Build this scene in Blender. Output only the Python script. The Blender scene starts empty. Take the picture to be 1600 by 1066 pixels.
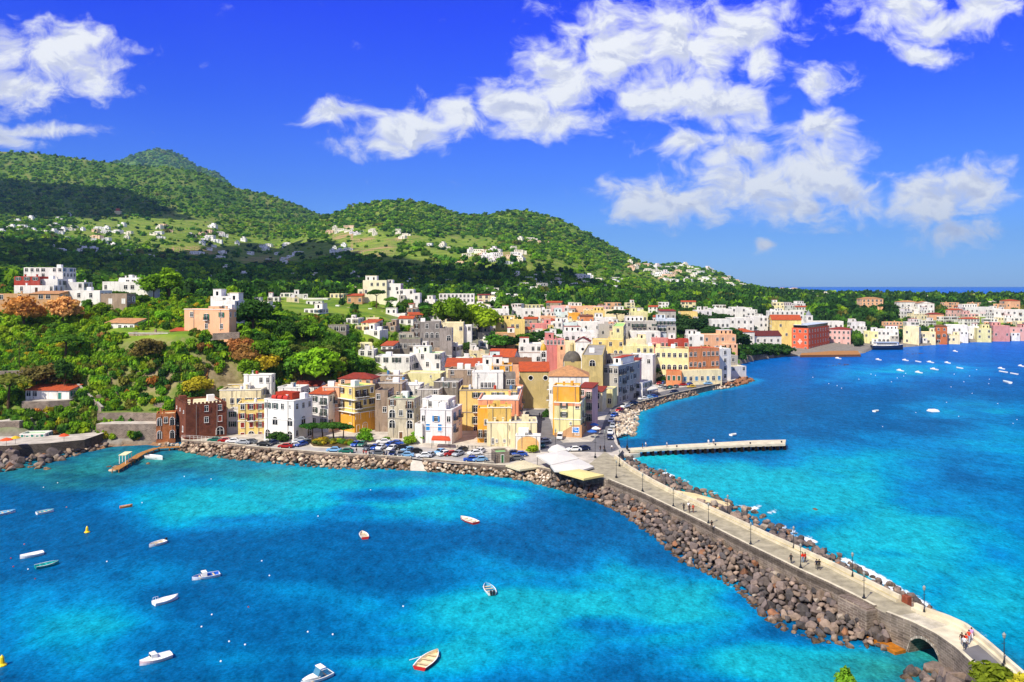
HAZE = 4.6e-5
import bpy, bmesh, math, random
import numpy as np
from mathutils import Vector, Matrix
SC = bpy.context.scene
COL = SC.collection
R = math.radians
F = 28/36*1600; HZ = 445.0; CX = 800.0; CH = 50.0
def at(px, py, Y): return Vector(((px-CX)/F*Y, Y, CH-(py-HZ)/F*Y))
def sea(px, py, z=0.0):
    Y = (CH-z)*F/(py-HZ); return Vector(((px-CX)/F*Y, Y, z))
ORD = ('first second third fourth fifth sixth seventh eighth ninth tenth eleventh twelfth thirteenth fourteenth fifteenth sixteenth '
       'seventeenth eighteenth nineteenth twentieth').split()+['%d%s' % (n, 'st' if n % 10 == 1 else 'nd' if n % 10 == 2 else 'rd' if n % 10 == 3 else 'th') for n in range(21, 90)]
# ------------------------------------------------------------------ colour / materials
def lin(c):
    if isinstance(c, str):
        c = c.lstrip('#'); c = [int(c[i:i+2], 16)/255 for i in (0, 2, 4)]
        c = [x/12.92 if x <= .04045 else ((x+.055)/1.055)**2.4 for x in c]
    return tuple(c[:3])
class NT:
    """tiny node-tree writer"""
    def __init__(s, tree): s.t = tree; s.n = tree.nodes; s.l = tree.links; s.n.clear()
    def add(s, typ, **kw):
        nd = s.n.new(typ)
        ins = kw.pop('ins', {})
        for k, v in kw.items(): setattr(nd, k, v)
        for k, v in ins.items(): s.set(nd.inputs[k], v)
        return nd
    def set(s, sock, v):
        if isinstance(v, bpy.types.NodeSocket): s.l.new(v, sock)
        elif hasattr(sock.default_value, '__len__'):
            v = list(v)
            if len(sock.default_value) == 4 and len(v) == 3: v = v+[1]
            sock.default_value = v
        else: sock.default_value = v
    def m(s, op, a, b=0.0, c=None, clamp=False):
        nd = s.n.new('ShaderNodeMath'); nd.operation = op; nd.use_clamp = clamp
        s.set(nd.inputs[0], a); s.set(nd.inputs[1], b)
        if c is not None: s.set(nd.inputs[2], c)
        return nd.outputs[0]
    def mix(s, f, a, b, bt='MIX'):
        nd = s.n.new('ShaderNodeMix'); nd.data_type = 'RGBA'; nd.blend_type = bt
        s.set(nd.inputs[0], f); s.set(nd.inputs[6], a); s.set(nd.inputs[7], b)
        return nd.outputs[2]
    def noise(s, vec, scale, detail=3, rough=.55, dist=0.0, dims='3D'):
        nd = s.n.new('ShaderNodeTexNoise'); nd.noise_dimensions = dims
        s.set(nd.inputs['Scale'], scale); s.set(nd.inputs['Detail'], detail); s.set(nd.inputs['Roughness'], rough); s.set(nd.inputs['Distortion'], dist)
        if vec is not None: s.l.new(vec, nd.inputs['Vector'])
        return nd.outputs[0]
    def ramp(s, v, pts, interp='LINEAR'):
        nd = s.n.new('ShaderNodeValToRGB'); nd.color_ramp.interpolation = interp
        e = nd.color_ramp.elements
        while len(e) < len(pts): e.new(.5)
        for i, (p, c) in enumerate(pts):
            e[i].position = p; e[i].color = (*lin(c), 1) if not isinstance(c, float) else (c, c, c, 1)
        s.set(nd.inputs[0], v); return nd.outputs[0]
    def rng(s, v, a, b, c=0.0, d=1.0, smooth=False):
        nd = s.n.new('ShaderNodeMapRange'); nd.clamp = True
        if smooth: nd.interpolation_type = 'SMOOTHSTEP'
        s.set(nd.inputs[0], v); s.set(nd.inputs[1], a); s.set(nd.inputs[2], b); s.set(nd.inputs[3], c); s.set(nd.inputs[4], d)
        return nd.outputs[0]
    def bump(s, h, strength, dist):
        nd = s.n.new('ShaderNodeBump'); s.set(nd.inputs['Height'], h); s.set(nd.inputs['Strength'], strength); s.set(nd.inputs['Distance'], dist)
        return nd.outputs[0]
def newmat(name):
    m = bpy.data.materials.new(name); m.use_nodes = True; return m, NT(m.node_tree)
def finish(n, col, rough=.85, spec=.25, normal=None, metal=0.0, extra=None):
    b = n.add('ShaderNodeBsdfPrincipled'); o = n.add('ShaderNodeOutputMaterial')
    n.set(b.inputs['Base Color'], col); n.set(b.inputs['Roughness'], rough); n.set(b.inputs['Specular IOR Level'], spec); n.set(b.inputs['Metallic'], metal)
    if normal is not None: n.l.new(normal, b.inputs['Normal'])
    n.l.new(b.outputs[0], o.inputs[0]); return b
_M = {}
def plain(name, c, rough=.7, spec=.3, var=.15, scale=2.0, metal=0.0):
    key = (name, str(c))
    if key in _M: return _M[key]
    m, n = newmat(name); tc = n.add('ShaderNodeTexCoord').outputs['Object']
    v = n.noise(tc, scale, 3)
    c0 = lin(c); k = n.rng(v, .3, .7, 1-var, 1+var)
    col = n.mix(1.0, c0, k, 'MULTIPLY')
    finish(n, col, rough, spec, None, metal); _M[key] = m; return m
def wallmat(c, wear=.35):
    wear = min(1, wear*1.5)
    key = ('wall', str(c), wear)
    if key in _M: return _M[key]
    m, n = newmat('painted_plaster'); g = n.add('ShaderNodeNewGeometry').outputs['Position']
    c0 = np.array(lin(c)); 
    big = n.noise(g, .35, 4, .6); fine = n.noise(g, 2.2, 3, .65)
    mp = n.add('ShaderNodeMapping', ins={'Vector': g, 'Scale': (1.6, 1.6, .16)}).outputs[0]
    streak = n.noise(mp, 1.0, 4, .6)
    pale = tuple(np.clip(c0*.85+.12, 0, .8)); dark = tuple(c0*.52+np.array((.03, .025, .02)))
    col = n.mix(n.m('MULTIPLY', n.rng(big, .45, .75), .45), tuple(c0), pale)
    col = n.mix(n.m('MULTIPLY', n.rng(streak, .52, .75), wear*1.6, clamp=True), col, dark)
    col = n.mix(n.m('MULTIPLY', n.rng(fine, .58, .72), wear), col, tuple(c0*.7))
    vo = n.add('ShaderNodeTexVoronoi', ins={'Vector': n.add('ShaderNodeMapping', ins={'Vector': g, 'Scale': (.42, .42, .3)}).outputs[0], 'Scale': 1.0, 'Randomness': 1.0}).outputs['Color']
    pv = n.add('ShaderNodeSeparateColor', ins={0: vo}).outputs[0]
    col = n.mix(1.0, col, n.rng(pv, 0, 1, 1-.22*min(1, wear+.15), 1+.06), 'MULTIPLY')
    finish(n, col, .9, .15, n.bump(fine, .25, .03)); _M[key] = m; return m
def brickmat(name, c, c2, mortar, bw, bh, size=.03):
    key = (name, str(c))
    if key in _M: return _M[key]
    m, n = newmat(name); tc = n.add('ShaderNodeTexCoord').outputs['Object']; g = n.add('ShaderNodeNewGeometry').outputs['Position']
    sp = n.add('ShaderNodeSeparateXYZ', ins={0: tc})
    cb = n.add('ShaderNodeCombineXYZ', ins={0: n.m('ADD', sp.outputs[0], n.m('MULTIPLY', sp.outputs[1], .97)), 1: sp.outputs[2], 2: 0.0})
    b = n.add('ShaderNodeTexBrick', ins={'Vector': cb.outputs[0], 'Color1': lin(c), 'Color2': lin(c2), 'Mortar': lin(mortar), 'Scale': 1.0, 'Mortar Size': size, 'Brick Width': bw, 'Row Height': bh})
    v = n.noise(g, .5, 4, .6)
    col = n.mix(1.0, b.outputs[0], n.rng(v, .3, .7, .65, 1.3), 'MULTIPLY')
    col = n.mix(n.m('MULTIPLY', n.rng(n.noise(g, .9, 4, .7), .56, .7), .6), col, lin(mortar))
    finish(n, col, .9, .15, n.bump(b.outputs[1], -.6, .05)); _M[key] = m; return m
def tilemat(c):
    key = ('tile', str(c))
    if key in _M: return _M[key]
    m, n = newmat('roof_tiles'); tc = n.add('ShaderNodeTexCoord').outputs['Object']; g = n.add('ShaderNodeNewGeometry').outputs['Position']
    w = n.add('ShaderNodeTexWave', ins={'Vector': tc, 'Scale': 1.1, 'Distortion': .6}); w.bands_direction = 'X'
    c0 = np.array(lin(c)); v = n.noise(g, .8, 4, .65); q = n.noise(g, 4, 2)
    col = n.mix(n.rng(v, .35, .7), tuple(c0), tuple(c0*.55+.02)); col = n.mix(n.rng(q, .5, .75, 0, .5), col, tuple(np.clip(c0*1.25+.03, 0, .8)))
    col = n.mix(1.0, col, n.rng(w.outputs[1], 0, 1, .72, 1.08), 'MULTIPLY')
    finish(n, col, .85, .2, n.bump(w.outputs[1], .7, .12)); _M[key] = m; return m
def foliage(name, src):
    m, n = newmat(name)
    if src == 'object': base = n.add('ShaderNodeObjectInfo').outputs['Color']
    else: base = n.add('ShaderNodeAttribute', attribute_name='col').outputs['Color']
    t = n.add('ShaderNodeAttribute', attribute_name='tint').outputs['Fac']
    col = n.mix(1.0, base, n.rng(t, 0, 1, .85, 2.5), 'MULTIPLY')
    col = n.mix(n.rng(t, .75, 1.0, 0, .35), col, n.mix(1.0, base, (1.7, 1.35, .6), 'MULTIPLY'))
    d = n.add('ShaderNodeBsdfDiffuse', ins={'Color': col}); tr = n.add('ShaderNodeBsdfTranslucent', ins={'Color': n.mix(1.0, col, (1.1, 1.15, .5), 'MULTIPLY')})
    mx = n.add('ShaderNodeMixShader', ins={0: .38}); n.l.new(d.outputs[0], mx.inputs[1]); n.l.new(tr.outputs[0], mx.inputs[2])
    o = n.add('ShaderNodeOutputMaterial'); n.l.new(mx.outputs[0], o.inputs[0]); return m
LEAF = foliage('leaves', 'object'); LEAFS = foliage('leaf_mass', 'attr')
BARK = plain('bark', '#5a4634', .9, .1, .3)
def rockmat(name, src):
    m, n = newmat(name); g = n.add('ShaderNodeNewGeometry'); p = g.outputs['Position']
    base = n.add('ShaderNodeObjectInfo').outputs['Color'] if src == 'object' else n.add('ShaderNodeAttribute', attribute_name='col').outputs['Color']
    a = n.noise(p, 1.3, 5, .65); b = n.noise(p, 6, 3, .6)
    col = n.mix(1.0, base, n.rng(a, .3, .7, .65, 1.35), 'MULTIPLY')
    col = n.mix(n.rng(b, .58, .74, 0, .55), col, n.mix(.5, base, (.34, .27, .2)))
    z = n.add('ShaderNodeSeparateXYZ', ins={0: p}).outputs[2]
    wet = n.rng(n.m('ADD', z, n.m('MULTIPLY', a, 1.2)), .7, 1.3, 1, 0)
    col = n.mix(n.m('MULTIPLY', wet, .75), col, n.mix(n.rng(a, .45, .6), (.02, .014, .008), (.17, .085, .012)))
    finish(n, col, .88, .25, n.bump(n.m('ADD', a, n.m('MULTIPLY', b, .4)), .5, .18)); return m
ROCK = rockmat('boulder_stone', 'object'); ROCKS = rockmat('boulder_mass', 'attr')
GLASS = plain('window_glass', '#15191d', .2, .25, .5, .7)
WHITE = plain('white_paint', '#eeeae2', .6, .3, .06)
GREYS = plain('grey_stone_trim', '#a59d90', .85, .2, .15)
IRON = plain('dark_iron', '#23262a', .5, .4, .1)
DARK = plain('dark_interior', '#1a1714', .9, .1, .2)
WOOD = plain('weathered_wood', '#a8763f', .8, .2, .3, 1.2)
# ------------------------------------------------------------------ meshes
def link(o, parent=None):
    COL.objects.link(o)
    if parent is not None: o.parent = parent
    return o
def tag(o, label=None, cat=None, group=None, kind=None):
    if label: o['label'] = label
    if cat: o['category'] = cat
    if group: o['group'] = group
    if kind: o['kind'] = kind
    return o
def empty(name, loc, rz=0.0, label=None, cat=None, group=None):
    o = bpy.data.objects.new(name, None); o.empty_display_size = .3; o.location = loc; o.rotation_euler = (0, 0, rz)
    link(o); return tag(o, label, cat, group)
class MB:
    """collects polygons with a material index"""
    def __init__(s): s.v = []; s.f = []; s.m = []
    def poly(s, pts, mi=0):
        i = len(s.v); s.v += [tuple(p) for p in pts]; s.f.append(tuple(range(i, i+len(pts)))); s.m.append(mi); return s
    def box(s, x0, x1, y0, y1, z0, z1, mi=0, top=True, bottom=True, M=None):
        p = [(x0, y0, z0), (x1, y0, z0), (x1, y1, z0), (x0, y1, z0), (x0, y0, z1), (x1, y0, z1), (x1, y1, z1), (x0, y1, z1)]
        if M is not None: p = [tuple(M @ Vector(q)) for q in p]
        i = len(s.v); s.v += p
        fs = [(0, 1, 5, 4), (1, 2, 6, 5), (2, 3, 7, 6), (3, 0, 4, 7)]
        if top: fs.append((4, 5, 6, 7))
        if bottom: fs.append((3, 2, 1, 0))
        for f in fs: s.f.append(tuple(i+k for k in f)); s.m.append(mi)
        return s
    def prism(s, poly, z0, z1, mi=0, top=None, bottom=True):
        n = len(poly); i = len(s.v)
        s.v += [(p[0], p[1], z0) for p in poly]+[(p[0], p[1], z1) for p in poly]
        for k in range(n):
            s.f.append((i+k, i+(k+1) % n, i+n+(k+1) % n, i+n+k)); s.m.append(mi)
        s.f.append(tuple(i+n+k for k in range(n))); s.m.append(mi if top is None else top)
        if bottom: s.f.append(tuple(i+k for k in reversed(range(n)))); s.m.append(mi)
        return s
    def tube(s, a, b, r0, r1=None, n=8, mi=0, cap=True):
        r1 = r0 if r1 is None else r1
        a = Vector(a); b = Vector(b); d = (b-a).normalized()
        x = d.orthogonal().normalized(); y = d.cross(x); i = len(s.v)
        for c, r in ((a, r0), (b, r1)):
            for k in range(n):
                t = 2*math.pi*k/n; s.v.append(tuple(c+x*(math.cos(t)*r)+y*(math.sin(t)*r)))
        for k in range(n): s.f.append((i+k, i+(k+1) % n, i+n+(k+1) % n, i+n+k)); s.m.append(mi)
        if cap:
            s.f.append(tuple(i+k for k in reversed(range(n)))); s.m.append(mi); s.f.append(tuple(i+n+k for k in range(n))); s.m.append(mi)
        return s
    def lathe(s, c, prof, n=12, mi=0):
        i = len(s.v); c = Vector(c)
        for r, z in prof:
            for k in range(n):
                t = 2*math.pi*k/n; s.v.append((c.x+math.cos(t)*r, c.y+math.sin(t)*r, c.z+z))
        for j in range(len(prof)-1):
            for k in range(n):
                a = i+j*n+k; b = i+j*n+(k+1) % n; s.f.append((a, b, b+n, a+n)); s.m.append(mi)
        return s
    def mesh(s, name, mats, smooth=False):
        me = bpy.data.meshes.new(name); me.from_pydata(s.v, [], s.f)
        for m in (mats if isinstance(mats, (list, tuple)) else [mats]): me.materials.append(m)
        if max(s.m, default=0): me.polygons.foreach_set('material_index', s.m)
        if smooth: me.polygons.foreach_set('use_smooth', [True]*len(s.f))
        me.update(); return me
    def obj(s, name, mats, parent=None, smooth=False):
        return link(bpy.data.objects.new(name, s.mesh(name, mats, smooth)), parent)
def np_mesh(name, V, Fa, mat, attrs=None, smooth=False):
    """V (n,3), Fa (m,k) with constant k"""
    me = bpy.data.meshes.new(name); V = np.asarray(V, np.float32); Fa = np.asarray(Fa, np.int32); k = Fa.shape[1]
    me.vertices.add(len(V)); me.vertices.foreach_set('co', V.ravel())
    me.loops.add(Fa.size); me.loops.foreach_set('vertex_index', Fa.ravel())
    me.polygons.add(len(Fa)); me.polygons.foreach_set('loop_start', np.arange(0, Fa.size, k, dtype=np.int32))
    me.polygons.foreach_set('loop_total', np.full(len(Fa), k, np.int32))
    if smooth: me.polygons.foreach_set('use_smooth', np.ones(len(Fa), bool))
    for nm, a in (attrs or {}).items():
        a = np.asarray(a, np.float32)
        if a.ndim == 1:
            at_ = me.attributes.new(nm, 'FLOAT', 'POINT'); at_.data.foreach_set('value', a)
        else:
            at_ = me.attributes.new(nm, 'FLOAT_COLOR', 'POINT')
            if a.shape[1] == 3: a = np.hstack([a, np.ones((len(a), 1), np.float32)])
            at_.data.foreach_set('color', a.ravel())
    me.materials.append(mat); me.update(calc_edges=True); return me
def h2(ix, iy, s):
    h = (ix.astype(np.int64)*374761393+iy.astype(np.int64)*668265263+s*974634777) & 0xffffffff
    h = ((h ^ (h >> 13))*1274126177) & 0xffffffff
    return ((h ^ (h >> 16)) & 0xffff)/65535.0
def vn(x, y, s=0):
    xi = np.floor(x); yi = np.floor(y); fx = x-xi; fy = y-yi; fx = fx*fx*(3-2*fx); fy = fy*fy*(3-2*fy)
    a = h2(xi, yi, s); b = h2(xi+1, yi, s); c = h2(xi, yi+1, s); d = h2(xi+1, yi+1, s)
    return (a*(1-fx)+b*fx)*(1-fy)+(c*(1-fx)+d*fx)*fy
def fbm(x, y, o=4, s=0):
    x = np.asarray(x, float); y = np.asarray(y, float)
    r = 0; a = .5; t = 0
    for i in range(o): r = r+a*vn(x*2**i, y*2**i, s+i); t += a; a *= .5
    return r/t
def inpoly(x, y, P):
    x = np.asarray(x, float); y = np.asarray(y, float); r = np.zeros(x.shape, bool); n = len(P)
    for i in range(n):
        x0, y0 = P[i][0], P[i][1]; x1, y1 = P[(i+1) % n][0], P[(i+1) % n][1]
        if y0 == y1: continue
        c = ((y0 > y) != (y1 > y)) & (x < (x1-x0)*(y-y0)/(y1-y0)+x0); r ^= c
    return r
def pdist(x, y, L):
    """distance to a polyline"""
    x = np.asarray(x, float); y = np.asarray(y, float); d = np.full(x.shape, 1e9)
    for (x0, y0), (x1, y1) in zip(L[:-1], L[1:]):
        dx, dy = x1-x0, y1-y0; t = np.clip(((x-x0)*dx+(y-y0)*dy)/(dx*dx+dy*dy+1e-9), 0, 1)
        d = np.minimum(d, np.hypot(x-x0-t*dx, y-y0-t*dy))
    return d
# ------------------------------------------------------------------ camera, light, sky
cam = bpy.data.cameras.new('camera'); cam.lens = 28; cam.sensor_width = 36; cam.shift_y = -88/1600; cam.clip_start = 1; cam.clip_end = 120000
co = bpy.data.objects.new('camera', cam); COL.objects.link(co); co.location = (0, 0, CH); co.rotation_euler = (R(90), 0, 0); SC.camera = co
EL = R(47); SH = Vector((-.63, -.77, 0)).normalized(); SUN = Vector((SH.x*math.cos(EL), SH.y*math.cos(EL), math.sin(EL)))
sl = bpy.data.lights.new('sun', 'SUN'); sl.energy = 5.0; sl.angle = R(.5); sl.color = (1, .94, .82)
so = bpy.data.objects.new('sun', sl); COL.objects.link(so); so.rotation_euler = (-SUN).to_track_quat('-Z', 'Y').to_euler(); so.location = (-200, -200, 400)
SC.view_settings.view_transform = 'Standard'; SC.view_settings.look = 'None'; SC.view_settings.exposure = .28; SC.view_settings.gamma = 1
SC.cycles.max_bounces = 5; SC.cycles.diffuse_bounces = 2; SC.cycles.glossy_bounces = 2; SC.cycles.transmission_bounces = 2; SC.cycles.volume_bounces = 0; SC.cycles.transparent_max_bounces = 4
SC.cycles.caustics_reflective = False; SC.cycles.caustics_refractive = False
w = bpy.data.worlds.new('World'); SC.world = w; w.use_nodes = True
n = NT(w.node_tree)
sky = n.add('ShaderNodeTexSky'); sky.sky_type = 'NISHITA'; sky.sun_disc = False; sky.sun_elevation = EL; sky.sun_rotation = math.atan2(SUN.x, SUN.y); sky.altitude = 50; sky.air_density = 1.0; sky.dust_density = .4; sky.ozone_density = 3.0
d = n.add('ShaderNodeTexCoord').outputs['Generated']; s = n.add('ShaderNodeSeparateXYZ', ins={0: d})
yy = n.m('MAXIMUM', s.outputs[1], .05)
pu = n.m('MULTIPLY_ADD', n.m('DIVIDE', s.outputs[0], yy), F/100, 8.0); pv = n.m('MULTIPLY_ADD', n.m('DIVIDE', s.outputs[2], yy), -F/100, 4.45)
uv = n.add('ShaderNodeCombineXYZ', ins={0: pu, 1: pv}).outputs[0]
warp = n.add('ShaderNodeTexNoise', noise_dimensions='2D', ins={'Vector': uv, 'Scale': 1.1, 'Detail': 3.0})
wv = n.add('ShaderNodeVectorMath', operation='MULTIPLY_ADD', ins={0: warp.outputs['Color'], 1: (.5, .34, 0), 2: (-.25, -.17, 0)}).outputs[0]
uvw = n.add('ShaderNodeVectorMath', operation='ADD', ins={0: uv, 1: wv}).outputs[0]
CL = [(70, 90, 85, 62), (140, 112, 85, 45), (30, 140, 100, 45), (20, 75, 70, 45), (110, 60, 55, 34),
      (50, 205, 90, 13), (8, 217, 50, 20),
      (545, 178, 75, 20), (630, 205, 95, 36), (720, 178, 75, 40), (800, 172, 85, 46), (590, 228, 70, 20), (870, 125, 85, 66), (960, 80, 115, 82), (1060, 80, 120, 90), (1160, 55, 100, 60), (1040, 150, 130, 50), (1195, 95, 45, 40), (1140, 165, 85, 42), (860, 190, 90, 32),
      (1000, 312, 70, 42), (1080, 318, 110, 44), (1180, 285, 120, 66), (1270, 262, 90, 70), (1320, 315, 75, 42), (1230, 325, 95, 36), (1070, 222, 70, 22), (1150, 240, 80, 28), (1290, 205, 60, 34),
      (1480, 312, 95, 56), (1535, 292, 60, 46), (1435, 302, 50, 34), (1500, 365, 70, 28),
      (1400, 15, 95, 40), (1475, 42, 85, 40), (1540, 12, 60, 34), (1450, 80, 50, 18), (1195, 388, 26, 12), (1280, 130, 55, 34)]
def cloudmask(vec):
    acc = None
    for (a, b, rx, ry) in CL:
        q = n.add('ShaderNodeVectorMath', operation='MULTIPLY_ADD', ins={0: vec, 1: (100/rx, 100/ry, 0), 2: (-a/rx, -b/ry, 0)}).outputs[0]
        ln = n.add('ShaderNodeVectorMath', operation='LENGTH', ins={0: q}).outputs['Value']
        v = n.m('SUBTRACT', 1.0, ln)
        acc = v if acc is None else n.m('MAXIMUM', acc, v)
    return acc
mask = cloudmask(uvw)
def cn(vec):
    mp = n.add('ShaderNodeVectorMath', operation='MULTIPLY', ins={0: vec, 1: (1, 1.5, 1)}).outputs[0]
    return n.noise(mp, 1.5, 9, .6, .25, '2D')
n1 = cn(uvw)
uvo = n.add('ShaderNodeVectorMath', operation='ADD', ins={0: uvw, 1: (-.10, -.16, 0)}).outputs[0]
n2 = cn(uvo)
den = n.m('ADD', n.m('MULTIPLY', n.m('MAXIMUM', mask, -.6), 1.0), n.m('MULTIPLY', n.m('SUBTRACT', n1, .5), 2.35))
alpha = n.rng(den, -.18, .80, smooth=True)
alpha = n.m('MULTIPLY', alpha, n.rng(s.outputs[1], .05, .2))
lit = n.rng(n.m('SUBTRACT', n1, n2), -.13, .10, smooth=True)
thick = n.rng(den, .3, 1.1)
ccol = n.mix(n.m('MULTIPLY', n.m('SUBTRACT', 1.0, lit), n.m('MULTIPLY_ADD', thick, .75, .15)), (9.6, 9.7, 10.0), (4.6, 5.0, 7.4))
elev = n.m('MAXIMUM', s.outputs[2], 0.0)
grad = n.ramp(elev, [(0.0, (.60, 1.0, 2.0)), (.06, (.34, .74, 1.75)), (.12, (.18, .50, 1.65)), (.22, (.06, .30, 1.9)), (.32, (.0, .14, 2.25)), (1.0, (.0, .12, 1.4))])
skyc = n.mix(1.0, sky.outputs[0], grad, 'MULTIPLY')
# patchy pale fill added to the unseen sky behind and overhead, neutralises blue shade
pale_fill = n.m('MAXIMUM', n.rng(s.outputs[1], .25, -.25, 0, .75, True), n.rng(s.outputs[2], .55, .95, 0, .7, True))
vn_ = n.noise(d, 2.2, 5, .6); skyc = n.mix(n.m('MULTIPLY', pale_fill, n.rng(vn_, .3, .55, .45, 1)), skyc, (5.2, 5.4, 5.8))
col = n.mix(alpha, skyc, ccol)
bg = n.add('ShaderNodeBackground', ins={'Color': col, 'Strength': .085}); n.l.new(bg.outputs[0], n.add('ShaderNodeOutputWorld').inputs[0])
try: w.cycles.sampling_method = 'MANUAL'; w.cycles.sample_map_resolution = 512
except Exception: pass
# ------------------------------------------------------------------ land shape
SHL = [(-320, 750), (-100, 742), (0, 735), (55, 726), (100, 718), (135, 707), (175, 698), (230, 695), (262, 699), (285, 706), (340, 716), (400, 722), (460, 728), (520, 733), (640, 735), (650, 733), (664, 738), (700, 740), (780, 746), (850, 760), (880, 768)]
SHR = [(985, 705), (976, 697), (966, 688), (968, 683), (992, 682), (996, 662), (999, 645), (1013, 640), (1041, 629), (1075, 621), (1092, 617), (1107, 610.5), (1128, 608.5), (1148, 605), (1168, 599), (1180, 594), (1152, 587), (1143, 580), (1150, 572), (1180, 563), (1232, 557), (1290, 557), (1350, 552), (1366, 546), (1400, 544), (1450, 540), (1500, 536), (1560, 533), (1600, 532), (1750, 528), (1950, 524)]
CWL = [(880, 757), (945, 747), (1000, 770), (1100, 825), (1200, 884), (1300, 938), (1386, 984)]       # left edge of the causeway deck
DZ = 4.0
P2 = lambda v: (v.x, v.y)
LAND = [P2(sea(*p)) for p in SHL]+[(22.0, 186.0), (33, 205.0)]+[P2(sea(*p)) for p in SHR]
def pol(px, Y): return ((px-CX)/F*Y, Y)
LAND += [pol(2000, 1900), pol(1500, 2050), pol(1250, 2400), pol(1200, 3200), pol(1160, 9000), pol(-700, 9000), pol(-700, 205)]
TAB = {-330: [(200, -1.5), (236, -1.5), (246, 3), (249, 6.5), (260, 7.5), (263, 11), (270, 12.5), (274, 18), (330, 34), (380, 44), (430, 48), (600, 50), (900, 46)],
 0: [(200, -1.5), (236, -1.5), (246, 3), (249, 6.5), (260, 7.5), (263, 11), (270, 12.5), (274, 18), (330, 34), (380, 44), (430, 48), (600, 50), (900, 46)],
 100: [(232, -1.5), (246, -1), (252, 3), (256, 6), (261, 8), (265, 12), (272, 14), (280, 22), (300, 28), (330, 34), (380, 44), (430, 47), (600, 48), (900, 46)],
 200: [(244, -.3), (250, 1.2), (255, 3), (262, 8), (270, 14), (276, 22), (284, 24), (288, 31), (330, 36), (380, 42), (430, 45), (600, 46), (900, 44)],
 290: [(240, -1.6), (251, -1.6), (257, 1.8), (264, 10), (278, 24), (286, 32), (330, 35), (380, 40), (450, 43), (600, 44), (900, 42)],
 380: [(230, -1.6), (252, -1.6), (262, 1.8), (272, 9), (284, 22), (296, 31), (330, 34), (380, 38), (450, 41), (600, 42), (900, 42)],
 500: [(222, -1.6), (256, -1.6), (266, 1.8), (280, 8), (292, 20), (305, 29), (340, 32), (400, 36), (500, 40), (600, 42), (900, 42)],
 570: [(216, -1.6), (258, -1.6), (270, 2.0), (300, 8), (320, 18), (345, 25), (400, 32), (500, 39), (600, 41), (900, 42)],
 650: [(212, -1.6), (262, -1.6), (280, 3), (320, 9), (345, 15), (370, 20.5), (400, 25), (450, 31), (500, 36), (600, 40), (900, 42)],
 740: [(206, -1.6), (275, -1.6), (287, 2.1), (340, 7), (380, 13), (420, 18), (480, 24), (560, 30), (650, 34), (900, 42)],
 850: [(200, -1.6), (305, -1.6), (316, 2.1), (360, 6), (420, 11), (500, 18), (600, 24), (750, 31), (900, 38)],
 960: [(250, -1.6), (340, -1.6), (352, 2.1), (420, 6), (500, 12), (600, 18), (750, 27), (900, 36)],
 1060: [(360, -1.6), (384, -1.6), (395, 2.1), (480, 7), (560, 12), (680, 20), (800, 28), (1000, 38)],
 1150: [(392, -1.6), (424, -1.6), (432, 2.0), (500, 3), (560, 7), (680, 16), (800, 25), (1000, 36), (1300, 40)],
 1240: [(545, .1), (560, 1.5), (590, 2.5), (640, 6), (750, 14), (900, 23), (1100, 30), (1300, 33), (1800, 30)],
 1330: [(560, .8), (640, 2.5), (680, 6), (760, 14), (900, 22), (1100, 28), (1300, 31), (1800, 15), (2200, -3)],
 1450: [(640, .1), (655, 1.2), (690, 3), (740, 9), (800, 15), (900, 21), (1100, 27), (1300, 29), (1700, 10), (2000, -3)],
 1600: [(698, .1), (712, 1.2), (730, 4), (780, 11), (850, 18), (1000, 25), (1300, 30), (1700, 10), (2000, -3)],
 2000: [(698, .1), (712, 1.2), (730, 4), (780, 11), (850, 18), (1000, 25), (1300, 30), (1700, 10), (2000, -3)]}
TPX = np.array(sorted(TAB)); TLY = np.linspace(math.log(150), math.log(9500), 900)
TZ = np.array([np.interp(TLY, [math.log(a) for a, b in TAB[k]], [b for a, b in TAB[k]]) for k in TPX])
def base_z(px, Y):
    ly = (np.log(np.maximum(Y, 151))-TLY[0])/(TLY[1]-TLY[0]); j = np.clip(np.floor(ly).astype(int), 0, 898); fj = np.clip(ly-j, 0, 1)
    i = np.clip(np.searchsorted(TPX, px, side='right')-1, 0, len(TPX)-2); fi = np.clip((px-TPX[i])/(TPX[i+1]-TPX[i]), 0, 1); fi = fi*fi*(3-2*fi)
    return (TZ[i, j]*(1-fj)+TZ[i, j+1]*fj)*(1-fi)+(TZ[i+1, j]*(1-fj)+TZ[i+1, j+1]*fj)*fi
# hills: (foot distance, ridge distance, foot row, ridge outline)
HILLS = [
 (640, 3200, 442, [(-400, 262), (-150, 243), (0, 237), (60, 240), (100, 245), (140, 250), (190, 256), (270, 262), (300, 268), (330, 277), (370, 294), (420, 305), (460, 318), (500, 335), (560, 362), (640, 395), (720, 425), (800, 450), (2000, 480)]),
 (4300, 6400, 330, [(-400, 420), (60, 330), (140, 272), (180, 253), (215, 240), (245, 232), (268, 236), (290, 247), (310, 262), (340, 271), (362, 292), (420, 335), (520, 390), (700, 460), (2000, 480)]),
 (760, 2200, 446, [(-400, 470), (300, 450), (400, 405), (450, 362), (490, 342), (520, 334), (550, 322), (600, 313), (640, 312), (680, 320), (720, 335), (760, 336), (800, 327), (830, 330), (880, 345), (920, 365), (960, 388), (1000, 410), (1020, 414), (1060, 413), (1100, 420), (1130, 430), (1160, 443), (1200, 452), (1300, 470), (2000, 490)])]
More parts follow.
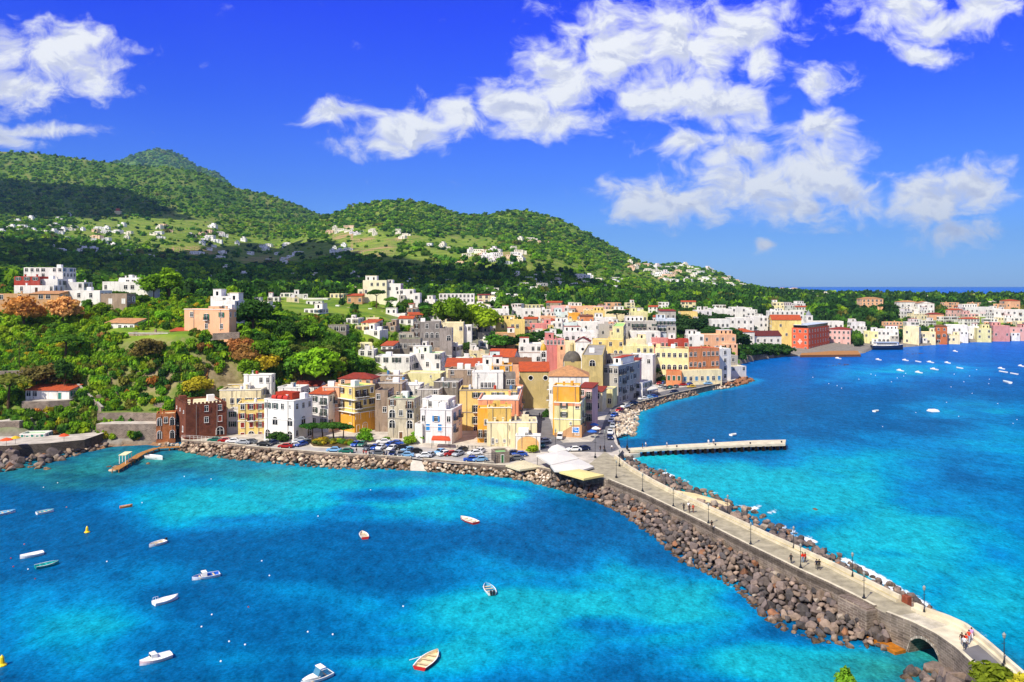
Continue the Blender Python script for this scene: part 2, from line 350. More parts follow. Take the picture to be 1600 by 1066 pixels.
def hill_z(h, px, Y):
    Y0, Y1, fy, rid = h
    ry = np.interp(px, [a for a, b in rid], [b for a, b in rid])
    s = (Y-Y0)/(Y1-Y0); sc = np.clip(s, 0, 1)
    X = (px-CX)/F*Y
    fy = HZ+(CH-base_z(px, np.full(np.shape(px), float(Y0))))*F/Y0-1.0 if Y1 < 4000 else fy
    amp = np.clip(np.minimum(sc*5, 1), 0, 1)*np.clip((440-ry)/60, 0, 1)
    wob = (fbm(X/520+3, Y/620, 4, 11)-.5)*np.clip(1-sc, .0, 1)*170+(fbm(X/150, Y/190, 3, 5)-.5)*(30 if Y1 < 4000 else 60)
    p = sc**(1.0 if Y1 > 3000 else .92)
    ys = fy+(np.minimum(ry, fy+30)-fy)*p
    z = CH-(ys-HZ)/F*Y+wob*amp*(1-.6*sc)*.8
    if Y1 > 4000: z = np.where(ry > 322, -50, z)
    z = np.where(s > 1, (CH-(ry-HZ)/F*Y1)-(s-1)*(Y1-Y0)*.45, z)
    if Y1 > 4000: z = np.where(ry > 322, -50, z)
    return np.where(s < 0, -50, z)
def G(X, Y, land=True):
    X = np.asarray(X, float); Y = np.asarray(Y, float); px = X/Y*F+CX
    z = base_z(px, Y)
    z = z+(fbm(X/22, Y/22, 3, 2)-.5)*np.clip((z-4)/10, 0, 1)*3
    for h in HILLS: z = np.maximum(z, hill_z(h, px, Y))
    if land: z = np.where(inpoly(X, Y, LAND), z, -4)
    return z
HY = np.exp(np.linspace(math.log(150), math.log(7000), 2600))
def hit(px, py, ymin=0):
    """the ground point seen at a photograph pixel"""
    Yr = HY[HY >= ymin]; X = (px-CX)/F*Yr; zr = CH-(py-HZ)/F*Yr
    g = G(X, Yr); k = np.nonzero(g >= zr)[0]
    if len(k) == 0: return None
    k = k[0]; return Vector((X[k], Yr[k], g[k]))
def gz(x, y): return float(G(np.array([x]), np.array([y]))[0])
def ell(px, py, L):
    r = np.zeros(np.shape(px))
    for (a, b, rx, ry) in L: r = np.maximum(r, 1-np.hypot((px-a)/rx, (py-b)/ry))
    return r
VINE = [(200, 362, 130, 26), (330, 385, 120, 18), (420, 398, 120, 16), (480, 385, 80, 16), (270, 352, 80, 20), (560, 378, 60, 26), (660, 398, 80, 24), (760, 405, 110, 24), (720, 380, 60, 14), (860, 415, 90, 16), (960, 430, 60, 12), (1060, 436, 60, 14)]
TANP = [(583, 386, 42, 20), (300, 392, 60, 9), (640, 375, 30, 8), (790, 400, 40, 7), (540, 370, 25, 8), (420, 405, 50, 6)]
# terrain mesh
def terrain():
    pxs = np.arange(-320, 1960, 4.0); Ys = np.exp(np.linspace(math.log(196), math.log(2300), 300))
    PX, YY = np.meshgrid(pxs, Ys); X = (PX-CX)/F*YY; Z = G(X, YY)
    zb = base_z(PX, YY)
    cover = np.clip((zb-np.where(PX < 300, 3.5, 7))/4, 0, 1)
    town = np.clip((PX-600)/60, 0, 1)*np.clip((680-YY)/80, 0, 1)*np.clip((1330-PX)/60, 0, 1)
    cover = cover*(1-town*.85)
    dr = np.gradient(Z, axis=0)/np.gradient(YY, axis=0); steep = np.clip((np.abs(dr)-.55)/.5, 0, 1)
    idx = np.arange(PX.size).reshape(PX.shape)
    Fq = np.stack([idx[:-1, :-1], idx[:-1, 1:], idx[1:, 1:], idx[1:, :-1]], -1).reshape(-1, 4)
    Fq = Fq[(Z.ravel()[Fq] > -3.5).any(1)]
    V = np.stack([X, YY, Z], -1).reshape(-1, 3)
    m, n = newmat('ground_cover'); g = n.add('ShaderNodeNewGeometry').outputs['Position']
    cv = n.add('ShaderNodeAttribute', attribute_name='cover').outputs['Fac']; st = n.add('ShaderNodeAttribute', attribute_name='steep').outputs['Fac']
    a = n.noise(g, .06, 4); b = n.noise(g, .4, 4, .65)
    grass = n.mix(n.rng(a, .4, .62), (.10, .19, .015), (.23, .31, .03)); grass = n.mix(n.rng(b, .55, .7, 0, .7), grass, (.20, .17, .06))
    earth = n.mix(n.rng(b, .35, .65), (.13, .085, .05), (.30, .22, .14)); pave = n.mix(n.rng(b, .3, .7), (.17, .15, .125), (.30, .27, .23))
    col = n.mix(cv, pave, grass); col = n.mix(n.m('MULTIPLY', st, n.rng(a, .4, .6, .35, .9)), col, earth)
    finish(n, col, .95, .1, n.bump(b, .6, .5))
    me = np_mesh('terrain', V, Fq, m, {'cover': cover.ravel(), 'steep': steep.ravel()}, True)
    tag(link(bpy.data.objects.new('terrain', me)), kind='structure')
terrain()
def hillmesh(h, name, p0, p1, step, rows, far):
    pxs = np.arange(p0, p1, step); t = np.linspace(0, 1.25, rows); Ys = h[0]+(h[1]-h[0])*t
    PX, YY = np.meshgrid(pxs, Ys); X = (PX-CX)/F*YY; Z = hill_z(h, PX, YY)
    idx = np.arange(PX.size).reshape(PX.shape); Fq = np.stack([idx[:-1, :-1], idx[:-1, 1:], idx[1:, 1:], idx[1:, :-1]], -1).reshape(-1, 4)
    Fq = Fq[(Z.ravel()[Fq] > -60).any(1)]
    PY = HZ-(Z-CH)/YY*F
    wob = (fbm(PX/14, PY/7, 3, 8)-.5)*.9
    vine = np.clip(ell(PX, PY, VINE)*2.4+wob, 0, 1); tan = np.clip(ell(PX, PY, TANP)*3+wob, 0, 1)
    m, n = newmat(name+'_cover'); g = n.add('ShaderNodeNewGeometry').outputs['Position']
    vi = n.add('ShaderNodeAttribute', attribute_name='vine').outputs['Fac']; ta = n.add('ShaderNodeAttribute', attribute_name='tan').outputs['Fac']
    a = n.noise(g, .004 if not far else .003, 5, .6); b = n.noise(g, .03, 4, .7)
    wood = n.mix(n.rng(a, .38, .62), (.05, .115, .014), (.12, .20, .02)); wood = n.mix(n.rng(b, .5, .72, 0, .6), wood, (.16, .24, .03))
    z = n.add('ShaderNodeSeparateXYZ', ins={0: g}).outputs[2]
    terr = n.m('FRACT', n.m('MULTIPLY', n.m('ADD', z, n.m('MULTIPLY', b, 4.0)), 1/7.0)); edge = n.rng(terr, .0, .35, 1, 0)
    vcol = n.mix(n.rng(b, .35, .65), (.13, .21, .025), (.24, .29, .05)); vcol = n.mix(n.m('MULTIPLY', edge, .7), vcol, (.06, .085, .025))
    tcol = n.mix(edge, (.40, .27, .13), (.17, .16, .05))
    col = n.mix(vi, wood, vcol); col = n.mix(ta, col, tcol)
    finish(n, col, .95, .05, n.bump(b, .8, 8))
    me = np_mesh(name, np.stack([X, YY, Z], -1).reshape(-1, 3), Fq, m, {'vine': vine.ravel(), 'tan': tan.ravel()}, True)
    tag(link(bpy.data.objects.new(name, me)), kind='structure')
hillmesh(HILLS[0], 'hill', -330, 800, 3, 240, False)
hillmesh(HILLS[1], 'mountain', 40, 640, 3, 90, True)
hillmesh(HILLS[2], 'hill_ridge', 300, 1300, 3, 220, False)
# ------------------------------------------------------------------ sea
SANDY = [(330, 790, 170, 50, .8), (470, 760, 150, 45, 1.0), (640, 775, 190, 42, .8), (690, 800, 130, 40, .6), (780, 770, 60, 20, .8), (120, 980, 190, 90, .55), (250, 900, 120, 40, .35), (820, 950, 260, 90, .72), (960, 940, 190, 90, .7), (700, 1020, 240, 60, .65), (1060, 960, 130, 80, .75), (1240, 1040, 220, 40, .9), (590, 960, 190, 40, .5), (360, 1040, 90, 40, .4), (400, 830, 90, 25, .4), (470, 925, 150, 25, .3), (870, 870, 60, 16, .35),
  (1120, 750, 150, 36, 1.0), (1250, 770, 200, 60, .85), (1400, 850, 230, 110, .75), (1560, 930, 200, 130, .6), (1040, 722, 70, 16, .9), (1330, 730, 190, 50, .6), (1350, 590, 110, 20, .4), (1420, 580, 160, 14, .55), (1520, 640, 150, 22, .45), (1460, 700, 240, 30, .35), (1580, 700, 150, 60, .45), (1250, 660, 140, 12, .2)]
WEED = [(600, 772, 110, 12, .8), (560, 795, 60, 10, .5), (700, 840, 160, 22, .8), (860, 850, 110, 45, .85), (520, 860, 230, 35, .7), (330, 850, 110, 30, .6), (650, 905, 150, 22, .75), (420, 960, 170, 25, .65), (250, 1010, 120, 25, .5), (560, 1015, 110, 12, .55), (620, 1000, 80, 10, .45), (940, 975, 70, 16, .5), (1000, 985, 90, 12, .5), (820, 915, 130, 14, .5), (50, 790, 140, 40, .8), (330, 940, 120, 20, .6), (1010, 860, 60, 20, .6), (1150, 940, 50, 16, .5), (1230, 990, 60, 14, .4), (420, 1050, 160, 14, .5), (740, 830, 90, 16, .5), (360, 812, 90, 10, .5), (1450, 800, 60, 10, .3), (1380, 870, 60, 8, .25), (1300, 650, 200, 20, .3)]
GREENB = [(250, 720, 210, 24, 1.0), (100, 738, 190, 24, .9), (390, 738, 120, 16, .8), (540, 745, 140, 14, .45), (1460, 1040, 130, 40, 1.2), (1390, 1050, 130, 34, 1.0)]
def sealevel():
    a = np.exp(np.linspace(math.log(62), math.log(760), 330)); b = np.exp(np.linspace(math.log(780), math.log(18000), 60)); Ys = np.concatenate([a, b])
    pxs = np.concatenate([np.linspace(-2400, -250, 24), np.arange(-230, 1830, 5.0), np.linspace(1850, 4000, 24)])
    PX, YY = np.meshgrid(pxs, Ys); X = (PX-CX)/F*YY; PY = HZ+CH/YY*F
    wx = (fbm(X/16, YY/22, 4, 3)-.5)*34; wy = (fbm(X/14+9, YY/18, 4, 4)-.5)*20
    def acc(L):
        r = np.zeros(PX.shape)
        for (p, q, rx, ry, k) in L:
            dd = np.hypot((PX+wx-p)/rx, (PY+wy-q)/ry); r = np.maximum(r, k*np.clip(1.25-dd, 0, 1)**.8)
        return r
    sand = acc(SANDY); weed = acc(WEED); green = acc(GREENB)
    sand = np.clip(sand*1.2*(1-.9*weed)+(fbm(X/9, YY/13, 4, 7)-.5)*.42, 0, 1); sand = np.clip((sand-.12)/.76, 0, 1); sand = .45*sand+.55*sand*sand*(3-2*sand)
    for L_, k in (([P2(sea(*p)) for p in SHL[9:]], 9), ([P2(sea(*p)) for p in SHR[3:18]], 7)):
        dd = pdist(X, YY, L_); sand = np.maximum(sand, np.clip(1-dd/k, 0, 1)*.75)
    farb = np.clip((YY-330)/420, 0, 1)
    idx = np.arange(PX.size).reshape(PX.shape); Fq = np.stack([idx[:-1, :-1], idx[:-1, 1:], idx[1:, 1:], idx[1:, :-1]], -1).reshape(-1, 4)
    m, n = newmat('sea_water'); g = n.add('ShaderNodeNewGeometry').outputs['Position']
    sa = n.add('ShaderNodeAttribute', attribute_name='sand').outputs['Fac']; gr = n.add('ShaderNodeAttribute', attribute_name='green').outputs['Fac']; fa = n.add('ShaderNodeAttribute', attribute_name='far').outputs['Fac']
    p3 = n.noise(g, .09, 5, .65); sa2 = n.m('ADD', sa, n.m('MULTIPLY', n.m('SUBTRACT', p3, .5), .35))
    col = n.ramp(sa2, [(0.0, (.001, .085, .215)), (.18, (.001, .115, .27)), (.42, (.001, .17, .36)), (.72, (.001, .235, .37)), (1.0, (.006, .32, .38))])
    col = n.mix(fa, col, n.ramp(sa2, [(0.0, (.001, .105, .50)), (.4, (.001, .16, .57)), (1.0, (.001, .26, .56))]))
    col = n.mix(n.m('MULTIPLY', gr, .85), col, n.mix(n.rng(p3, .4, .6), (.008, .10, .115), (.02, .23, .19)))
    mp = n.add('ShaderNodeMapping', ins={'Vector': g, 'Rotation': (0, 0, .35), 'Scale': (1, .55, 1)}).outputs[0]
    w1 = n.noise(mp, .55, 3, .6); w2 = n.noise(mp, 1.9, 3, .65); w3 = n.noise(mp, .07, 3, .6)
    h = n.m('ADD', n.m('ADD', n.m('MULTIPLY', w1, .5), n.m('MULTIPLY', w2, .22)), n.m('MULTIPLY', w3, .8))
    # light and dark of the small waves, painted into the water colour
    col = n.mix(1.0, col, n.rng(n.m('ADD', w1, n.m('MULTIPLY', w2, .9)), .66, 1.22, .6, 1.42), 'MULTIPLY')
    col = n.mix(1.0, col, n.rng(w3, .3, .7, .86, 1.14), 'MULTIPLY')
    mp4 = n.add('ShaderNodeMapping', ins={'Vector': g, 'Rotation': (0, 0, .25), 'Scale': (.55, 1.1, 1)}).outputs[0]; w4 = n.noise(mp4, 3.0, 4, .75)
    col = n.mix(1.0, col, n.rng(w4, .32, .68, .72, 1.30), 'MULTIPLY')  # finer elongated ripple highlights, also painted into the colour
    # foam: broken caps on the open side and surf along the stones
    fo = n.add('ShaderNodeAttribute', attribute_name='foam').outputs['Fac']
    fn = n.noise(mp, 1.1, 5, .75); caps = n.rng(n.m('ADD', fn, n.m('MULTIPLY', w3, .35)), .925, .97)
    surf = n.rng(n.m('ADD', n.m('MULTIPLY', fo, .62), fn), .83, 1.0)
    foam = n.m('MAXIMUM', n.m('MULTIPLY', caps, .65), surf)
    col = n.mix(foam, col, (.78, .82, .84))
    nb = n.bump(h, .55, .55); df = n.add('ShaderNodeBsdfDiffuse', ins={'Color': col}); n.l.new(nb, df.inputs['Normal'])
    gl = n.add('ShaderNodeBsdfGlossy', ins={'Color': (.6, .88, 1.0), 'Roughness': .22}); n.l.new(nb, gl.inputs['Normal'])
    fz = n.add('ShaderNodeFresnel', ins={'IOR': 1.33}); n.l.new(nb, fz.inputs['Normal'])
    mx = n.add('ShaderNodeMixShader', ins={0: n.m('MULTIPLY', n.rng(fz.outputs[0], .02, .8, .015, .17), n.m('SUBTRACT', 1.0, foam))}); n.l.new(df.outputs[0], mx.inputs[1]); n.l.new(gl.outputs[0], mx.inputs[2])
    n.l.new(mx.outputs[0], n.add('ShaderNodeOutputMaterial').inputs[0])
    right = [P2(sea(*p)) for p in RWL]; foam = np.clip(1-pdist(X, YY, right)/2.6, 0, 1)
    foam = np.maximum(foam, np.clip(1-np.hypot((PX-1185)/42, (PY-797)/13), 0, 1)*1.3)
    foam = np.maximum(foam, .45*np.clip(1-pdist(X, YY, [P2(sea(*p)) for p in SHR])/2.5, 0, 1))
    foam = np.maximum(foam, .38*np.clip(1-pdist(X, YY, [P2(sea(*p)) for p in LWL])/1.8, 0, 1))
    foam = np.maximum(foam, np.clip(1-np.hypot((PX-1395)/30, (PY-1016)/8), 0, 1)*.9)
    foam = foam*np.clip((fbm(X/4.5, YY/6, 3, 17)-.36)*4.5, .12, 1.25)
    V = np.stack([X, YY, np.zeros_like(X)], -1).reshape(-1, 3)
    me = np_mesh('sea', V, Fq, m, {'sand': sand.ravel(), 'green': np.clip(green, 0, 1).ravel(), 'far': farb.ravel(), 'foam': foam.ravel()})
    tag(link(bpy.data.objects.new('sea', me)), kind='structure')
RWL = [(975, 708), (1000, 722), (1050, 745), (1100, 763), (1140, 782), (1190, 806), (1240, 832), (1310, 868), (1360, 896), (1410, 926), (1462, 956), (1512, 986), (1570, 1030), (1630, 1085)]
LWL = [(668, 738), (716, 741), (780, 745.5), (820, 752), (860, 762), (894, 772), (944, 790), (969, 802), (996, 823), (1018, 838), (1042, 857), (1065, 880), (1110, 900), (1150, 922), (1185, 958), (1210, 978), (1290, 1008), (1340, 1010), (1390, 1016)]
sealevel()
# ------------------------------------------------------------------ leafy things
def ico(sub):
    bm = bmesh.new(); bmesh.ops.create_icosphere(bm, subdivisions=sub, radius=1); v = np.array([q.co[:] for q in bm.verts]); f = np.array([[q.index for q in p.verts] for p in bm.faces]); bm.free(); return v, f
ICO1 = ico(1); ICO2 = ico(2); ICO3 = ico(3)
def leafcloud(rng, lumps, n, size, core=.72):
    """lumps: (x,y,z,rx,ry,rz); quads on the lumps' skins, plus a small dark core in each"""
    L = np.array(lumps, float); ar = (L[:, 3]*L[:, 4]+L[:, 3]*L[:, 5]+L[:, 4]*L[:, 5]); k = rng.choice(len(L), n, p=ar/ar.sum())
    d = rng.normal(size=(n, 3)); d /= np.linalg.norm(d, axis=1)[:, None]; d[:, 2] = np.where(d[:, 2] < -.45, -d[:, 2], d[:, 2])
    rr = rng.uniform(.74, 1.12, n)
    c = L[k, :3]+d*L[k, 3:]*rr[:, None]
    nn = d+rng.normal(size=(n, 3))*.55; nn /= np.linalg.norm(nn, axis=1)[:, None]
    a = np.cross(nn, rng.normal(size=(n, 3))); a /= np.linalg.norm(a, axis=1)[:, None]; b = np.cross(nn, a)
    s = size*rng.uniform(.6, 1.3, n)[:, None]
    q = np.stack([c-a*s*.9-b*s*.5, c+a*s*.25-b*s*.75, c+a*s-b*s*.1+nn*s*.2, c-a*s*.1+b*s*.8], 1)
    lt = rng.uniform(.25, .75, len(L))
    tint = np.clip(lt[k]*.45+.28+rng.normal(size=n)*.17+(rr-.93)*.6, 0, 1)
    V = q.reshape(-1, 3); T = np.repeat(tint, 4); Fq = np.arange(n*4).reshape(n, 4)
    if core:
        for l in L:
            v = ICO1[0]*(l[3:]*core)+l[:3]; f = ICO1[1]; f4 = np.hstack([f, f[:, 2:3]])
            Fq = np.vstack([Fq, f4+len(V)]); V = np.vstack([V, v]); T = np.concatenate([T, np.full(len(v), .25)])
    return V, Fq, T
def tri_fix(F4):
    return F4
def crown_mesh(name, V, Fq, T, mat):
    me = bpy.data.meshes.new(name); fs = [tuple(f) if f[2] != f[3] else tuple(f[:3]) for f in Fq.tolist()]
    me.from_pydata(V.tolist(), [], fs); a = me.attributes.new('tint', 'FLOAT', 'POINT'); a.data.foreach_set('value', T.astype(np.float32)); me.materials.append(mat); me.update(); return me
def lumps_round(rng, h, r, k=9):
    L = [(0, 0, h*.62, r*.72, r*.72, h*.28)]
    for i in range(k):
        t = 2*math.pi*i/k+rng.uniform(-.4, .4); q = rng.uniform(.45, .72)*r; z = h*rng.uniform(.42, .82); s = r*rng.uniform(.34, .52)
        L.append((math.cos(t)*q, math.sin(t)*q, z, s, s, s*.85))
    L.append((rng.uniform(-.2, .2)*r, rng.uniform(-.2, .2)*r, h*.86, r*.45, r*.45, h*.14)); return L
def lumps_pine(rng, h, r, k=10):
    L = []
    for i in range(k):
        t = 2*math.pi*i/k+rng.uniform(-.4, .4); q = rng.uniform(.25, .75)*r; s = r*rng.uniform(.3, .42)
        L.append((math.cos(t)*q, math.sin(t)*q, h*rng.uniform(.80, .88), s, s, h*.085))
    L.append((0, 0, h*.9, r*.5, r*.5, h*.1)); return L
def lumps_bush(rng, h, r, k=6):
    L = [(0, 0, h*.4, r*.7, r*.7, h*.5)]
    for i in range(k):
        t = 2*math.pi*i/k+rng.uniform(-.5, .5); q = rng.uniform(.4, .75)*r; s = r*rng.uniform(.3, .5); L.append((math.cos(t)*q, math.sin(t)*q, h*rng.uniform(.25, .6), s, s, s*.8))
    return L
def trunk_mesh(kind, h, rng):
    b = MB(); r = .035*h
    if kind == 'pine':
        lean = rng.uniform(-.06, .06)*h; m = (lean*.5, lean*.2, h*.45); t = (lean, lean*.3, h*.72)
        b.tube((0, 0, -1.5), m, r, r*.75, 7); b.tube(m, t, r*.75, r*.5, 7)
        for i in range(5):
            a = i*1.26+rng.uniform(-.3, .3); b.tube((t[0]*.9, t[1]*.9, h*.66), (math.cos(a)*h*.26, math.sin(a)*h*.26, h*.83), r*.4, r*.15, 5)
    else:
        b.tube((0, 0, -1.5), (.02*h, 0, h*.35), r, r*.7, 7); b.tube((.02*h, 0, h*.35), (0, .02*h, h*.7), r*.7, r*.3, 7)
        for i in range(4):
            a = i*1.6+rng.uniform(-.4, .4); b.tube((.015*h, 0, h*.3), (math.cos(a)*h*.24, math.sin(a)*h*.24, h*.6), r*.45, r*.15, 5)
    return b.mesh('trunk', BARK)
CR = {}; TRK = {}
for kind, fn, nvar, hh, rr, nl, ls in (('round', lumps_round, 5, 8, 4, 1000, .42), ('pine', lumps_pine, 4, 10, 5, 1000, .42), ('bush', lumps_bush, 4, 3, 2.2, 420, .34), ('tall', lumps_round, 3, 11, 3.2, 1000, .42), ('cypress', None, 2, 10, 1.1, 500, .32)):
    for i in range(nvar):
        g = np.random.default_rng(100+i*7+len(kind))
        Lm = fn(g, hh, rr) if fn else [(0, 0, hh*(.12+.15*j), rr*(1.05-.15*abs(j-1.5)), rr*(1.05-.15*abs(j-1.5)), hh*.12) for j in range(6)]
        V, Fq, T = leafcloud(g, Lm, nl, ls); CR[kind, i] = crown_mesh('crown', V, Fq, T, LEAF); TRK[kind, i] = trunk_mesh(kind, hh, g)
NV = {'round': 5, 'pine': 4, 'bush': 4, 'tall': 3, 'cypress': 2}; BH = {'round': 8, 'pine': 10, 'bush': 3, 'tall': 11, 'cypress': 10}
KNAME = {'round': 'broadleaf_tree', 'pine': 'umbrella_pine', 'bush': 'bush', 'tall': 'broadleaf_tree', 'cypress': 'cypress_tree'}
GREEN = {'dark': (.026, .070, .012), 'mid': (.055, .130, .014), 'lime': (.15, .25, .012), 'bright': (.10, .20, .012), 'olive': (.10, .115, .02), 'rust': (.28, .12, .025), 'yellow': (.26, .21, .015), 'pine': (.02, .052, .014), 'red': (.28, .05, .02), 'brown': (.17, .10, .03)}
rnd = random.Random(5)
def tree(kind, loc, h, colr, label, group=None, wide=1.0):
    i = rnd.randrange(NV[kind]); s = h/BH[kind]
    t = empty(KNAME[kind], loc, rnd.uniform(0, 6.28), label, 'bush' if kind == 'bush' else 'tree', group); t.scale = (s*wide, s*wide, s)
    c = GREEN[colr] if isinstance(colr, str) else colr; k = rnd.uniform(.8, 1.22); c = (c[0]*k*rnd.uniform(.85, 1.2), c[1]*k, c[2]*k)
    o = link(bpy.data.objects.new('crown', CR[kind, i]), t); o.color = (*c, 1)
    if kind != 'bush': link(bpy.data.objects.new('trunk', TRK[kind, i]), t)
    return t
def tree_px(kind, px, pybase, hpx, colr, label, group=None, wide=1.0, Y=None):
    p = hit(px, pybase) if Y is None else None
    if p is None:
        Y = Y or 400; x = (px-CX)/F*Y; p = Vector((x, Y, gz(x, Y)))
    return tree(kind, p-Vector((0, 0, .3)), hpx/F*p.y, colr, label, group, wide)
def mass(name, pts, cols, radii, rng, per, size, label, cat, flat=.8, core=.75, lum=3):
    """one uncountable mass of foliage: clumps of leaves at pts"""
    Vs = []; Fs = []; Ts = []; Cs = []; off = 0
    base = [leafcloud(rng, [(0, 0, .45, .75, .75, .55)]+[(math.cos(t)*.5, math.sin(t)*.5, rng.uniform(.3, .75), .5, .5, .42) for t in rng.uniform(0, 6.28, lum)], per, size, core) for _ in range(6)]
    for p, c, r in zip(pts, cols, radii):
        V, Fq, T = base[rng.integers(6)]; a = rng.uniform(0, 6.28); ca, sa = math.cos(a), math.sin(a)
        W = np.stack([(V[:, 0]*ca-V[:, 1]*sa)*r, (V[:, 0]*sa+V[:, 1]*ca)*r, V[:, 2]*r*2*flat-.12*r], 1)+np.array(p)
        Vs.append(W); Fs.append(Fq+off); Ts.append(T); Cs.append(np.tile(c, (len(V), 1))); off += len(V)
    V = np.vstack(Vs); Fq = np.vstack(Fs); q = Fq[Fq[:, 2] != Fq[:, 3]]; t = Fq[Fq[:, 2] == Fq[:, 3]][:, :3]
    if len(t): q = np.vstack([q, np.hstack([t, t[:, 2:3]])]) if False else q
    # triangles (cores) are appended as two-triangle-free quads through a midpoint-free fan: keep them in a second list
    me = bpy.data.meshes.new(name); nq, nt = len(q), len(t)
    me.vertices.add(len(V)); me.vertices.foreach_set('co', V.astype(np.float32).ravel())
    li = np.concatenate([q.ravel(), t.ravel()]).astype(np.int32); me.loops.add(len(li)); me.loops.foreach_set('vertex_index', li)
    me.polygons.add(nq+nt); me.polygons.foreach_set('loop_start', np.concatenate([np.arange(nq)*4, nq*4+np.arange(nt)*3]).astype(np.int32))
    me.polygons.foreach_set('loop_total', np.concatenate([np.full(nq, 4), np.full(nt, 3)]).astype(np.int32))
    a = me.attributes.new('tint', 'FLOAT', 'POINT'); a.data.foreach_set('value', np.concatenate(Ts).astype(np.float32))
    C = np.vstack(Cs); C = np.hstack([C, np.ones((len(C), 1))]); a = me.attributes.new('col', 'FLOAT_COLOR', 'POINT'); a.data.foreach_set('color', C.astype(np.float32).ravel())
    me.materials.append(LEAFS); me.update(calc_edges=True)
    return tag(link(bpy.data.objects.new(name, me)), label, cat, None, 'stuff')
def scatter_px(rng, n, poly, colf, rpx, ymin=0, avoid=None):
    """points seen inside a pixel polygon, on the ground"""
    xs = [p[0] for p in poly]; ys = [p[1] for p in poly]; out = []
    PXs = rng.uniform(min(xs), max(xs), n*4); PYs = rng.uniform(min(ys), max(ys), n*4); ok = inpoly(PXs, PYs, poly)
    for px, py in zip(PXs[ok][:n], PYs[ok][:n]):
        p = hit(px, py, ymin)
        if p is None: continue
        if avoid and avoid(px, py, p): continue
        out.append((px, py, p))
    return out
def pick(rng, table):
    ks = list(table); w = np.array([table[k] for k in ks], float); c = np.array(GREEN[ks[rng.choice(len(ks), p=w/w.sum())]]); k = rng.uniform(.75, 1.25); return c*k*np.array([rng.uniform(.85, 1.2), 1, 1])
# ------------------------------------------------------------------ boulders
def boulder_mesh(i):
    g = np.random.default_rng(50+i); bm = bmesh.new()
    pts = g.normal(size=(16, 3)); pts /= np.linalg.norm(pts, axis=1)[:, None]; pts *= np.array([1.15, .9, .75])*g.uniform(.85, 1.1, (16, 1))
    for p in pts: bm.verts.new(p)
    r = bmesh.ops.convex_hull(bm, input=bm.verts); bmesh.ops.delete(bm, geom=[v for v in bm.verts if not v.link_faces], context='VERTS')
    bmesh.ops.bevel(bm, geom=bm.edges[:], offset=.05, segments=1, affect='EDGES', clamp_overlap=True)
    bmesh.ops.triangulate(bm, faces=bm.faces[:]); me = bpy.data.meshes.new('boulder'); bm.to_mesh(me); bm.free(); me.materials.append(ROCK); return me
BLD = [boulder_mesh(i) for i in range(10)]
BV = []
for me in BLD:
    v = np.empty(len(me.vertices)*3, np.float32); me.vertices.foreach_get('co', v); BV.append((v.reshape(-1, 3), np.array([p.vertices[:] for p in me.polygons])))
BC = {'dark': [(.10, .08, .07), (.16, .12, .10), (.065, .057, .055), (.22, .16, .12), (.13, .10, .088)], 'tan': [(.36, .27, .18), (.30, .22, .15), (.45, .35, .24), (.22, .15, .10), (.16, .11, .08)], 'pale': [(.50, .42, .32), (.40, .32, .23), (.28, .21, .15), (.55, .47, .37)],
      'red': [(.24, .11, .055)], 'mix': [(.085, .068, .06), (.19, .14, .10), (.13, .10, .085), (.30, .22, .15)]}
ROCKLIST = []     # (loc, size, rot, colour, zone)
rr = np.random.default_rng(21)
def rockband(outer, inner, n, s0, s1, ztop, cols, zone, power=1.0):
    """rocks between a waterline polyline and a wall polyline, both in world coordinates"""
    def res(L, k):
        L = np.array(L, float); d = np.concatenate([[0], np.cumsum(np.hypot(*np.diff(L, axis=0).T))]); t = np.linspace(0, d[-1], k); return np.stack([np.interp(t, d, L[:, 0]), np.interp(t, d, L[:, 1])], 1)
    O = res(outer, 200); I = res(inner, 200); placed = []
    for k in range(n*6):
        if len(placed) >= n: break
        j = rr.uniform(0, 199); a = int(j); f = j-a; b = min(a+1, 199); o = O[a]*(1-f)+O[b]*f; q = I[a]*(1-f)+I[b]*f
        t = rr.uniform(0, 1)**power; p = o*(1-t)+q*t; s = rr.uniform(0, 1)**1.6*(s1-s0)+s0
        if any((p[0]-x)**2+(p[1]-y)**2 < ((s+z)*.62)**2 for x, y, z in placed[-1400:]): continue
        placed.append((p[0], p[1], s)); zz = -.25+t*ztop+rr.uniform(-.15, .25)
        c = np.array(BC[cols][rr.integers(len(BC[cols]))])*rr.uniform(.9, 1.5)
        if rr.uniform() < .05 and cols in ('dark', 'mix'): c = np.array(BC['red'][0])*rr.uniform(.7, 1.2)
        if rr.uniform() < .04 and cols == 'dark': c = np.array((.33, .27, .21))
        ROCKLIST.append(((p[0], p[1], zz), s, tuple(rr.uniform(0, 6.28, 3)*(.25, .25, 1)), tuple(c), zone))
def slope(name, outer, inner, z0, z1, c, mat=None):
    def res(L, k):
        L = np.array(L, float); d = np.concatenate([[0], np.cumsum(np.hypot(*np.diff(L, axis=0).T))]); t = np.linspace(0, d[-1], k); return np.stack([np.interp(t, d, L[:, 0]), np.interp(t, d, L[:, 1])], 1)
    O = res(outer, 120); I = res(inner, 120); b = MB()
    for k in range(119): b.poly([(*O[k], z0), (*O[k+1], z0), (*I[k+1], z1), (*I[k], z1)])
    tag(b.obj(name, mat or plain('rubble_ground', c, .95, .1, .4, 1.0)), kind='structure')
